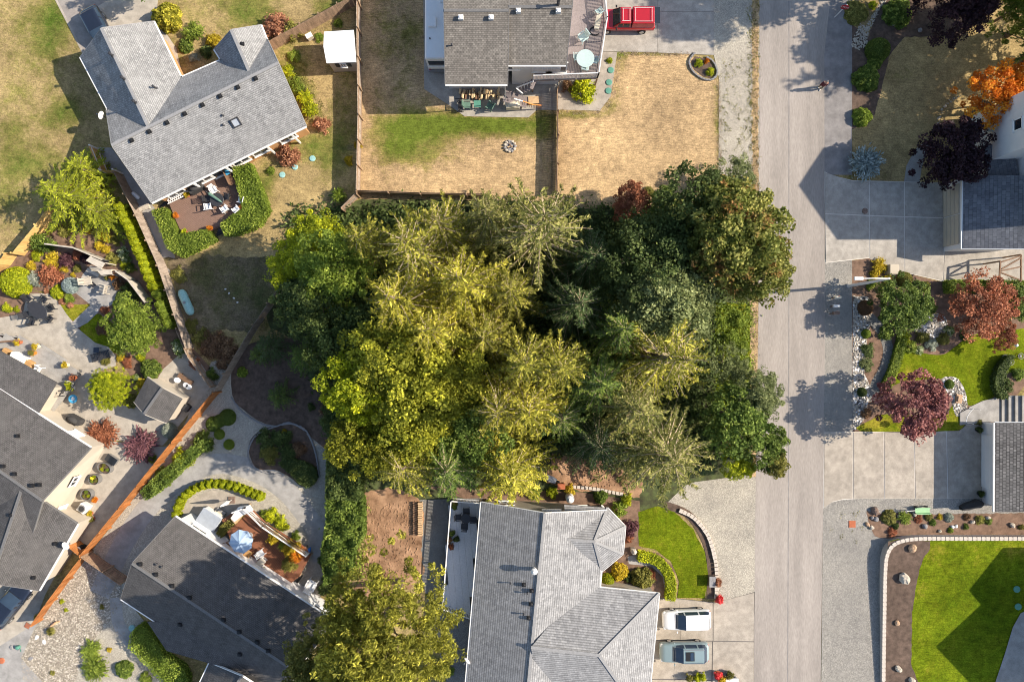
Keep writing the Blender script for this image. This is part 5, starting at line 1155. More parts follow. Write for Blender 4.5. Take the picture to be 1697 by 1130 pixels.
for sy in (-1, 1):
    for x0, x1 in ((-.3, .25), (.3, .72), (-2.3, -1.55), (-1.45, -.65)):
        MB().add([(x0, sy * .845, 1.18), (x1, sy * .845, 1.18), (x1 - .03, sy * .76, 1.58), (x0 + .03, sy * .76, 1.58)], [(0, 1, 2, 3)]).build('side_window', 'glass_dark', t)
    MB().bar((-.3, sy * .55, 1.80), (.42, sy * .55, 1.80), .028).build('roof_rail', 'white', t); MB().bar((-2.3, sy * .6, 1.82), (-.65, sy * .6, 1.82), .028).build('roof_rail', 'white', t)
    for x in (-1.55, 1.6): wheel(t, x, sy * .83, .37, .26)
    MB().box((2.52, sy * .68, .85), (.1, .3, .16)).build('headlight', 'lamp_clear', t, bevel=.02); MB().box((-2.58, sy * .82, .9), (.06, .12, .3)).build('taillight', 'lamp_red', t)
    MB().box((.85, sy * 1.02, 1.2), (.14, .2, .16)).build('wing_mirror', 'black', t, bevel=.03)
for x in (-.25, .35): MB().bar((x, -.55, 1.82), (x, .55, 1.82), .028).build('cross_bar', 'white', t)
for x in (-2.2, -.75): MB().bar((x, -.6, 1.84), (x, .6, 1.84), .028).build('cross_bar', 'white', t)
MB().add([(-2.47, -.7, 1.74), (-2.47, .7, 1.74), (-2.95, .72, 1.66), (-2.95, -.72, 1.66), (-2.47, -.7, 1.70), (-2.47, .7, 1.70), (-2.95, .72, 1.62), (-2.95, -.72, 1.62)], [(0, 1, 2, 3), (7, 6, 5, 4), (0, 4, 5, 1), (1, 5, 6, 2), (2, 6, 7, 3), (3, 7, 4, 0)]).build('tailgate_window', 'glass_dark', t, fix=True)
MB().box((2.58, 0, .6), (.16, 1.75, .2)).build('bumper', 'grey_metal', t, bevel=.03); MB().box((-2.62, 0, .6), (.14, 1.7, .18)).build('rear_bumper', 'grey_metal', t, bevel=.03)
# motorhome
y_end = g(0, 97, 3.0).y; xc = (g(704, 0, 3.0).x + 1.2); t = thing('motorhome', 'white motorhome parked tight beside the brown roofed house', 'motorhome', (xc, y_end + 4, 0), math.pi / 2)
Lr = 8.6
rings = []
for x in (-4.0, -3.9, 0, 4.4, 4.6):
    k = .97 if x in (-4.0, 4.6) else 1; w = 2.4 * k / 2; z1 = 3.0 - (.08 if k < 1 else 0)
    rings.append([Vector((x, y, z)) for y, z in ((-w, .45), (-w, z1 - .15), (-w + .12, z1), (w - .12, z1), (w, z1 - .15), (w, .45))])
loft(rings).build('body', 'white_plastic', t, fix=True)
MB().box((-4.03, 0, 2.05), (.05, 2.0, .75)).build('rear_window', 'glass_dark', t, bevel=.02); MB().box((-4.12, 0, .6), (.22, 2.35, .25)).build('bumper', 'grey_metal', t, bevel=.03); MB().box((-4.06, 0, 1.2), (.1, 2.2, .5)).build('rear_panel', 'white', t, bevel=.03)
for x, y, sx, sy, h in ((-.9, .55, .9, .7, .28), (1.9, .8, .35, .35, .14), (1.0, -.3, .35, .4, .14), (2.9, .6, .2, .2, .1)): MB().box((x, y, 3.0 + h / 2), (sx, sy, h)).build('roof_unit', 'white_plastic', t, bevel=.04)
MB().tube([(3.6, .1, 3.03), (3.0, .15, 3.05), (2.0, .05, 3.05)], .02, 5).build('aerial_cable', 'grey_metal', t); MB().cyl((-2.3, .75, 2.98), .06, .15, 8).build('roof_vent', 'dark_metal', t)
for x in (-2.2, 2.6):
    for y in (-1.05, 1.05): wheel(t, x, y, .4, .28)
for sy in (-1, 1): MB().box((-4.06, sy * 1.0, .9), (.06, .18, .3)).build('taillight', 'lamp_red', t)
# ---------------------------------------------------------------- smaller things
def chair(label, px, py, rz, mat, z=0., name='patio_chair', group=None, s=1.):
    p = g(px, py, z + .5); t = thing(name, label, 'chair', (p.x, p.y, z + .01), rz, group); t.scale = (s, s, s)
    MB().box((0, 0, .42), (.52, .52, .05)).build('seat', mat, t, bevel=.015)
    m = MB()
    for i in range(5): y = -.2 + i * .1; m.bar((-.26, y, .44), (-.36, y, .92), .07, .025)
    m.bar((-.36, -.26, .92), (-.36, .26, .92), .05); m.build('backrest', mat, t)
    for sy in (-1, 1):
        for sx in (-1, 1): MB().bar((sx * .23, sy * .25, 0), (sx * .23, sy * .25, .62 if sx > 0 else .44), .045).build('leg', mat, t)
        MB().box((0, sy * .28, .63), (.5, .07, .035)).build('armrest', mat, t)
    return t
def round_table(label, px, py, r, mat, z=0., h=.72, leg=None, sx=1., rz=0., slats=0):
    p = g(px, py, z + h); t = thing('patio_table', label, 'table', (p.x, p.y, z + .01), rz)
    MB().lathe((0, 0, h - .04), [(r - .02, 0), (r, .02), (r - .02, .04)], 28, sx).build('table_top', mat, t)
    for k in range(4): a = math.pi / 4 + k * math.pi / 2; MB().bar((r * .55 * math.cos(a) * sx, r * .55 * math.sin(a), h - .04), (r * .7 * math.cos(a) * sx, r * .7 * math.sin(a), 0), .05).build('leg', leg or mat, t)
    return t
def pot(label, px, py, r, mat, plant, z=0., h=None, kind='loose', ph=None, cat='planter', name='potted_plant', group=None):
    h = h or r * S * 1.6; p = g(px, py, z + h); R = r * S; t = thing(name, label, cat, (p.x, p.y, z), random.uniform(0, 6), group)
    MB().lathe((0, 0, 0), [(R * .62, 0), (R * .9, h * .9), (R, h * .92), (R, h), (R * .85, h), (R * .8, h * .85)], 14).build('pot', mat, t)
    f = leaf_obj('foliage', _SH[kind][0], plant, t); f.location = (0, 0, h * .85); f.scale = (R * 1.25, R * 1.25, (ph or R * 1.6)); return t
def rock(label, px, py, r, mat, z=0., hz=.7, name='boulder', seed=0, group=None):
    p = g(px, py, z + .1); R = r * S; o = MB().blob((0, 0, 0), (R, R * .85, R * hz), seed, 9, 6, .28).build(name, mat, None, smooth=False)
    o.location = (p.x, p.y, z + R * hz * .45); o.rotation_euler = (0, 0, seed * 1.3); return tag(o, label, 'rock', group)
def bbq(label, px, py, rz, z=0., mat='black_cloth'):
    p = g(px, py, z + .9); t = thing('covered_grill', label, 'grill', (p.x, p.y, z + .01), rz)
    m = loft([[Vector((x * 1., y * w, zz)) for x, y in ((-.6, -.28), (.6, -.28), (.66, 0), (.6, .28), (-.6, .28), (-.66, 0))] for zz, w in ((.08, 1.0), (.5, 1.02), (.85, 1.05))])
    m.build('skirt', mat, t, fix=True); MB().blob((0, 0, .88), (.5, .3, .28), 4, 12, 6, .06).build('hood', mat, t, smooth=True)
    for sx in (-1, 1): MB().tube([(sx * .45, -.2, .06), (sx * .45, .2, .06)], .06, 8).build('wheel', 'rubber', t)
def lid(label, px, py, mat='teal_dark', r=5.2, group=None):
    p = g(px, py); t = thing('septic_lid', label, 'lid', (p.x, p.y, .035), 0, group)
    MB().lathe((0, 0, -.03), [(r * S, 0), (r * S, .05), (r * S * .9, .08), (.02, .09)], 22).build('cover', mat, t)
    for a in range(4): MB().cyl((r * S * .78 * math.cos(a * 1.571), r * S * .78 * math.sin(a * 1.571), .05), .02, .015, 6).build('bolt', 'grey_metal', t)

# house A deck
Z = .45
bbq('black covered grill against the grey house on the brown deck', 322, 311, .5, Z)
round_table('dark round patio table on the brown deck', 359, 331, .62, 'dark_metal', Z)
u = thing('folded_umbrella', 'folded green parasol lying across the dark patio table', 'umbrella', g(357, 328, Z + .75), -.6)
MB().tube([(-.75, 0, .12), (-.6, 0, .12), (.5, 0, .1), (.75, 0, .08)], [.04, .14, .1, .03], 8).build('canopy', 'green_plastic', u); MB().tube([(-1., 0, .12), (.9, 0, .08)], .02, 6).build('pole', 'grey_metal', u)
for i, (x, y, r, s) in enumerate(((354, 315, -1.0, 'north of'), (345, 342, 1.7, 'west of'), (372, 346, 2.2, 'south of'))): chair('white folding chair %s the dark patio table on the brown deck' % s, x, y, r, 'white_plastic', Z, s=1.05)
chair('black mesh chair beside the dark patio table, west side', 345, 329, .2, 'dark_metal', Z); chair('black mesh chair beside the dark patio table, east side', 375, 326, 3.0, 'dark_metal', Z)
chair('white chair with brown frame at the east hedge of the deck', 399, 331, 2.9, 'white_plastic', Z); chair('white armchair with wooden arms at the deck corner', 391, 347, 2.3, 'white_plastic', Z)
for lb, x, y, mt, sz in (('orange side table between the white deck chairs', 401, 343, 'orange', (.5, .5, .45)),):
    p = g(x, y, Z + .4); t = thing('side_table', lb, 'table', (p.x, p.y, Z + .01), .7); MB().box((0, 0, .43), (.55, .5, .05)).build('table_top', mt, t)
    for a in (-1, 1):
        for b in (-1, 1): MB().box((a * .22, b * .2, .2), (.05, .05, .42)).build('leg', mt, t)
p = g(384, 296, Z); t = thing('garden_bench', 'brown bench with blue cushion beside the deck hedge', 'bench', (p.x, p.y, Z), math.radians(-65))
MB().box((0, 0, .42), (1.4, .45, .06)).build('seat', 'wood_brown', t); MB().box((0, -.22, .68), (1.4, .05, .45)).build('backrest', 'wood_brown', t); MB().box((-.45, 0, .5), (.4, .4, .12)).build('cushion', 'blue_pool', t, bevel=.04)
for a in (-.6, .6):
    for b in (-.18, .18): MB().box((a, b, .2), (.06, .06, .4)).build('leg', 'wood_brown', t)
p = g(292, 330, Z); t = thing('lattice_screen', 'white lattice panel at the west end of the brown deck', 'lattice', (p.x, p.y, Z), .45)
m = MB()
for i in range(7): m.bar((-.6 + i * .2, -.25, .5), (-.35 + i * .2, .25, .52), .04, .02); m.bar((-.35 + i * .2, -.25, .53), (-.6 + i * .2, .25, .55), .04, .02)
m.bar((-.7, -.27, .5), (.95, -.27, .5), .06).bar((-.7, .27, .52), (.95, .27, .52), .06); m.build('lattice', 'white', t)
for sx in (-.6, .85): MB().box((sx, 0, .25), (.06, .06, .5)).build('leg', 'white', t)
for lb, x, y, mt in (('potted orange flowers against the brown deck wall', 354, 289, 'leaf_orange'), ('potted golden plant near the porch post of the brown deck', 376, 279, 'leaf_gold'), ('potted orange plant at the west edge of the brown deck', 291, 357, 'leaf_orange'), ('potted orange plant above the deck steps', 347, 378, 'leaf_orange'), ('small potted yellow plant by the covered grill', 309, 323, 'leaf_gold'), ('potted green plant at the deck corner by the hedge', 305, 384, 'leaf_lime'), ('grey potted shrub beside the porch post', 397, 271, 'leaf_grey')): pot(lb, x, y, 4.5, 'terracotta', mt, Z)
for i, (x, y) in enumerate(((518, 263), (489, 277), (468, 290))): lid('flush teal lid in the side yard, %s of three' % ('nearest the fence', 'middle', 'nearest the hedge')[i], x, y, 'teal', 5)
lid('teal lid half hidden by the grove edge', 495, 371, 'teal', 4)
for i, (x, y) in enumerate(((1012, 117), (1009, 137), (1008, 151))): lid('round green lid in the concrete walk, %s of three' % ('uppermost', 'middle', 'lowest')[i], x, y, 'teal_dark', 5.2)
for i, (x, y) in enumerate(((1677, 972), (1680, 1001))): 
    p = g(x, y); t = thing('septic_lid', 'round teal lid in the shaded raised lawn, %s' % ('upper', 'lower')[i], 'lid', (p.x, p.y, zl(x, y) + .02)); MB().lathe((0, 0, -.05), [(.3, 0), (.3, .06), (.27, .09), (.02, .1)], 20).build('cover', 'teal_dark', t)
lid('round green lid in the gravel below the charcoal roof', 219, 1040, 'teal', 5.5); lid('rust coloured round lid at the bottom corner drive', 3, 1094, 'terracotta', 5)
lid('dark round cover in the shaded garage driveway', 1433, 350, 'stone_brown', 5)
for x, y, lb in ((1657, 632, 'teal round lid in the shaded garden by the steps, right one'), (1650, 632, 'pale round lid in the shaded garden by the steps, left one')): lid(lb, x, y, 'teal', 5)
p = g(309, 501, .35); t = thing('storage_tank', 'teal capsule shaped tank lying beside the long fence', 'tank', (p.x, p.y, .0), math.radians(-66))
MB().tube([(-1.25, 0, .42), (-1.2, 0, .42), (-1.02, 0, .42), (-.8, 0, .42), (.8, 0, .42), (1.02, 0, .42), (1.2, 0, .42), (1.25, 0, .42)], [.05, .2, .33, .38, .38, .33, .2, .05], 20).build('shell', 'teal', t, smooth=True)
for x in (-.6, .6): MB().box((x, 0, .08), (.12, .6, .16)).build('cradle', 'concrete_grey', t)
MB().cyl((.05, 0, .78), .12, .1, 10).build('valve_cap', 'grey_metal', t)
for i, (x, y) in enumerate(((373, 479), (379, 486), (387, 494), (393, 501))): rock('small white stone in the shaded yard, %s of a row of four' % ('first', 'second', 'third', 'last')[i], x, y, 1.7, 'white', seed=i, name='white_stone')
t = thing('stone_slab_bench', 'low pale stone bench at the deck steps', 'bench', g(242, 345), .3); MB().box((0, 0, .35), (1.0, .5, .1)).build('seat', 'stone_pale', t, bevel=.03)
for x in (-.35, .35): MB().box((x, 0, .15), (.15, .4, .3)).build('leg', 'stone_pale', t)
p = g(227, 325); t = thing('gas_bottle', 'white gas bottle lying in the shade by the long fence', 'bottle', (p.x, p.y, 0), -.7); MB().tube([(-.45, 0, .2), (-.38, 0, .2), (-.3, 0, .2), (.3, 0, .2), (.38, 0, .2), (.45, 0, .2)], [.05, .15, .19, .19, .15, .05], 12).build('shell', 'white_plastic', t, smooth=True); MB().tube([(.45, 0, .2), (.52, 0, .2)], .07, 8).build('collar', 'grey_metal', t)
p = g(441, 60, .5); t = thing('storage_box', 'cream box standing below the slanting fence', 'box', (p.x + 3.9, p.y, 0), .5)
MB().box((0, 0, .3), (.55, .38, .6)).build('body', 'siding_cream', t, bevel=.02); MB().box((0, 0, .62), (.6, .43, .05)).build('lid', 'white', t)

# house B patio and deck
for i, (x, y, r, lb) in enumerate(((774, 174, 0., 'green plastic chair at the west end of the patio'), (812, 176, 2.6, 'green plastic chair turned towards the grill'))): chair(lb, x, y, r, 'green_plastic', 0, s=1.15)
p = g(791, 173, .5); t = thing('patio_table', 'green square patio table between the green chairs', 'table', (p.x, p.y, .01), .03); MB().box((0, 0, .55), (.62, .62, .05)).build('table_top', 'teal_dark', t)
for a in (-.25, .25):
    for b in (-.25, .25): MB().box((a, b, .27), (.05, .05, .54)).build('leg', 'green_plastic', t)
bbq('grey covered grill beside the stairs of the brown roofed house', 850, 173, 0, 0, 'canvas_beige')
fw = thing('firewood_stack', 'stack of split firewood under the brown roofed house', 'stack', g(810, 158)); rr = random.Random(5)
for i in range(60):
    x, y, z = rr.uniform(-2.6, 1.0), rr.uniform(-.35, .35), rr.choice((.1, .28, .44)); a = rr.uniform(-.25, .25)
    MB().tube([(x - .02, y - .22, z), (x + .02, y + .22, z + rr.uniform(-.03, .03))], rr.uniform(.07, .11), 6).build('log', 'firewood' if x > -.9 or rr.random() < .3 else 'wood_brown', fw)
rk = thing('tool_rack', 'dark exercise bench at the west edge of the patio', 'bench', g(763, 178)); MB().box((0, 0, .4), (.35, 1.1, .1)).build('seat', 'black_cloth', rk)
for y in (-.45, .45): MB().bar((-.3, y, .05), (.3, y, .05), .06).bar((0, y, .05), (0, y, .9), .06).build('leg', 'dark_metal', rk)
MB().bar((-.4, .45, .9), (.4, .45, .9), .05).build('cross_bar', 'dark_metal', rk)
fp = thing('fire_pit', 'stone fire pit in the backyard lawn', 'fire pit', g(845, 243))
for k in range(11):
    a = k * .571; o = MB().blob((.48 * math.cos(a), .48 * math.sin(a), .08), (.16, .13, .13), k, 8, 5, .25).build('stone', 'stone_pale' if k % 3 else 'stone_grey', fp)
MB().lathe((0, 0, .0), [(.4, 0), (.4, .05), (.02, .07)], 14).build('ash_bed', 'stone_grey', fp)
for k in range(3): MB().tube([(.25 * math.cos(k * 2), .25 * math.sin(k * 2), .08), (-.25 * math.cos(k * 2 + .4), -.2 * math.sin(k * 2 + .4), .16)], .05, 6).build('log', 'wood_brown' if k else 'firewood', fp)
round_table('pale teal round table on the mauve deck', 970, 97, .78, 'teal_pale', 2.75)
for i, (x, y, r, s) in enumerate(((957, 95, 0., 'west'), (970, 112, 1.4, 'south'), (985, 100, 3.0, 'east'))): chair('teal slatted chair tucked under the round deck table, %s side' % s, x, y, r, 'teal_pale', 2.75)
chair('pale green armchair on the mauve deck facing away from the table', 966, 63, -2.5, 'teal_pale', 2.75, s=1.25); chair('small teal chair near the deck railing above the armchair', 993, 19, 2.2, 'teal_pale', 2.75)
bb = thing('deck_lounger', 'beige cushioned lounger folded on the mauve deck', 'lounger', g(991, 36, 3.2) * 1, math.radians(80)); bb.location.z = 2.76
loft([[Vector((x, y, z)) for y, z in ((-w, h - .1), (w, h - .1), (w, h), (-w, h))] for x, w, h in ((-.6, .2, .3), (-.1, .24, .42), (.2, .22, .7), (.5, .2, .85))]).build('cushion', 'canvas_beige', bb, fix=True)
for x in (-.5, .3):
    for y in (-.18, .18): MB().box((x, y, .14), (.05, .05, .28)).build('leg', 'dark_metal', bb)
ho = thing('garden_hose', 'coiled dark hose on the mauve deck boards', 'hose', g(985, 52, 2.8)); ho.location.z = 2.78
MB().tube([Vector((.38 * math.cos(a) + .1 * (a > 4), .36 * math.sin(a), .02)) for a in np.linspace(1.6, 5.6, 18)], .05, 6).build('coil', 'black', ho)
# flower bed at the driveway
for x, y, r, mt, lb in ((1158, 104, 8, 'leaf_lime', 'pale yellow flowering plant in the driveway bed, upper'), (1178, 118, 8, 'leaf_lime', 'pale yellow flowering plant in the driveway bed, lower'), (1172, 101, 5, 'leaf_orange', 'orange flowers in the driveway bed')): shrub(x, y, r, 'loose', mt, lb, .5)
sheet('flower_bed_soil', [(1152, 94), (1145, 102), (1150, 116), (1164, 127), (1178, 130), (1185, 121), (1180, 106), (1167, 97)], .016, 'mulch', 'dark soil inside the driveway flower bed ring', 'bed')

# house G patio
p = g(62, 514, .72); t = thing('patio_table', 'black oval dining table on the pale patio', 'table', (p.x, p.y, .02), -.65)
MB().lathe((0, 0, .7), [(.9, 0), (.92, .02), (.9, .04)], 28, 1.1, .72).build('table_top', 'dark_metal', t)
for a in (-1, 1):
    for b in (-1, 1): MB().bar((a * .6, b * .35, .7), (a * .7, b * .42, 0), .05).build('leg', 'dark_metal', t)
for i, (x, y, r) in enumerate(((46, 495, -.8), (72, 496, -2.2), (84, 510, -2.6), (82, 528, 2.4), (42, 522, .3), (52, 533, 1.2))): chair('black wire chair around the oval patio table, %s' % ('by the planting bed', 'upper end', 'upper right side', 'lower right side', 'left side', 'lower end')[i], x, y, r, 'dark_metal', 0)
ta = g(165, 590, .4); t = thing('sun_lounger', 'dark slatted lounger on the shaded patio', 'lounger', (ta.x, ta.y, .02), .28)
for i in range(12): MB().box((-.75 + i * .14, 0, .34), (.1, .62, .03)).build('slat', 'dark_metal', t)
for sy in (-1, 1): MB().bar((-.85, sy * .33, .3), (.95, sy * .33, .3), .05).build('rail', 'dark_metal', t)
for x in (-.7, .7):
    for y in (-.33, .33): MB().box((x, y, .15), (.05, .05, .3)).build('leg', 'dark_metal', t)
p = g(160, 580, .4); t = thing('side_table', 'small navy side table beside the slatted lounger', 'table', (p.x, p.y, .02), 0); MB().box((0, 0, .42), (.5, .46, .04)).build('table_top', 'paint_navy', t)
for a in (-.2, .2):
    for b in (-.18, .18): MB().box((a, b, .2), (.04, .04, .4)).build('leg', 'dark_metal', t)
Z = .45
for lb, x, y, rz, sx, sy, h, mt in (('large white cushioned sofa under the eave of the cream house', 31, 597, -.5, 1.3, 1.1, .45, 'white_plastic'), ('tan wicker coffee table between the white seats', 47, 603, -.5, .7, .62, .4, 'tan_box'), ('tan cushioned stool at the terrace edge', 9, 584, -.5, .7, .6, .4, 'tan_box')):
    p = g(x, y, Z + h); t = thing('outdoor_sofa' if 'sofa' in lb else ('coffee_table' if 'table' in lb else 'outdoor_stool'), lb, 'sofa' if 'sofa' in lb else ('table' if 'table' in lb else 'stool'), (p.x, p.y, Z), rz)
    MB().box((0, 0, h / 2), (sx, sy, h)).build('base', mt, t, bevel=.05); MB().box((0, 0, h + .05), (sx * .92, sy * .9, .1)).build('cushion' if 'table' not in lb else 'table_top', mt, t, bevel=.04)
    if 'sofa' in lb: MB().box((-sx / 2 + .1, 0, h + .25), (.18, sy, .5)).build('backrest', mt, t, bevel=.05)
chair('white wire chair at the end of the coffee table', 62, 612, 2.6, 'white_plastic', Z, s=1.2)
for lb, x, y, pm, lm in (('terracotta pot with yellow plant by the wooden terrace screen', 28, 567, 'terracotta', 'leaf_gold'), ('terracotta pot by the terrace steps', 120, 626, 'terracotta', 'leaf_rust'), ('pot of yellow flowers at the top of the terrace steps', 58, 574, 'canvas_beige', 'leaf_gold'), ('pot of yellow flowers at the foot of the terrace steps', 107, 605, 'canvas_beige', 'leaf_gold'), ('orange toned pot beside the white sofa', 52, 585, 'orange', 'leaf_olive'), ('white pot of yellow flowers by the terrace rail, upper', 113, 636, 'white', 'leaf_lime'), ('white pot of yellow flowers by the terrace rail, lower', 116, 643, 'white', 'leaf_lime'), ('red rimmed pot against the cream house wall', 77, 668, 'sign_red', 'leaf_rust')): pot(lb, x, y, 5, pm, lm, Z, .5)
p = g(120, 661, Z + .2); t = thing('paddling_ring', 'blue inflatable ring pool on the terrace', 'pool', (p.x, p.y, Z + .02)); MB().tube([Vector((.3 * math.cos(a), .3 * math.sin(a), .12)) for a in np.linspace(0, 2 * math.pi, 25)], .11, 10, False).build('ring', 'blue_pool', t, smooth=True); MB().lathe((0, 0, .0), [(.3, 0), (.3, .06), (.02, .06)], 18).build('floor', 'white_plastic', t)
p = g(92, 652, Z + .4); t = thing('bicycle', 'small dark bicycle leaning by the cream house wall', 'bicycle', (p.x, p.y, Z), .3)
for x in (-.35, .35):
    w = MB().tube([Vector((x + .25 * math.cos(a), .12 * math.sin(a), .28 + .25 * math.sin(a))) for a in np.linspace(0, 2 * math.pi, 19)], .025, 6, False).build('wheel', 'rubber', t)
MB().bar((-.35, 0, .28), (0, 0, .5), .03).bar((0, 0, .5), (.3, 0, .55), .03).bar((0, 0, .28), (.35, 0, .28), .03).bar((.35, 0, .28), (.3, 0, .7), .03).bar((-.05, 0, .3), (-.1, 0, .65), .03).build('frame', 'dark_metal', t)
MB().box((-.1, 0, .67), (.2, .09, .04)).build('saddle', 'black', t); MB().bar((.3, -.22, .72), (.3, .22, .72), .03).build('handlebar', 'dark_metal', t)
bbq('dark grey covered grill on the pale court by the cream house', 120, 696, -.5, 0, 'black_cloth'); 
p = g(285, 632, .4); t = thing('garden_bench', 'weathered wooden bench behind the small shed', 'bench', (p.x + 1.2, p.y + .2, 0), -.62); 
for i in range(4): MB().box((0, -.17 + i * .11, .42), (1.5, .09, .04)).build('slat', 'wood_brown', t)
for a in (-.6, .6): MB().box((a, 0, .2), (.08, .4, .4)).build('leg', 'wood_brown', t)
for i, (x, y, a) in enumerate(((293, 630, 1), (307, 638, .8), (312, 641, .9))):
    p = g(x, y, .5); t = thing('stool', 'white oval stool behind the small shed, %s' % ('beside the bench', 'middle one', 'outer one')[i], 'stool', (p.x, p.y, .02), -.3); MB().lathe((0, 0, .4), [(.24, 0), (.25, .03), (.22, .06)], 18, 1.3 * a).build('seat', 'white_plastic', t); MB().lathe((0, 0, 0), [(.16, 0), (.08, .2), (.12, .4)], 12).build('pedestal', 'white_plastic', t)
p = g(309, 676, .4); t = thing('equipment_box', 'black box unit beside the small shed', 'box', (p.x, p.y, .01), .9); MB().box((0, 0, .25), (.6, .45, .5)).build('body', 'black_cloth', t, bevel=.02); MB().box((0, 0, .52), (.62, .47, .04)).build('lid', 'dark_metal', t)
for i, (x, y, r, lb) in enumerate(((172, 776, 8.5, 'oval metal planter of herbs by the fence court, uppermost'), (155, 795, 8.5, 'round metal planter with yellow sign in the fence court'), (142, 820, 9, 'round metal planter of green plants by the heat pump'))):
    p = g(x, y, .6); t = thing('metal_planter', lb, 'planter', (p.x, p.y, 0), -.5)
    sx = 1.35 if i == 0 else 1.; MB().lathe((0, 0, 0), [(r * S, 0), (r * S, .6), (r * S * .93, .6), (r * S * .93, .45)], 22, sx).build('tub', 'grey_metal', t)
    MB().lathe((0, 0, .44), [(r * S * .93, 0), (r * S * .93, .02)], 22, sx).build('soil', 'mulch', t)
    for k in range(3): f = leaf_obj('foliage', _SH['loose'][k], ('leaf_bright', 'leaf_olive', 'leaf_lime')[(i + k) % 3], t); f.location = (.22 * math.cos(k * 2.1) * sx, .22 * math.sin(k * 2.1), .45); f.scale = (.2, .2, .25)
    if i == 1: MB().box((-.15, .1, .72), (.3, .2, .04)).build('marker', 'yellow', t)
p = g(183, 762, .5); t = thing('cold_frame', 'glass cold frame with seedlings beside the purple shrub', 'cold frame', (p.x, p.y, 0), -.6); MB().box((0, 0, .2), (1.0, .6, .4)).build('box', 'grey_metal', t); MB().box((0, 0, .42), (1.04, .64, .03)).build('glass', 'glass_dark', t)
p = g(118, 843, .9); t = thing('heat_pump', 'round topped white heat pump against the cream gable wall', 'heat pump', (p.x + .9, p.y, 0), -.6); MB().box((0, 0, .42), (.8, .8, .84)).build('cabinet', 'siding_white', t, bevel=.08); MB().lathe((0, 0, .84), [(.34, 0), (.34, .04), (.3, .06)], 22).build('fan_guard', 'grey_metal', t); MB().lathe((0, 0, .9), [(.25, 0), (.02, .03)], 16).build('fan', 'dark_metal', t)
for lb, x, y, lm in (('potted golden plant by the wooden hatch', 149, 851, 'leaf_gold'), ('potted olive plant by the wooden hatch', 152, 860, 'leaf_olive'), ('small potted pink flower by the court wall', 137, 868, 'leaf_pink'), ('potted orange flower beside the green planter', 157, 828, 'leaf_orange')): pot(lb, x, y, 4.5, 'terracotta', lm, 0, .3)
p = g(138, 852, .3); t = thing('wooden_hatch', 'tan plywood hatch on the court floor', 'hatch', (p.x, p.y, .0), -.6); MB().box((0, 0, .12), (1.2, 1.0, .22)).build('box', 'wood_tan', t); MB().box((0, 0, .25), (1.26, 1.06, .04)).build('lid', 'canvas_beige', t)
p = g(128, 912, 1.); t = thing('rain_barrel', 'black barrel with white lid at the fence corner', 'barrel', (p.x, p.y, 0)); MB().lathe((0, 0, 0), [(.3, 0), (.36, .4), (.32, .95)], 18).build('drum', 'black', t); MB().lathe((0, 0, .95), [(.33, 0), (.33, .05), (.1, .12)], 18).build('lid', 'white_plastic', t)
# terrace screen wall at far left
p = g(10, 566, 1.); t = thing('terrace_screen', 'low timber rail at the edge of the terrace', 'rail', (p.x, p.y, .45), .08); MB().box((0, 0, .75), (2.4, .14, .06)).build('top_rail', 'wood_brown', t)
for x in (-1.1, 0, 1.1): MB().box((x, 0, .37), (.08, .08, .74)).build('post', 'wood_brown', t)
# tiled patio chairs
chair('grey armchair on the tiled patio, upper one', 146, 466, .2, 'composite', 0, s=1.3); chair('grey armchair on the tiled patio, lower one', 172, 479, 2.9, 'composite', 0, s=1.4)
p = g(154, 472, .4); t = thing('side_table', 'small dark square table between the grey armchairs', 'table', (p.x, p.y, 0), .8); MB().box((0, 0, .4), (.4, .4, .05)).build('table_top', 'dark_metal', t); MB().box((0, 0, .2), (.1, .1, .4)).build('leg', 'dark_metal', t)
pot('pale urn with orange flowers on the tiled patio', 188, 459, 5, 'stone_pale', 'leaf_orange', 0, .5); pot('low grey bowl on the tiled patio', 178, 459, 4.5, 'stone_grey', 'leaf_olive', 0, .25)

# house F
p = g(345, 862, .9); t = thing('hot_tub', 'covered white hot tub beside the charcoal roof', 'hot tub', (p.x, p.y, 0), math.radians(-33)); MB().box((0, 0, .42), (1.9, 1.5, .84)).build('shell', 'siding_white', t, bevel=.12); MB().box((0, 0, .89), (1.95, 1.55, .1)).build('cover', 'spa_cover', t, bevel=.04); 
p = g(364, 850, .3); t = thing('spa_steps', 'grey box steps beside the covered hot tub', 'steps', (p.x, p.y, 0), math.radians(-33)); MB().box((0, 0, .12), (.9, .6, .24)).build('lower_step', 'concrete_grey', t); MB().box((0, -.12, .34), (.88, .34, .2)).build('upper_step', 'canvas_beige', t)
p = g(388, 828, .0); t = thing('folded_umbrella', 'closed white parasol standing on the spa pad', 'umbrella', (p.x - .2, p.y, 0), 0)
MB().box((0, 0, .06), (.6, .6, .12)).build('base', 'stone_brown', t, bevel=.03); MB().tube([(0, 0, .1), (0, 0, 2.6)], .03, 8).build('pole', 'white', t); MB().tube([(0, 0, .9), (0, 0, 1.2), (0, 0, 2.2), (0, 0, 2.6)], [.16, .2, .1, .03], 8).build('canopy', 'white', t)
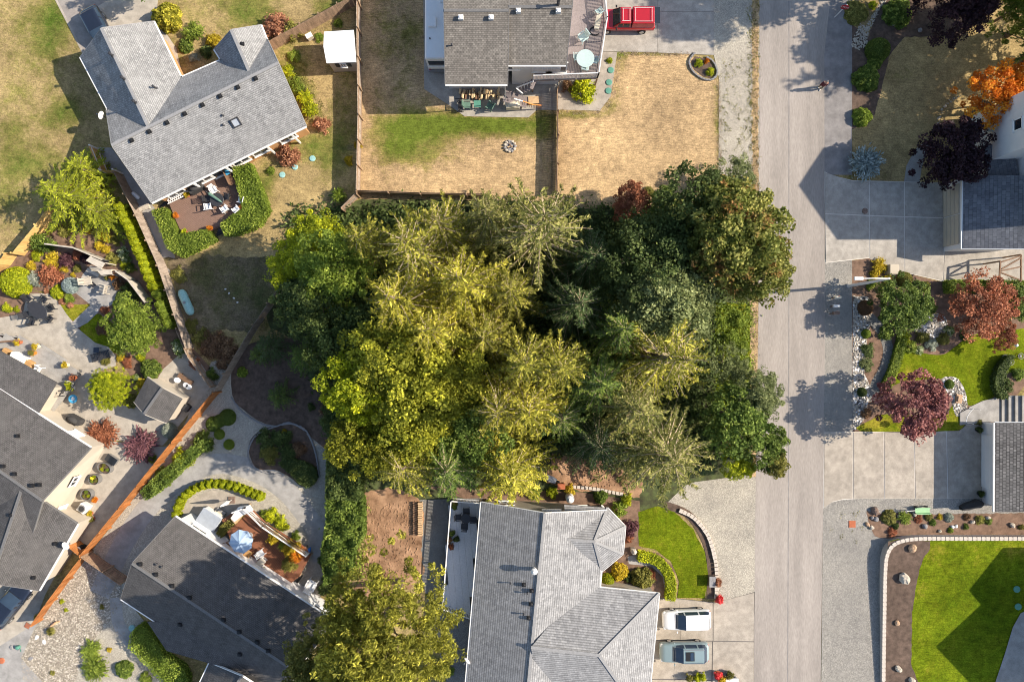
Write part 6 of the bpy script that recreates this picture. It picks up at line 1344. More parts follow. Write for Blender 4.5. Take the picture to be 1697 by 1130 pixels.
def parasol(label, px, py, z, r, mat):
    p = g(px, py, z + 2.3); t = thing('parasol', label, 'umbrella', (p.x, p.y, z), .2); MB().tube([(0, 0, 0), (0, 0, 2.45)], .03, 8).build('pole', 'grey_metal', t); MB().lathe((0, 0, 0), [(.28, 0), (.26, .08), (.05, .1)], 14).build('base', 'stone_grey', t)
    for k in range(8):
        a, b = k * math.pi / 4, (k + 1) * math.pi / 4; A, Bq = Vector((r * math.cos(a), r * math.sin(a), 1.95)), Vector((r * math.cos(b), r * math.sin(b), 1.95)); C = Vector((0, 0, 2.45)); mid = (A + Bq) / 2 * .97 + Vector((0, 0, -.02)) * 0; mid.z = 1.93
        MB().add([C, A, mid, Bq], [(0, 1, 2), (0, 2, 3)]).build('canopy_panel', mat, t); MB().bar(C - Vector((0, 0, .02)), A - Vector((0, 0, .01)), .025).build('rib', 'grey_metal', t)
parasol('pale blue octagonal parasol over the red brown deck', 397, 899, .75, 1.08, 'umbrella_blue')
Z = .77
for lb, x, y, r, mt in (('white deck chair in front of the blue parasol', 432, 917, .6, 'white_plastic'), ('tan deck chair half under the blue parasol', 411, 917, .9, 'tan_box'), ('dark deck chair against the white wall by the parasol', 376, 905, -.6, 'wood_brown')): chair(lb, x, y, r, mt, Z)
p = g(430, 935, Z + .6); t = thing('deck_table', 'cream folding table on the shaded half of the red deck', 'table', (p.x, p.y, Z), .85); MB().box((0, 0, .7), (1.2, .6, .05)).build('table_top', 'siding_cream', t)
for a in (-.5, .5): MB().box((a, 0, .34), (.05, .5, .68)).build('leg', 'white', t)
pot('pot with teal glaze beside the cream deck table', 435, 944, 4.5, 'teal', 'leaf_green', Z, .4)
k = thing('kayak', 'blue kayak leaning at the deck end', 'kayak', g(503, 928, .6), math.radians(62)); k.location.z = .1
loft([[Vector((x, y * w, .35 + z * w)) for y, z in ((-.34, .1), (-.2, -.2), (.2, -.2), (.34, .1), (.2, .22), (-.2, .22))] for x, w in ((-1.3, .05), (-1.0, .5), (-.4, .95), (.4, .95), (1.0, .5), (1.3, .05))]).build('hull', 'blue_kayak', k, fix=True, smooth=True); MB().lathe((0, 0, .54), [(.3, 0), (.26, .03)], 14, 1.5).build('cockpit', 'black', k)
chair('white slatted chair on the concrete past the deck steps', 517, 968, 1.1, 'white_plastic', 0, s=1.5)
for i, (x, y, m_) in enumerate(((60, 1056, 'white'), (72, 1064, 'white'), (50, 1091, 'stone_grey'), (18, 1073, 'stone_grey'))): rock('%s at the river rock corner, %s' % (('pale stone', 'flat pale stone', 'dark stone', 'small dark stone')[i], ('upper', 'beside the pale stone', 'lower', 'on the concrete')[i]), x, y, 4, m_, hz=.3, seed=20 + i)
p = g(46, 1036); t = thing('drain_grate', 'brown square grate in the pale court', 'grate', (p.x, p.y, .02), -.5); MB().box((0, 0, .01), (.5, .5, .03)).build('frame', 'stone_brown', t)
for i in range(5): MB().box((-.18 + i * .09, 0, .03), (.05, .42, .02)).build('bar', 'terracotta', t)
p = g(32, 1071); t = thing('watering_can', 'green watering can on the concrete by the river rocks', 'watering can', (p.x, p.y, .02), -.6); MB().lathe((0, 0, 0), [(.16, 0), (.16, .28), (.1, .32)], 14).build('can', 'teal_dark', t); MB().bar((.14, 0, .08), (.5, 0, .36), .05).build('spout', 'teal_dark', t); MB().tube([(-.14, 0, .06), (-.3, 0, .2), (-.1, 0, .34)], .02, 6).build('handle', 'teal_dark', t)
p = g(84, 1037, .3); t = thing('driftwood', 'orange brown driftwood beside a small grass clump', 'log', (p.x + .3, p.y + .15, .0), .5); MB().tube([(-.45, 0, .12), (0, .05, .16), (.45, 0, .12)], [.1, .12, .05], 7).build('log', 'wood_tan', t); MB().tube([(.1, 0, .15), (.3, .15, .24)], [.05, .03], 6).build('stub', 'wood_tan', t)

# house E
round_table('dark round table on the white vinyl deck', 772, 859, .45, 'dark_metal', .57)
for i, (x, y, r, s) in enumerate(((773, 847, -1.5, 'north'), (760, 857, .1, 'west'), (784, 861, 3.1, 'east'), (770, 872, 1.5, 'south'))): chair('dark mesh chair on the %s side of the white deck table' % s, x, y, r, 'dark_metal', .57)
for lb, x, y, lm in (('potted dark shrub at the north corner of the white deck', 754, 833, 'leaf_olive'), ('potted green plant below the corner shrub on the white deck', 753, 839, 'leaf_green'), ('green potted plant along the white deck rail', 749, 883, 'leaf_green'), ('dark potted plant on the white deck', 757, 893, 'leaf_dark'), ('terracotta potted plant at the white deck rail', 745, 894, 'leaf_brown'), ('rust leaved potted plant at the white deck rail', 748, 905, 'leaf_rust')): pot(lb, x, y, 5, 'stone_grey', lm, .57, .35)
p = g(945, 827, 1.2); t = thing('propane_tank', 'upright white propane tank against the bay house wall', 'tank', (p.x, p.y, 0)); MB().lathe((0, 0, 0), [(.3, 0), (.38, .08), (.38, 1.15), (.33, 1.3), (.16, 1.4), (.02, 1.42)], 22).build('shell', 'white_plastic', t, smooth=True); MB().cyl((0, 0, 1.38), .14, .12, 12).build('collar', 'white', t)
t = thing('wheelbarrow', 'wheelbarrow standing on the dirt clearing', 'wheelbarrow', g(913, 793, .4), -.4); t.location.z = 0
loft([[Vector((x, y * w, z)) for y, z in ((-.3, .62), (-.2, .32), (.2, .32), (.3, .62))] for x, w in ((-.45, .8), (.1, 1.), (.5, .7))]).build('tray', 'grey_metal', t, fix=True); MB().tube([(.7, -.05, .2), (.7, .05, .2)], .19, 14).build('wheel', 'rubber', t)
for sy in (-1, 1): MB().bar((.7, sy * .1, .2), (-.95, sy * .28, .55), .05).build('handle', 'wood_tan', t); MB().bar((-.3, sy * .24, .38), (-.3, sy * .24, 0), .04).build('leg', 'dark_metal', t)
t = thing('potting_frame', 'wooden frame with terracotta pot by the clearing', 'frame', g(930, 805, .5), .0); t.location.z = 0
for x in (-.25, .25): MB().box((x, 0, .35), (.07, .5, .7)).build('leg', 'wood_tan', t)
MB().box((0, 0, .7), (.7, .55, .05)).build('shelf', 'terracotta', t)
for lb, x, y, pm, lm in (('planter of pink flowers at the driveway corner of the edging', 1189, 965, 'terracotta', 'leaf_pink'), ('planter of red flowers at the edge of the driveway', 1192, 993, 'terracotta', 'leaf_red'), ('yellow leaved pot at the bottom of the driveway, left one', 1155, 1122, 'stone_grey', 'leaf_lime'), ('lime leaved pot at the bottom of the driveway, middle one', 1164, 1120, 'stone_grey', 'leaf_lime'), ('pot of red flowers at the bottom of the driveway', 1190, 1118, 'terracotta', 'leaf_red'), ('olive shrub in a pot beside the lime leaved pots', 1143, 1122, 'stone_grey', 'leaf_olive'), ('pot of golden flowers behind the red ones', 1196, 1124, 'terracotta', 'leaf_gold'), ('small round shrub in a pot, outermost at the driveway foot', 1209, 1118, 'stone_grey', 'leaf_olive')): pot(lb, x, y, 6.5, pm, lm, .03, .4)
p = g(1180, 963, .5); t = thing('urn_plinth', 'dark stone plinth at the end of the tan edging', 'plinth', (p.x, p.y, 0)); MB().box((0, 0, .3), (.5, .9, .6)).build('block', 'stone_brown', t, bevel=.04); MB().box((0, 0, .63), (.56, .96, .06)).build('cap', 'stone_grey', t)
p = g(1050, 913, .6); t = thing('porch_lantern', 'pale stone lantern at the entry walk', 'lantern', (p.x, p.y, 0)); MB().box((0, 0, .3), (.4, .4, .6)).build('base', 'stone_pale', t, bevel=.03); MB().lathe((0, 0, .6), [(.2, 0), (.14, .2), (.28, .24), (.03, .42)], 6).build('lantern_head', 'stone_pale', t)
p = g(1212, 1128, .5); t = thing('white_bench', 'white slatted bench at the foot of the driveway', 'bench', (p.x, p.y, .03)); 
for i in range(4): MB().box((0, -.18 + i * .12, .45), (1.3, .1, .04)).build('slat', 'white', t)
for a in (-.55, .55): MB().box((a, 0, .21), (.08, .42, .42)).build('leg', 'white', t)

# street things
b = g(1405, 474); t = thing('street_lamp', 'tall grey street lamp with arm over the road', 'street lamp', b); top = g(1474, 461.5, 7.0) - b; hd = g(1422, 461.5, 7.15) - b
MB().tube([(0, 0, 0), (0, 0, .3), (0, 0, 3.5), top], [.16, .13, .12, .09], 10).build('pole', 'siding_white', t); MB().tube([top - Vector((0, 0, .1)), top.lerp(hd, .5) + Vector((0, 0, .15)), hd + Vector((.5, 0, 0))], [.05, .045, .045], 8).build('arm', 'white', t)
hl = MB().box((hd.x + .05, hd.y, hd.z), (.75, .28, .13)).build('lamp_head', 'siding_white', t, bevel=.05); MB().box((hd.x - .05, hd.y, hd.z - .08), (.5, .26, .04)).build('lens', 'lamp_clear', hl)
MB().lathe((0, 0, 0), [(.22, 0), (.2, .08), (.13, .1)], 12).build('base_plate', 'concrete_grey', t)
for i, (x, y, mt, lb) in enumerate(((1388, 493, 'canvas_beige', 'tan mailbox nearest the street lamp'), (1386, 507, 'white', 'white and red mailbox in the middle of three'), (1385, 519, 'stone_brown', 'brown mailbox farthest from the street lamp'))):
    p = g(x, y, 1.1); t = thing('mailbox', lb, 'mailbox', (p.x, p.y, 0), .06)
    MB().box((0, 0, .5), (.1, .1, 1.0)).build('post', 'wood_brown', t); pr = [(-.12, 0), (.12, 0), (.12, .16), (.08, .24), (0, .27), (-.08, .24), (-.12, .16)]
    s = 1.0 if i != 2 else 1.15; bx_ = loft([[Vector((xx, yy * s, 1.0 + zz * s)) for yy, zz in pr] for xx in (-.28, .28)]).build('box', mt, t, fix=True); MB().box((-.29, 0, 1.12), (.02, .22, .2)).build('door', mt, bx_); MB().box((.1, .14 * s, 1.2), (.12, .02, .06)).build('flag', 'sign_red', bx_)
p = g(1481, 446, .6); t = thing('utility_box', 'pale green utility box beside the golden shrubs', 'utility box', (p.x, p.y, 0)); MB().box((0, 0, .38), (.8, .85, .76)).build('cabinet', 'siding_beige', t, bevel=.03); MB().box((0, -.44, .4), (.7, .04, .6)).build('door', 'siding_beige', t); MB().box((0, 0, .04), (.95, 1.0, .1)).build('plinth', 'concrete_grey', t)
sp_ = g(1383, 29); t = thing('stop_sign', 'red stop sign on a white post at the top of the street', 'sign', sp_, math.radians(-105)); 
MB().tube([(0, 0, 0), (0, 0, 2.3)], .035, 6).build('post', 'white', t)
oc = [Vector((.06, .38 * math.sin(a), 1.95 + .38 * math.cos(a))) for a in (math.pi / 8 + k * math.pi / 4 for k in range(8))]
R45 = lambda v: v
MB().add(oc + [v - Vector((.02, 0, 0)) for v in oc], [tuple(range(8)), tuple(range(15, 7, -1))] + [(i, i + 8, (i + 1) % 8 + 8, (i + 1) % 8) for i in range(8)]).build('sign_plate', 'sign_red', t, fix=True)
cu = bpy.data.curves.new('lettering', 'FONT'); cu.body = 'STOP'; cu.size = .3; cu.align_x = 'CENTER'; cu.align_y = 'CENTER'; cu.extrude = .003; cu.materials.append(MATS['white'])
tmp = bpy.data.objects.new('tmp', cu); COL.objects.link(tmp); lme = bpy.data.meshes.new_from_object(tmp.evaluated_get(bpy.context.evaluated_depsgraph_get())); bpy.data.objects.remove(tmp)
lt = bpy.data.objects.new('lettering', lme); COL.objects.link(lt); lt.parent = t; lt.location = (.066, 0, 1.95); lt.rotation_euler = (math.pi / 2, 0, math.pi / 2)
MB().lathe((0, 0, 2.3), [(.06, 0), (.02, .06)], 6).build('post_cap', 'white', t)
p = g(1412, 868); t = thing('drain_grate', 'rusty square drain grate in the grey gravel lot', 'grate', (p.x, p.y, .02)); MB().box((0, 0, .0), (.62, .62, .03)).build('frame', 'terracotta', t)
for i in range(6): MB().box((0, -.22 + i * .09, .02), (.5, .05, .03)).build('bar', 'terracotta', t)
p = g(1530, 846, .5); t = thing('garden_cart', 'mint green garden cart beside the rockery', 'cart', (p.x, p.y, .02), 0.02); loft([[Vector((x, y * w, z)) for y, z in ((-.32, .62), (-.26, .32), (.26, .32), (.32, .62), (.27, .6), (.22, .37), (-.22, .37), (-.27, .6))] for x, w in ((-.65, .9), (.0, 1.), (.65, .9))]).build('tray', 'mint', t, fix=True)
for sx in (-.45, .45):
    for sy in (-.3, .3): MB().tube([(sx, sy - .04, .17), (sx, sy + .04, .17)], .17, 12).build('wheel', 'rubber', t)
MB().bar((-.65, 0, .35), (-1.5, 0, .5), .05).bar((-1.5, -.2, .5), (-1.5, .2, .5), .05).build('handle', 'grey_metal', t)
p = g(1612, 838, .5); t = thing('covered_motorcycle', 'dark covered motorcycle beside the checked roof garage', 'motorcycle', (p.x, p.y, 0), .3); loft([[Vector((x, y * w, z * h)) for y, z in ((-.3, .02), (-.28, .6), (0, 1.), (.28, .6), (.3, .02))] for x, w, h in ((-.95, .6, .7), (-.4, 1, .85), (.2, 1., .95), (.6, 1.2, 1.1), (.95, .6, .75))]).build('cover', 'black_cloth', t, fix=True)
for x in (-.8, .8): MB().tube([(x, -.06, .28), (x, .06, .28)], .28, 14).build('wheel', 'rubber', t)
pot('dark potted plant at the garage corner by the steps', 1623, 712, 5, 'black', 'leaf_dark', 0, .4); pot('dark potted plant at the lower garage corner', 1626, 818, 5, 'black', 'leaf_dark', 0, .4)
for i, (x, y, r, mt, lb) in enumerate(((1512, 908, 7.5, 'stone_tan', 'rounded tan boulder at the top of the mulch bed'), (1498, 958, 10, 'stone_pale', 'large angular cream boulder in the mulch bed'), (1487, 1032, 5, 'stone_tan', 'small tan boulder in the middle of the mulch bed'), (1489, 1108, 6, 'stone_pale', 'pale boulder low in the mulch bed'), (1511, 1127, 6, 'stone_pale', 'pale boulder at the bottom of the mulch bed'))): rock(lb, x, y, r, mt, zl(x, y), .7, seed=40 + i)
for i, (x, y, r, mt, lb) in enumerate(((1450, 846, 9, 'stone_brown', 'large dark boulder at the head of the rockery'), (1452, 860, 6, 'stone_grey', 'grey boulder below the dark rockery boulder'), (1438, 869, 5, 'stone_tan', 'tan boulder at the west tip of the rockery'), (1445, 874, 5, 'stone_pale', 'pale boulder at the west tip of the rockery'), (1446, 858, 4, 'stone_grey', 'small grey boulder beside the dark one'), (1533, 872, 6, 'stone_grey', 'grey boulder in the middle of the rockery'), (1490, 855, 4, 'stone_pale', 'pale stone between the rockery shrubs'), (1516, 852, 5, 'stone_pale', 'pale stone next to the garden cart'), (1585, 872, 4, 'white', 'white stone in the rockery, left of two'), (1579, 873, 4, 'white', 'white stone in the rockery, right of two'), (1638, 858, 5, 'stone_pale', 'pale stone near the checked roof'), (1558, 880, 4, 'stone_pale', 'pale stone low in the rockery'), (1678, 870, 6, 'stone_pale', 'large pale stone at the east end of the rockery'), (1612, 865, 5, 'stone_pale', 'pale stone among dry rockery plants'))): rock(lb, x, y, r * .8, mt, .015, .7, seed=60 + i)
for i, (x, y, lb) in enumerate(((1503, 31, 'pale'), (1525, 50, 'grey'), (1481, 40, 'small'))): rock('%s stone in the dark bark bed' % lb, x, y, 4, 'stone_grey', seed=80 + i)
t = thing('stone_slab', 'pale flat stone set in the white rocks by the plum tree', 'stone', g(1587, 660)); MB().prism([(-.3, -.4), (.25, -.45), (.35, .3), (-.2, .42)], 0, .22).build('slab', 'stone_tan', t, bevel=.03); MB().prism([(-.2, -.25), (.15, -.28), (.2, .15), (-.12, .25)], .22, .34).build('upper_slab', 'stone_tan', t, bevel=.02)
for i, (x, y) in enumerate(((1664, 592), (1690, 590), (1674, 600))): 
    p = g(x, y); t = thing('garden_ring', 'pale hoop ornament in the shaded garden, %s' % ('left', 'right', 'middle')[i], 'ornament', (p.x, p.y, .1)); MB().tube([Vector((.25 * math.cos(a), .25 * math.sin(a), .05)) for a in np.linspace(0, 6.283, 19)], .03, 6, False).build('hoop', 'stone_grey', t); MB().box((0, 0, -.03), (.2, .2, .12)).build('base', 'stone_grey', t)
p = g(1683, 572, 1.); t = thing('garden_lamp', 'white globe garden lamp by the rust coloured maple', 'lamp', (p.x, p.y, 0)); MB().tube([(0, 0, 0), (0, 0, 1.0)], .03, 8).build('post', 'dark_metal', t); MB().blob((0, 0, 1.1), (.16, .16, .16), 0, 14, 8, 0).build('globe', 'white_plastic', t, smooth=True)
# pedestrian: one continuous skinned figure
def person(label, px, py, rz):
    p = g(px, py); t = thing('person', label, 'person', p, rz)
    J = [(0, 0, .95), (0, 0, 1.12), (0, 0, 1.32), (.01, 0, 1.46), (.02, 0, 1.53), (.03, 0, 1.63), (.02, 0, 1.74)]; E = [(0, 1), (1, 2), (2, 3), (3, 4), (4, 5), (5, 6)]; Rr = [(.15, .12), (.14, .11), (.17, .12), (.10, .09), (.055, .055), (.085, .10), (.06, .07)]
    def chain(start, pts, rad):
        k = start
        for q, r in zip(pts, rad): J.append(q); Rr.append((r, r)); E.append((k, len(J) - 1)); k = len(J) - 1
        return k
    for s, ph in ((1, 1), (-1, -1)):
        chain(0, [(0, s * .09, .88), (.10 * ph, s * .1, .50), (.04 * ph - .05, s * .1, .09), (.14 * ph + .06, s * .11, .05)], [.085, .06, .042, .038])
        w = chain(3, [(0, s * .19, 1.42), (-.06 * ph, s * .25, 1.14), (.06 - .08 * ph, s * .26, .90), (.07 - .08 * ph, s * .26, .84)], [.06, .043, .03, .032])
        b_ = J[w]
        for f in range(4): chain(w, [(b_[0] + .028 * (f - 1.5), b_[1], b_[2] - .06), (b_[0] + .028 * (f - 1.5) + .01, b_[1] - s * .012, b_[2] - .10 + .008 * abs(f - 1))], [.009, .008])
        chain(w, [(b_[0] + .045, b_[1] - s * .01, b_[2] - .03), (b_[0] + .055, b_[1] - s * .015, b_[2] - .06)], [.01, .009])
    def skin(nm, keep, mat, grow=0.):
        me = bpy.data.meshes.new(nm); me.from_pydata(J, E, []); o = link(nm, me, mat, t)
        md = o.modifiers.new('skin', 'SKIN'); sv = me.skin_vertices[0].data
        for i, r in enumerate(Rr): sv[i].radius = (r[0] + grow, r[1] + grow); sv[i].use_root = (i == 0)
        o.modifiers.new('sub', 'SUBSURF').levels = 1; o.modifiers['sub'].render_levels = 2
        return o
    skin('body', None, 'skin')
    def garment(nm, zlo, zhi, mat, prof):
        loft([[Vector((x0 + rx * math.cos(a), ry * math.sin(a), z)) for a in np.linspace(0, 6.283, 15)[:-1]] for z, rx, ry, x0 in prof]).build(nm, mat, t, smooth=True, fix=True)
    garment('jacket', 0, 0, 'cloth_red', ((.86, .17, .20, 0), (1.0, .165, .19, 0), (1.2, .16, .19, 0), (1.38, .15, .22, 0), (1.46, .1, .16, 0), (1.5, .06, .08, .01)))
    for s, ph in ((1, 1), (-1, -1)):
        MB().tube([(0, s * .17, 1.42), (-.06 * ph, s * .255, 1.14), (.055 - .08 * ph, s * .262, .93)], [.085, .065, .05], 10).build('sleeve', 'cloth_red', t, smooth=True)
        MB().tube([(0, s * .085, .92), (.10 * ph, s * .1, .50), (.045 * ph - .05, s * .1, .10)], [.115, .085, .07], 10).build('trouser_leg', 'cloth_khaki', t, smooth=True)
        MB().blob((.1 * ph + .0, s * .105, .05), (.14, .055, .055), 1, 10, 6, 0).build('shoe', 'white', t, smooth=True)
    MB().blob((.005, 0, 1.70), (.10, .085, .085), 1, 12, 8, .03).build('hair', 'hair', t, smooth=True)
    MB().blob((.125, 0, 1.64), (.018, .014, .022), 1, 8, 5, 0).build('nose', 'skin', t, smooth=True)
    for s in (-1, 1): MB().blob((.10, s * .035, 1.665), (.012, .014, .009), 1, 8, 5, 0).build('eye', 'black', t); MB().blob((.03, s * .088, 1.65), (.018, .012, .028), 1, 8, 5, 0).build('ear', 'skin', t, smooth=True)
    MB().box((.118, 0, 1.60), (.012, .04, .008)).build('mouth', 'cloth_red', t)
person('person in dark red jacket walking along the road edge', 1357, 147, -1.9)
# ---------------------------------------------------------------- trees
defc('fir1', 1, 16, 4.2); defc('fir2', 2, 16, 4.2, droop=.5, nb=5); defc('fir3', 3, 16, 4.6, bare=.55, step=.5, droop=.3); defc('fir4', 4, 16, 3.4, droop=.55, power=.65)
defc('firs', 5, 7, 2.3, step=.3, card=.24); defc('firt', 6, 16, 4.6, droop=.62, power=.6, card=.3)
defb('maple', 11, 13, 5, nclu=190, per=120, leaf=.27, rc=.8); defb('ash', 12, 11, 4, nclu=150, per=110, leaf=.24, rc=.72); defb('alder', 13, 11, 3.6, nclu=140, per=120, leaf=.2, rc=.62)
defb('small', 14, 5, 2.4, nclu=95, per=90, leaf=.17, rc=.42, zc=.55); defb('plum', 15, 5.2, 2.8, nclu=150, per=95, leaf=.19, rc=.46, zc=.55, low=-.6); defb('lacy', 16, 4.2, 2.8, nclu=130, per=80, leaf=.15, rc=.42, zc=.55, low=-.2, flat=.5)
defb('dense', 17, 8, 3.6, nclu=220, per=100, leaf=.2, rc=.55, zc=.5, low=-.6); defb('wispy', 18, 9, 3.2, nclu=90, per=100, leaf=.2, rc=.6, zc=.55, open_=.3); defb('cyp', 19, 13, 6, nclu=700, per=85, leaf=.29, rc=.5, asp=.3, zc=.5, low=-.5)
GR = 'trees of the grove'
FIR = [
 (663, 392, 'fir3', 'fir_gold', 17, 4.6, 'pale fir with many bare grey branches at the north edge of the grove'),
 (636, 488, 'fir1', 'fir_yellow', 17, 4.3, 'golden fir at the west side of the grove'),
 (755, 455, 'fir1', 'fir_yellow', 16, 4.2, 'golden fir south of the bare branched fir'),
 (702, 548, 'fir2', 'fir_yellow', 15, 4.0, 'golden fir in the middle of the west grove'),
 (905, 352, 'fir3', 'fir_olive', 16, 5.0, 'broad olive fir at the foot of the plank fence'),
 (805, 345, 'fir2', 'fir_olive', 13, 3.6, 'olive fir between the bare fir and the broad olive fir'),
 (1142, 597, 'fir3', 'fir_gold', 15, 4.6, 'tan gold fir in the east grove with a clear star of branches'),
 (873, 606, 'fir4', 'fir_gold', 16, 3.0, 'slender golden fir near the picture centre, left of a pair'),
 (940, 612, 'fir4', 'fir_gold', 16, 2.9, 'slender golden fir near the picture centre, right of a pair'),
 (823, 688, 'fir3', 'fir_yellow', 15, 3.6, 'golden fir with pale branch star below the centre'),
 (878, 690, 'fir4', 'fir_yellow', 15, 3.6, 'dense yellow fir beside the pale branch star'),
 (848, 805, 'fir4', 'fir_yellow', 13, 3.7, 'yellow fir drooping over the north end of the bay house'),
 (656, 790, 'firt', 'fir_gold', 13, 3.5, 'yellow green fir over the bare soil'),
 (735, 790, 'firt', 'fir_green', 12, 3.8, 'green fir between the bare soil and the white deck'),
 (1128, 772, 'firt', 'fir_olive', 13, 5.2, 'big olive fir beside the gravel bay'),
 (1075, 690, 'fir2', 'fir_olive', 13, 3.8, 'olive fir north of the big gravel bay fir'),
 (1005, 640, 'fir4', 'fir_green', 11, 3.2, 'green fir in the shaded middle of the grove'),
 (1040, 545, 'fir2', 'fir_green', 11, 3.4, 'dark green fir below the sage tree'),
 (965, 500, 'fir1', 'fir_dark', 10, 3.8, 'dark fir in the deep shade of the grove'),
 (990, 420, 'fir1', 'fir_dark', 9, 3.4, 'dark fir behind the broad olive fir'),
 (935, 700, 'firt', 'fir_green', 10, 3.0, 'green fir east of the yellow firs'),
 (585, 390, 'fir2', 'fir_gold', 12, 3.2, 'gold green fir at the northwest corner of the grove'),
 (800, 560, 'fir1', 'fir_gold', 12, 3.6, 'shorter gold fir right of the west grove'),
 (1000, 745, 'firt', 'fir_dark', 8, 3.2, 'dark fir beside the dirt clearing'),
 (845, 480, 'fir2', 'fir_gold', 13, 3.4, 'gold fir below the broad olive fir'),
 (720, 360, 'fir3', 'fir_gold', 14, 3.8, 'bare twigged fir by the low plank fence'),
]
for x, y, k, m, H, R, lb in FIR: tree(x, y, k, m, lb, H * (1.12 if H > 14 else 1), R * 1.13, 'fir_tree', 'fir', GR, 1., branch='bark_pale')
BRD = [
 (1203, 395, 'maple', 'maple_green', 13, 4.75, 'large maple with an orange patch overhanging the street'),
 (1236, 448, 'maple', 'maple_green', 11, 3.6, 'maple below the orange patched one at the street edge'),
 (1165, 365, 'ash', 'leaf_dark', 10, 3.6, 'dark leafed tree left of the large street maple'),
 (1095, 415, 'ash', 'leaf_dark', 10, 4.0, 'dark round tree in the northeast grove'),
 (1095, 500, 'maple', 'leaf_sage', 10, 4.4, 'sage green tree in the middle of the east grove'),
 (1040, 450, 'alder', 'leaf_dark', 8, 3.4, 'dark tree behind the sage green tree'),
 (1120, 512, 'ash', 'leaf_sage', 9, 3.3, 'sage tree below the street maples'),
 (660, 600, 'alder', 'leaf_yellow', 13.5, 4.5, 'yellow alder on the west side of the grove'),
 (740, 625, 'alder', 'leaf_yellow', 12, 3.8, 'yellow green alder left of the pale branch star'),
 (610, 640, 'alder', 'leaf_lime', 12, 3.4, 'lime alder at the west edge of the grove'),
 (690, 680, 'ash', 'leaf_yellow', 12.5, 3.8, 'yellow tree in the southwest grove'),
 (765, 700, 'ash', 'leaf_green', 9, 3.4, 'green tree under the golden firs'),
 (597, 728, 'wispy', 'leaf_yellow', 12, 2.8, 'small yellow tree standing over the shaded mulch'),
 (645, 735, 'wispy', 'leaf_yellow', 12, 2.8, 'thin yellow tree above the bare soil'),
 (528, 398, 'alder', 'leaf_lime', 8, 2.5, 'green tree at the fence corner of the grove'),
 (505, 440, 'alder', 'leaf_lime', 9, 2.8, 'bright green tree over the side yard'),
 (560, 455, 'alder', 'leaf_bright', 11, 3.3, 'dark green tree behind the diagonal fence, upper'),
 (520, 500, 'alder', 'leaf_dark', 10, 3.3, 'dark green tree behind the diagonal fence, lower'),
 (600, 560, 'ash', 'leaf_dark', 10, 3.2, 'dark tree below the golden firs on the west'),
 (575, 690, 'alder', 'leaf_dark', 6, 2.2, 'dark bush tree between mulch and yellow tree'),
 (1215, 690, 'small', 'leaf_green', 7, 3.3, 'fresh green tree on the street verge'),
 (1250, 655, 'alder', 'leaf_sage', 6.5, 2.4, 'pale green tree leaning to the street'),
 (1262, 735, 'small', 'leaf_green', 5.5, 2.4, 'ragged green tree reaching over the street'),
 (1280, 765, 'small', 'leaf_olive', 5, 1.5, 'small branch tree drooping over the street'),
 (1206, 605, 'wispy', 'leaf_sage', 5.5, 1.8, 'grey green willow on the bright verge'),
 (1222, 765, 'small', 'leaf_lime', 3.5, 1.8, 'lime bush at the top of the gravel bay'),
 (1045, 333, 'small', 'leaf_rust', 3.5, 1.9, 'rust brown bush at the foot of the scorched lawn'),
 (1100, 340, 'small', 'leaf_green', 4, 1.8, 'green bush between the rust bush and the maple'),
 (1215, 300, 'wispy', 'leaf_sage', 4, 2.2, 'thin grey green tree at the corner of the scorched lawn'),
]
for x, y, k, m, H, R, lb in BRD: tree(x, y, k, m, lb, H, R, 'broadleaf_tree', 'tree', GR, .6)
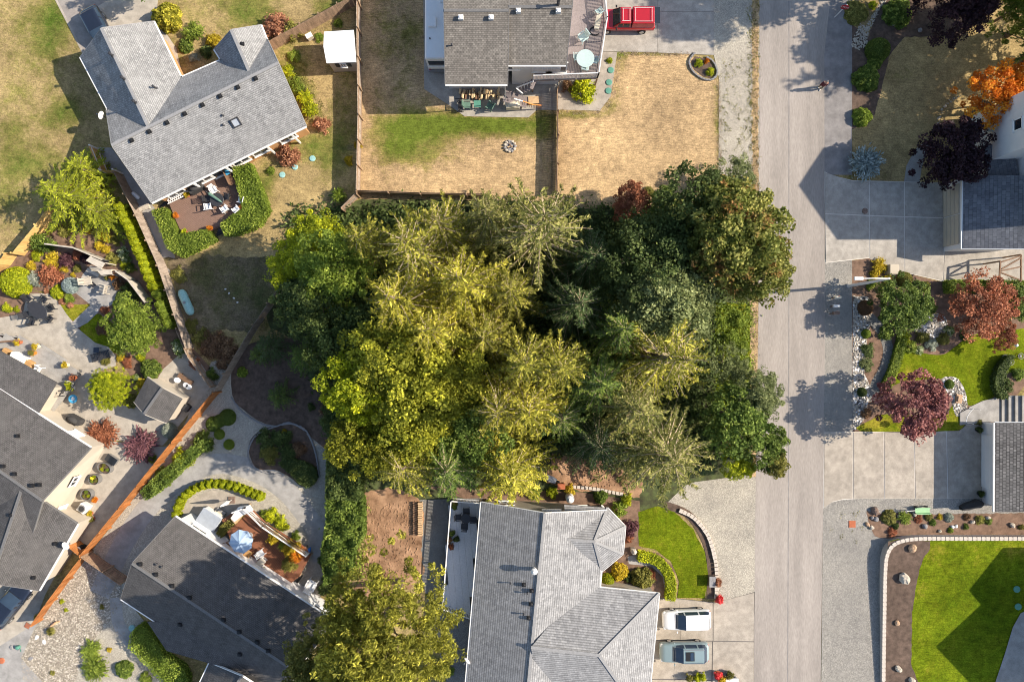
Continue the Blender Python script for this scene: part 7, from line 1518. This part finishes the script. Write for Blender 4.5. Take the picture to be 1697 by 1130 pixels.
for a in ((622, 1055, 'cyp', 'fir_tan', 19, 5.7, 'huge yellow green tree beside the charcoal roof'), (545, 1100, 'cyp', 'fir_olive', 14, 3.6, 'darker olive tree between the huge tree and the charcoal roof'), (105, 325, 'fir2', 'fir_lime', 5.5, 4.1, 'broad yellow cypress by the west fence'), (158, 350, 'fir1', 'fir_lime', 3.6, 2.8, 'low yellow cypress between the broad one and the arborvitae'), (135, 280, 'fir4', 'fir_lime', 4.2, 2.4, 'smaller yellow cypress near the panel gate'),
          (222, 545, 'dense', 'leaf_bright', 4.5, 2.5, 'green garden maple beside the arborvitae row'), (182, 640, 'cyp', 'leaf_lime', 3.2, 2.0, 'round yellow lime tree on the shed court'),
          (1498, 510, 'plum', 'leaf_green', 4.0, 2.6, 'round green tree behind the mailboxes'), (1628, 508, 'lacy', 'leaf_rust', 4.6, 3.3, 'rust red lace leaf maple over the garden'), (1660, 555, 'lacy', 'leaf_rust', 3.2, 1.5, 'small rust branch maple at the lawn edge'), (1519, 671, 'plum', 'leaf_plum', 5.5, 2.95, 'plum coloured tree above the sunlit driveway'),
          (1577, 260, 'plum', 'leaf_maroon', 5.4, 3.05, 'dark maroon maple in front of the white house'), (1652, 165, 'lacy', 'leaf_orange', 6, 3.2, 'bright orange maple beside the white house'), (1690, 150, 'lacy', 'leaf_orange', 6, 2.4, 'orange maple at the right edge'),
          (1592, 4, 'dense', 'leaf_maroon', 7, 3.3, 'blackish purple tree at the top edge'), (1680, 500, 'dense', 'leaf_green', 3.5, 2.0, 'green shrub tree at the right edge by the rust maple'), (1690, 8, 'dense', 'leaf_bright', 5, 2.3, 'green tree at the top right corner'),
          (1780, -10, 'maple', 'leaf_green', 12, 4.6, 'tall tree beyond the right edge shading the corner lot'), (1907, 31, 'maple', 'leaf_green', 12, 4.2, 'second tall tree beyond the right edge'), (1665, -152, 'maple', 'leaf_dark', 14, 5.0, 'tall tree above the top edge shading the street'), (1640, -190, 'fir1', 'fir_green', 15, 4.2, 'tall fir above the top edge by the street'), (1580, -111, 'maple', 'leaf_green', 15, 4.0, 'tall tree above the top edge nearest the street'), (1850, 20, 'fir1', 'fir_green', 15, 4.6, 'tall fir beyond the top right corner'),
          (240, -40, 'small', 'leaf_green', 5, 2.2, 'small tree above the top edge near the pale apron')):
    x, y, k, m, H, R, lb = a; tree(x, y, k, m, lb, H, R, 'garden_tree', 'tree', None, .62)
for i, (x, y, H, R, lb) in enumerate(((435, 578, 4.5, 1.9, 'young dark fir in the shade, nearest the diagonal fence'), (490, 592, 5, 2.1, 'young fir in the shade catching some sun'), (455, 660, 3, 1.5, 'low dark fir in the shaded mulch'), (575, 615, 5, 1.9, 'dark blue green fir beside the yellow alders'), (520, 620, 3.5, 1.4, 'small dark fir between the mulch and the grove'), (418, 590, 3.5, 1.2, 'pale tipped young fir against the fence'))):
    tree(x, y, 'firs', 'fir_green' if i in (1, 2, 5) else 'fir_dark', lb, H, R, 'young_fir', 'fir', 'young firs in the shaded mulch', 1.)

# ---------------------------------------------------------------- hedges and shrubs
hedge('clipped_hedge', [(262, 352), (285, 348), (304, 392), (352, 383), (364, 400), (310, 428), (288, 416)], 1.2, 'leaf_bright', 'clipped L shaped hedge west of the brown deck')
hedge('clipped_hedge', [(394, 284), (423, 276), (452, 350), (436, 376), (404, 390), (381, 393), (374, 374), (411, 350)], 1.3, 'leaf_bright', 'clipped hedge wrapping the east side of the brown deck')
hedge('clipped_hedge', strip([(1056, 918), (1084, 924), (1104, 944), (1110, 966), (1108, 990)], 15), .75, 'leaf_lime', 'curving yellow hedge beside the bay house lawn')
hedge('clipped_hedge', strip([(1492, 560), (1484, 590), (1476, 615), (1462, 645)], 14), .6, 'leaf_bright', 'low green hedge along the dry creek')
hedge('clipped_hedge', [(1562, 466), (1640, 466), (1697, 468), (1697, 484), (1562, 486)], 1.1, 'leaf_bright', 'clipped hedge below the concrete strip by the trellis')
hedge('clipped_hedge', [(1652, 660), (1640, 640), (1645, 610), (1662, 590), (1672, 590), (1660, 615), (1655, 640), (1664, 656)], .8, 'leaf_dark', 'dark curved hedge in the shaded garden', smooth=2)
hedge('clipped_hedge', [(500, 800), (480, 780), (465, 765), (490, 760), (520, 770), (528, 790), (515, 806)], .6, 'leaf_dark', 'dark mounded hedge at the tip of the island bed', smooth=2)
hedge('clipped_hedge', [(224, 1062), (232, 1035), (250, 1032), (280, 1078), (312, 1100), (318, 1130), (290, 1130), (250, 1090)], 1.1, 'leaf_bright', 'thick green hedge below the charcoal roof', smooth=2, lump=.2)
hedge('planter_hedge', [(362, 888), (370, 870), (392, 852), (408, 842), (414, 846), (398, 862), (380, 878), (370, 892)], 1.0, 'leaf_olive', 'dry vine hedge between hot tub and red deck', lump=.15)
hedge('clipped_hedge', [(240, 812), (265, 785), (295, 762), (320, 740), (345, 725), (355, 735), (330, 755), (300, 785), (270, 812), (250, 825)], .9, 'leaf_green', 'leafy hedge along the orange fence on the pebble side', lump=.25)
hedge('ivy_hedge', [(548, 818), (606, 822), (608, 880), (592, 905), (585, 950), (545, 958), (540, 905), (548, 860)], 1.6, 'leaf_green', 'thick leafy hedge between pebble yard and bare soil', lump=.35, leaf=.22)
hedge('ivy_hedge', [(550, 745), (600, 760), (604, 822), (548, 818)], 1.8, 'leaf_dark', 'dark hedge below the small yellow tree', lump=.35, leaf=.2)
ORD = 'first second third fourth fifth sixth seventh eighth ninth tenth eleventh twelfth thirteenth fourteenth fifteenth sixteenth seventeenth'.split()
AG = 'arborvitae row along the long fence'
ax = [(200, 345), (205, 357), (210, 368), (217, 379), (221, 391), (226, 403), (230, 415), (237, 427), (241, 438), (244, 449), (249, 461), (255, 475), (262, 488), (267, 505), (271, 515), (276, 524), (280, 535)]
for i, (x, y) in enumerate(ax): shrub(x, y, 10.5, 'column', 'leaf_lime' if i < 12 else 'leaf_bright', '%s yellow arborvitae beside the long fence, counted from the deck steps' % ORD[i], 1.9, 'arborvitae', 'shrub', AG)
ring = [(291, 852), (294, 840), (299, 829), (307, 820), (316, 813), (326, 808), (337, 804), (348, 802), (359, 802), (370, 803), (381, 805), (392, 808), (402, 812), (412, 816), (422, 820), (430, 823)]
for i, (x, y) in enumerate(ring): shrub(x, y, 8, 'column', 'leaf_lime', '%s small yellow conifer in the arc around the hot tub, counted from the house' % ORD[i], 1.1, 'dwarf_conifer', 'shrub', 'arc of dwarf conifers')
SHR = [
 (272, 25, 24, 'dome', 'fir_yellow', 'big golden dome shrub at the top of the front walk', 1.6), (318, 52, 20, 'needle', 'leaf_bright', 'green spreading shrub below the golden dome', 1.1), (352, 66, 14, 'loose', 'leaf_gold', 'yellow shrub by the small gable', .9), (305, 75, 12, 'dome', 'leaf_green', 'dark green mound beside the front walk', .7), (340, 85, 12, 'loose', 'leaf_dark', 'dark shrub in the shade of the small gable', .7), (320, 95, 9, 'loose', 'leaf_grey', 'grey leaved shrub near the porch', .5),
 (458, 44, 27, 'loose', 'leaf_pink', 'pinkish hydrangea beside the slanting fence, west end', 1.4), (480, 50, 20, 'loose', 'leaf_olive', 'olive hydrangea beside the slanting fence', 1.3), (532, 206, 16, 'loose', 'leaf_pink', 'round pink hydrangea at the east corner of the grey house', 1.1), (475, 254, 22, 'loose', 'leaf_pink', 'large pink hydrangea below the porch', 1.3),
 (486, 92, 12, 'loose', 'leaf_bright', 'bright weeds against the east wall, upper clump', .5), (475, 118, 14, 'loose', 'leaf_lime', 'lime weeds against the east wall, second clump', .6), (490, 140, 15, 'loose', 'leaf_bright', 'bright weeds against the east wall, third clump', .6), (505, 160, 14, 'needle', 'leaf_lime', 'grassy lime clump below the shed shadow', .7), (512, 180, 15, 'needle', 'leaf_lime', 'arching grass clump by the east wall', .9), (528, 62, 9, 'loose', 'leaf_bright', 'green weeds beside the shed roof', .4), (560, 38, 9, 'loose', 'leaf_bright', 'green weeds behind the shed', .4), (577, 265, 9, 'loose', 'leaf_gold', 'yellow shrub against the tall fence', .8), (592, 240, 7, 'loose', 'leaf_gold', 'yellow sprig on the tall fence', 1.4), (560, 322, 14, 'needle', 'leaf_bright', 'young bright fir tip at the fence corner', 1.4), (410, 258, 10, 'loose', 'leaf_grey', 'grey shrub by the porch post', .7), (447, 283, 8, 'loose', 'leaf_bright', 'bright weeds beside the hedge', .4),
 (968, 147, 24, 'loose', 'leaf_lime', 'lime green rhododendron under the mauve deck', 1.4), (940, 142, 12, 'loose', 'leaf_brown', 'brown shrub beside the deck post', .8), (1010, 100, 6, 'loose', 'leaf_lime', 'small weeds at the deck foot', .3),
 (1459, 80, 20, 'tight', 'leaf_green', 'clipped green ball at the corner lot, upper', 1.3), (1440, 127, 22, 'dome', 'leaf_green', 'round green shrub at the corner lot, second', 1.3), (1452, 103, 12, 'dome', 'leaf_green', 'small green mound between two round shrubs', .8), (1432, 192, 16, 'dome', 'leaf_bright', 'round green shrub at the street edge, lowest', 1.), (1492, 18, 24, 'dome', 'leaf_green', 'wide green shrub in the dark bed', 1.2), (1420, 20, 20, 'dome', 'leaf_olive', 'shaded mound beside the stop sign', .5), (1448, 8, 8, 'loose', 'leaf_lime', 'yellow tuft by the white stones', .5),
 (1437, 268, 30, 'needle', 'leaf_blue', 'blue weeping conifer beside the garage driveway', 1.6), (1620, 195, 18, 'loose', 'leaf_olive', 'olive shrub below the orange maple', .8),
 (1459, 440, 15, 'needle', 'leaf_gold', 'golden shrub beside the utility box', .9), (1450, 455, 9, 'loose', 'leaf_gold', 'yellow flowering clump under the lamp arm', .5), (1470, 461, 9, 'loose', 'leaf_gold', 'orange yellow clump under the lamp arm', .4), (1502, 463, 13, 'tight', 'leaf_olive', 'clipped olive mound behind the round tree', .8), (1445, 472, 10, 'loose', 'leaf_bright', 'green clump left of the round tree', .5), (1536, 475, 9, 'dome', 'leaf_olive', 'grey olive mound right of the round tree', .6), (1436, 510, 13, 'tight', 'leaf_brown', 'brown clipped mound in the white rocks', .6), (1437, 553, 8, 'tight', 'leaf_bright', 'small green ball in the rock border', .5), (1430, 650, 8, 'tight', 'leaf_dark', 'dark green ball in the rock border', .5), (1437, 685, 10, 'loose', 'leaf_brown', 'brown tuft at the foot of the rock border', .4), (1545, 512, 11, 'loose', 'leaf_green', 'green shrub between the two garden trees', .6),
 (1500, 560, 13, 'loose', 'leaf_lime', 'yellow green perennial in the curved bed, left', .6), (1512, 575, 12, 'loose', 'leaf_bright', 'green perennial in the curved bed, lower left', .5), (1530, 558, 13, 'loose', 'leaf_olive', 'olive perennial in the curved bed, middle', .6), (1545, 572, 12, 'loose', 'leaf_grey', 'grey perennial in the curved bed', .5), (1565, 562, 12, 'loose', 'leaf_olive', 'olive perennial in the curved bed, right', .5), (1575, 548, 10, 'loose', 'leaf_flower', 'pale flowered perennial in the curved bed', .4), (1600, 555, 10, 'loose', 'leaf_dark', 'dark perennial below the rust maple', .4), (1525, 580, 9, 'loose', 'leaf_flower', 'pale flowered perennial at the lawn edge', .4), (1440, 580, 14, 'loose', 'leaf_dark', 'dark ground cover left of the dry creek, upper', .4), (1437, 605, 13, 'loose', 'leaf_sage', 'ground cover left of the dry creek, lower', .4), (1470, 552, 14, 'loose', 'leaf_green', 'green shrub at the bend of the dry creek', .6), (1575, 637, 8, 'tight', 'leaf_green', 'green ball in the white rocks by the plum tree', .4), (1670, 640, 14, 'loose', 'leaf_dark', 'dark shrub beside the steps', .6), (1690, 620, 12, 'loose', 'leaf_green', 'green shrub at the right edge near the steps', .6), (1624, 700, 6, 'loose', 'leaf_olive', 'small golden clump by the handrail', .4),
 (1475, 858, 13, 'dome', 'leaf_olive', 'olive mound at the head of the rockery', .5), (1500, 858, 13, 'needle', 'leaf_bright', 'bright green spiky plant in the rockery', .6), (1558, 857, 6, 'loose', 'leaf_gold', 'yellow flowers in the rockery', .3), (1574, 858, 8, 'dome', 'leaf_grey', 'grey mound in the rockery', .35), (1547, 866, 6, 'dome', 'leaf_green', 'small green mound in the rockery', .3), (1540, 857, 7, 'dome', 'leaf_olive', 'olive mound behind the grey boulder', .3), (1523, 860, 8, 'loose', 'leaf_rust', 'rust coloured plant in the rockery', .3), (1480, 882, 9, 'loose', 'leaf_rust', 'orange brown plant at the wall corner', .4), (1485, 872, 6, 'dome', 'leaf_dark', 'dark mound at the wall corner', .4), (1604, 857, 7, 'loose', 'leaf_brown', 'dry brown plant in the rockery', .3), (1625, 862, 9, 'loose', 'leaf_olive', 'dry olive plant near the checked roof', .35), (1602, 873, 6, 'loose', 'leaf_green', 'small green plant low in the rockery', .3), (1576, 879, 5, 'dome', 'leaf_bright', 'tiny bright mound near the wall', .25), (1640, 864, 7, 'loose', 'leaf_green', 'green plant by the dark stone', .35), (1694, 874, 6, 'loose', 'leaf_olive', 'olive plant at the right end of the rockery', .3),
 (996, 824, 12, 'dome', 'leaf_green', 'dark green round shrub behind the bay roof', .9), (1028, 845, 15, 'loose', 'leaf_bright', 'lime shrub beside the bay roof', 1.), (1040, 828, 12, 'loose', 'leaf_lime', 'yellow shrub above the lime one', .8), (1046, 876, 16, 'loose', 'leaf_purple', 'purple shrub between bay roof and lawn', .9), (1042, 893, 9, 'loose', 'leaf_rust', 'rust shrub below the purple one', .6), (945, 812, 11, 'loose', 'leaf_gold', 'golden shrub behind the propane tank', .7), (915, 818, 11, 'loose', 'leaf_lime', 'yellow green shrub by the clearing', .7), (885, 817, 13, 'loose', 'leaf_bright', 'bright shrub against the north wall', .9), (1007, 963, 12, 'tight', 'leaf_lime', 'round yellow shrub at the garage wing corner', .8), (1028, 949, 15, 'dome', 'leaf_gold', 'golden round shrub below the bay roof', .8), (1066, 962, 20, 'dome', 'leaf_olive', 'large olive round shrub before the garage wing', 1.1), (1080, 955, 10, 'loose', 'leaf_rust', 'reddish shrub beside the olive one', .7), (1040, 958, 9, 'loose', 'leaf_dark', 'dark shrub between the golden and olive ones', .5),
 (20, 467, 26, 'tight', 'leaf_lime', 'big lime green clipped dome at the west edge', 1.5), (65, 400, 22, 'loose', 'leaf_green', 'dark green shrub on the new fence', 1.3), (60, 423, 11, 'loose', 'leaf_lime', 'small lime shrub by the new fence', .6), (50, 440, 9, 'loose', 'leaf_gold', 'bright yellow tuft in the soil', .5), (86, 432, 16, 'needle', 'leaf_gold', 'golden spiky shrub in the garden bed', .8), (107, 433, 15, 'loose', 'leaf_purple', 'dark red shrub beside the golden spiky one', .8), (80, 455, 22, 'loose', 'leaf_rust', 'russet barberry in the garden bed', .9), (55, 463, 15, 'loose', 'leaf_grey', 'grey white shrub by the lime dome', .7), (113, 473, 14, 'tight', 'leaf_blue', 'blue grey round shrub beside the tiled patio', .8), (93, 484, 12, 'dome', 'leaf_lime', 'lime mound above the grass patch', .5), (113, 494, 10, 'loose', 'leaf_bright', 'green tuft below the blue grey shrub', .5), (105, 444, 9, 'loose', 'leaf_gold', 'yellow flowers below the dark red shrub', .4), (126, 445, 7, 'dome', 'leaf_olive', 'small olive mound by the shelter', .4), (120, 455, 5, 'loose', 'leaf_gold', 'tiny yellow clump by the tiled patio', .3), (128, 422, 11, 'loose', 'leaf_rust', 'rust flowers below the upper screen', .6), (140, 428, 11, 'loose', 'leaf_maroon', 'maroon shrub beside the shelter', .7), (76, 482, 6, 'loose', 'leaf_pink', 'peach tuft at the grass patch', .3), (102, 500, 7, 'loose', 'leaf_pink', 'peach tuft at the patio edge', .3), (115, 506, 6, 'loose', 'leaf_pink', 'second peach tuft at the grass patch', .3), (10, 510, 10, 'loose', 'leaf_lime', 'yellow green plant among stones', .4), (27, 512, 6, 'loose', 'leaf_lime', 'small lime plant beside the patio', .3),
 (105, 382, 12, 'loose', 'leaf_olive', 'olive flowers under the yellow cypress, left', .5), (124, 376, 10, 'loose', 'leaf_flower', 'cream flowers under the yellow cypress', .5), (142, 378, 11, 'loose', 'leaf_gold', 'yellow flowers under the yellow cypress', .6), (160, 382, 12, 'loose', 'leaf_olive', 'olive gold flowers beside the yellow ones', .6), (174, 392, 12, 'loose', 'leaf_gold', 'golden perennial along the soil bed, upper', .6), (190, 398, 11, 'loose', 'leaf_olive', 'olive perennial along the soil bed', .5), (163, 407, 9, 'loose', 'leaf_gold', 'golden perennial above the screen', .5), (175, 414, 9, 'loose', 'leaf_gold', 'golden perennial at the screen end', .5), (178, 365, 16, 'loose', 'leaf_dark', 'dark shrub beside the arborvitae', .9), (202, 418, 11, 'loose', 'leaf_flower', 'cream flowered shrub by the arborvitae', .6), (207, 430, 10, 'loose', 'leaf_flower', 'white flowered shrub by the arborvitae', .6), (205, 438, 10, 'loose', 'leaf_lime', 'lime shrub above the lower screen', .5), (184, 428, 12, 'loose', 'leaf_olive', 'dry olive shrub behind the shelter', .7), (215, 445, 10, 'loose', 'leaf_green', 'green shrub behind the lower screen', .6), (195, 470, 12, 'loose', 'leaf_brown', 'brown shrub on the tiled patio edge', .7), (208, 478, 11, 'loose', 'leaf_dark', 'dark shrub inside the lower screen', .7), (200, 494, 12, 'dome', 'leaf_green', 'green mound above the garden maple, left', .6), (215, 492, 13, 'dome', 'leaf_dark', 'dark mound above the garden maple', .7), (192, 505, 8, 'dome', 'leaf_bright', 'small bright mound by the patio corner', .5),
 (172, 515, 9, 'loose', 'leaf_rust', 'rust tuft at the patio corner', .4), (172, 545, 16, 'loose', 'leaf_brown', 'brown grass shrub left of the garden maple', .7), (246, 612, 17, 'dome', 'leaf_green', 'dark green round shrub north of the small shed', 1.), (296, 577, 17, 'loose', 'leaf_flower', 'pale flowered shrub at the fence corner', .9), (225, 628, 9, 'loose', 'leaf_flower', 'white flowers left of the shed', .4), (233, 635, 10, 'loose', 'leaf_gold', 'yellow plant left of the shed', .5), (215, 665, 12, 'dome', 'leaf_olive', 'olive mound at the shed foot', .6), (200, 593, 9, 'loose', 'leaf_gold', 'yellow clump below the garden maple, left', .4), (232, 592, 9, 'loose', 'leaf_lime', 'lime clump below the garden maple', .5), (210, 600, 11, 'loose', 'leaf_rust', 'rust ground cover below the garden maple', .4), (173, 598, 9, 'loose', 'leaf_olive', 'olive clump by the lounger', .4), (322, 603, 11, 'loose', 'leaf_rust', 'rust plant in the shaded corner', .5), (350, 620, 12, 'loose', 'leaf_green', 'green shrub at the end of the old fence', .7),
 (350, 570, 26, 'loose', 'leaf_brown', 'brown bramble below the teal tank, large', .8), (375, 580, 22, 'loose', 'leaf_brown', 'brown bramble by the diagonal fence', .7), (330, 560, 18, 'loose', 'leaf_olive', 'dry bramble beside the fence', .7), (316, 540, 14, 'loose', 'leaf_olive', 'dry grass tuft under the teal tank', .4), (370, 600, 16, 'loose', 'leaf_brown', 'dark bramble at the fence angle', .6), (295, 455, 16, 'loose', 'leaf_olive', 'dry grass tuft above the teal tank', .25),
 (168, 718, 27, 'needle', 'leaf_rust', 'russet spiky shrub by the cream house', 1.1), (232, 738, 32, 'needle', 'leaf_purple', 'purple spreading shrub beside the orange fence', 1.1), (278, 714, 13, 'tight', 'leaf_grey', 'pale green round shrub at the orange fence', .8), (250, 760, 9, 'loose', 'leaf_bright', 'green tuft below the purple shrub', .5),
 (400, 617, 9, 'dome', 'leaf_bright', 'bright mound in the shade by the fence end', .5), (375, 692, 14, 'tight', 'leaf_green', 'round green mound on the pebbles, right', .7), (352, 703, 13, 'tight', 'leaf_green', 'round green mound on the pebbles, left', .6), (362, 698, 11, 'tight', 'leaf_green', 'round green mound on the pebbles, middle', .6), (362, 720, 9, 'tight', 'leaf_bright', 'small bright ball below the green mounds', .5), (378, 737, 9, 'tight', 'leaf_bright', 'small bright ball lower on the pebbles', .5), (335, 733, 20, 'loose', 'leaf_green', 'dark green shrub by the pebbles', 1.), (300, 760, 20, 'loose', 'leaf_lime', 'lime shrub along the orange fence, upper', .9), (272, 790, 19, 'loose', 'leaf_bright', 'bright shrub along the orange fence, lower', .9),
 (440, 728, 20, 'loose', 'leaf_dark', 'dark shrub in the island bed, left', .8), (465, 725, 18, 'loose', 'leaf_dark', 'dark shrub in the island bed, upper', .8), (445, 755, 18, 'loose', 'leaf_olive', 'olive shrub in the island bed', .8), (475, 750, 18, 'needle', 'leaf_dark', 'dark spiky shrub in the island bed', .8), (495, 745, 14, 'loose', 'leaf_brown', 'brown shrub in the island bed', .6), (470, 715, 5, 'loose', 'leaf_gold', 'tiny golden plant in the island bed', .4), (540, 680, 14, 'grassy', 'leaf_brown', 'spiky brown flax in the shaded mulch', .8), (515, 675, 8, 'loose', 'leaf_dark', 'small dark tuft beside the flax', .4), (545, 705, 14, 'dome', 'leaf_dark', 'dark mound beside the hedge', .7),
 (450, 855, 14, 'loose', 'leaf_lime', 'lime shrub outside the white deck rail, upper', .8), (466, 868, 14, 'loose', 'leaf_lime', 'lime shrub outside the white deck rail, lower', .8), (490, 888, 9, 'loose', 'leaf_bright', 'bright ball shrub past the deck rail', .6), (436, 853, 9, 'loose', 'leaf_bright', 'small green shrub at the rail corner', .5),
 (452, 894, 12, 'loose', 'leaf_gold', 'golden shrub on the red deck, upper', 1.6), (480, 910, 16, 'loose', 'leaf_gold', 'golden shrub on the red deck, middle', 1.7), (488, 922, 14, 'loose', 'leaf_orange', 'orange gold shrub on the red deck', 1.6), (467, 905, 8, 'loose', 'leaf_bright', 'bright green plant on the red deck', 1.4), (478, 938, 14, 'loose', 'leaf_olive', 'olive shrub on the shaded end of the red deck', 1.4),
 (150, 1078, 20, 'needle', 'leaf_bright', 'spreading green juniper in the river rocks, upper', .7), (155, 1108, 24, 'needle', 'leaf_bright', 'spreading green juniper in the river rocks, lower', .9), (203, 1111, 15, 'dome', 'leaf_green', 'round green shrub beside the junipers', .8), (240, 1125, 12, 'loose', 'leaf_bright', 'green clump at the bottom edge', .5), (180, 1077, 5, 'loose', 'leaf_gold', 'tiny yellow plant in the brown soil', .3), (62, 1023, 8, 'grassy', 'leaf_gold', 'yellow grass tuft at the fence foot', .5), (84, 1046, 9, 'grassy', 'leaf_olive', 'olive grass clump by the driftwood', .5), (102, 997, 5, 'loose', 'leaf_lime', 'small lime weed at the orange fence', .25), (109, 1011, 4, 'loose', 'leaf_lime', 'tiny lime weed in the river rocks', .2), (86, 1115, 5, 'loose', 'leaf_olive', 'tiny olive weed in the river rocks', .2), (168, 1006, 5, 'loose', 'leaf_olive', 'small weed at the top of the river rocks', .2),
 (740, 1110, 14, 'loose', 'leaf_bright', 'green weeds on the side lawn', .4), (540, 930, 16, 'loose', 'leaf_dark', 'dark shrub at the end of the pebble path', 1.), (540, 975, 18, 'loose', 'leaf_dark', 'dark shrub beside the white wall corner', 1.1),
 (1210, 560, 16, 'loose', 'leaf_bright', 'bright verge shrub, upper', .9), (1225, 530, 14, 'loose', 'leaf_bright', 'bright verge shrub below the maples', .8), (1232, 575, 12, 'loose', 'leaf_bright', 'bright verge shrub near the dry strip', .6), (1228, 610, 14, 'loose', 'leaf_green', 'green verge shrub, lower', .8), (1200, 735, 12, 'loose', 'dry_twigs', 'dead twiggy bush at the top of the gravel bay', .9), (1155, 305, 12, 'loose', 'dry_twigs', 'dead twiggy bush on the scorched lawn', .8), (1075, 318, 10, 'loose', 'leaf_olive', 'olive weeds at the lawn foot', .5),
]
for x, y, r, k, m, lb, h in SHR:
    z = .77 if 'red deck' in lb else 0.
    shrub(x, y, r, k, m, lb, h, z=z)
# ---------------------------------------------------------------- uncountable stuff
rng = np.random.default_rng(5)
def in_poly(x, y, poly):
    c = np.zeros(len(x), bool); n = len(poly)
    for i in range(n):
        (x0, y0), (x1, y1) = poly[i], poly[(i + 1) % n]
        k = ((y0 > y) != (y1 > y)) & (x < (x1 - x0) * (y - y0) / (y1 - y0 + 1e-9) + x0); c ^= k
    return c
def scatter(poly, n):
    xs = [p[0] for p in poly]; ys = [p[1] for p in poly]; x = rng.uniform(min(xs), max(xs), n * 3); y = rng.uniform(min(ys), max(ys), n * 3); k = in_poly(x, y, poly)
    return x[k][:n], y[k][:n]
def leaf_stuff(name, polys, mat, label, size, zr, cat, group_n=14, spread=.35):
    P, T = [], []
    for poly, n in polys:
        x, y = scatter(poly, n); C = np.stack([(x - CX) * S, (CY - y) * S], 1)
        for c in C:
            h = rng.uniform(*zr); q = rng.normal(size=(group_n, 3)) * np.array([spread, spread, h * .4]); q[:, :2] += c; q[:, 2] = np.abs(q[:, 2]) + .05 * h; P.append(q); T.append(np.full(group_n, rng.uniform(.0, .8)))
    P = np.concatenate(P); T = np.concatenate(T) + rng.normal(size=len(P)) * .12
    o = link(name, quads_mesh(name, leaves(P, size, rng, .6, .5), T), mat); return tag(o, label, cat, None, 'stuff')
leaf_stuff('undergrowth', [([(480, 350), (1180, 340), (1240, 345), (1235, 480), (1180, 500), (1180, 770), (1100, 770), (1040, 745), (900, 740), (760, 770), (600, 790), (560, 700), (500, 540)], 5200)], 'leaf_dark', 'dark ferny undergrowth beneath the grove', .34, (.4, 1.6), 'undergrowth', 16, .5)
leaf_stuff('verge_plants', [([(1186, 505), (1245, 505), (1243, 720), (1186, 720)], 520), ([(548, 800), (606, 815), (600, 960), (545, 955)], 260)], 'leaf_bright', 'bright leafy weeds along the verge and hedge foot', .2, (.2, .6), 'weeds', 14, .3)
leaf_stuff('lawn_weeds', [([(1193, 100), (1248, 100), (1250, 330), (1195, 330)], 130), ([(1238, 0), (1258, 0), (1257, 340), (1240, 340)], 200), ([(470, 90), (500, 90), (545, 200), (500, 200)], 160), ([(1366, 840), (1450, 850), (1440, 900), (1366, 900)], 10)], 'leaf_olive', 'small weeds scattered through gravel and grass edges', .12, (.04, .12), 'weeds', 10, .12)
leaf_stuff('rough_grass', [([(1245, 0), (1257, 0), (1256, 340), (1246, 340)], 500), ([(1244, 500), (1256, 500), (1256, 780), (1245, 780)], 420), ([(1023, 84), (1145, 87), (1145, 92), (1023, 91)], 160), ([(1188, 135), (1194, 135), (1196, 320), (1189, 320)], 180), ([(925, 184), (994, 184), (1012, 165), (1024, 90), (1029, 90), (1018, 170), (998, 190), (925, 190)], 260)], 'dry_twigs', 'dry grass tufts along the lawn and street edges', .09, (.02, .07), 'grass', 8, .1)
def stones(name, polys, mat, label, smin, smax):
    v, f = [], []; o8 = np.array([(1, 0, 0), (0, 1, 0), (-1, 0, 0), (0, -1, 0), (0, 0, 1)]); F = [(0, 1, 4), (1, 2, 4), (2, 3, 4), (3, 0, 4)]
    for poly, n in polys:
        x, y = scatter(poly, n)
        for a, b in zip(x, y):
            s = rng.uniform(smin, smax); q = o8 * s * rng.uniform(.6, 1.3, (5, 1)) * np.array([1, 1, .7]); r = rng.uniform(0, 6.28); c_, s_ = math.cos(r), math.sin(r)
            q = np.stack([q[:, 0] * c_ - q[:, 1] * s_, q[:, 0] * s_ + q[:, 1] * c_, q[:, 2]], 1) + np.array([(a - CX) * S, (CY - b) * S, .02]); k = len(v); v += [tuple(t_) for t_ in q]; f += [tuple(i + k for i in t_) for t_ in F]
    me = bpy.data.meshes.new(name); me.from_pydata(v, [], f); me.update(); return tag(link(name, me, mat), label, 'stones', None, 'stuff')
stones('white_stones', [([(1414, 490), (1440, 492), (1445, 530), (1436, 560), (1432, 620), (1442, 640), (1436, 690), (1418, 712), (1413, 712)], 700), ([(1562, 628), (1585, 626), (1600, 650), (1602, 680), (1585, 690), (1575, 660)], 260), ([(1515, 530), (1560, 520), (1570, 545), (1550, 560), (1520, 555)], 220), ([(1424, 40), (1440, 45), (1438, 75), (1424, 84), (1410, 76)], 240), (strip([(1436, 50), (1450, 25), (1468, -5)], 8), 200), (strip([(1552, 218), (1556, 195), (1570, 172), (1592, 158)], 5), 110)], 'stone_pale', 'loose white stones in the garden rock beds', .04, .11)
stones('river_stones', [([(62, 1030), (120, 955), (160, 915), (200, 960), (205, 1000), (180, 1030), (140, 1080), (120, 1140), (40, 1140), (35, 1090)], 3200), (strip([(150, 1020), (190, 1040), (230, 1085), (260, 1130)], 14), 300)], 'stone_cream', 'loose cream river stones beside the orange fence', .02, .06)
stones('soil_clods', [([(600, 835), (690, 830), (698, 955), (600, 970)], 800), ([(920, 758), (1000, 768), (1050, 805), (960, 808)], 200)], 'dirt', 'clods of turned orange soil', .03, .12)
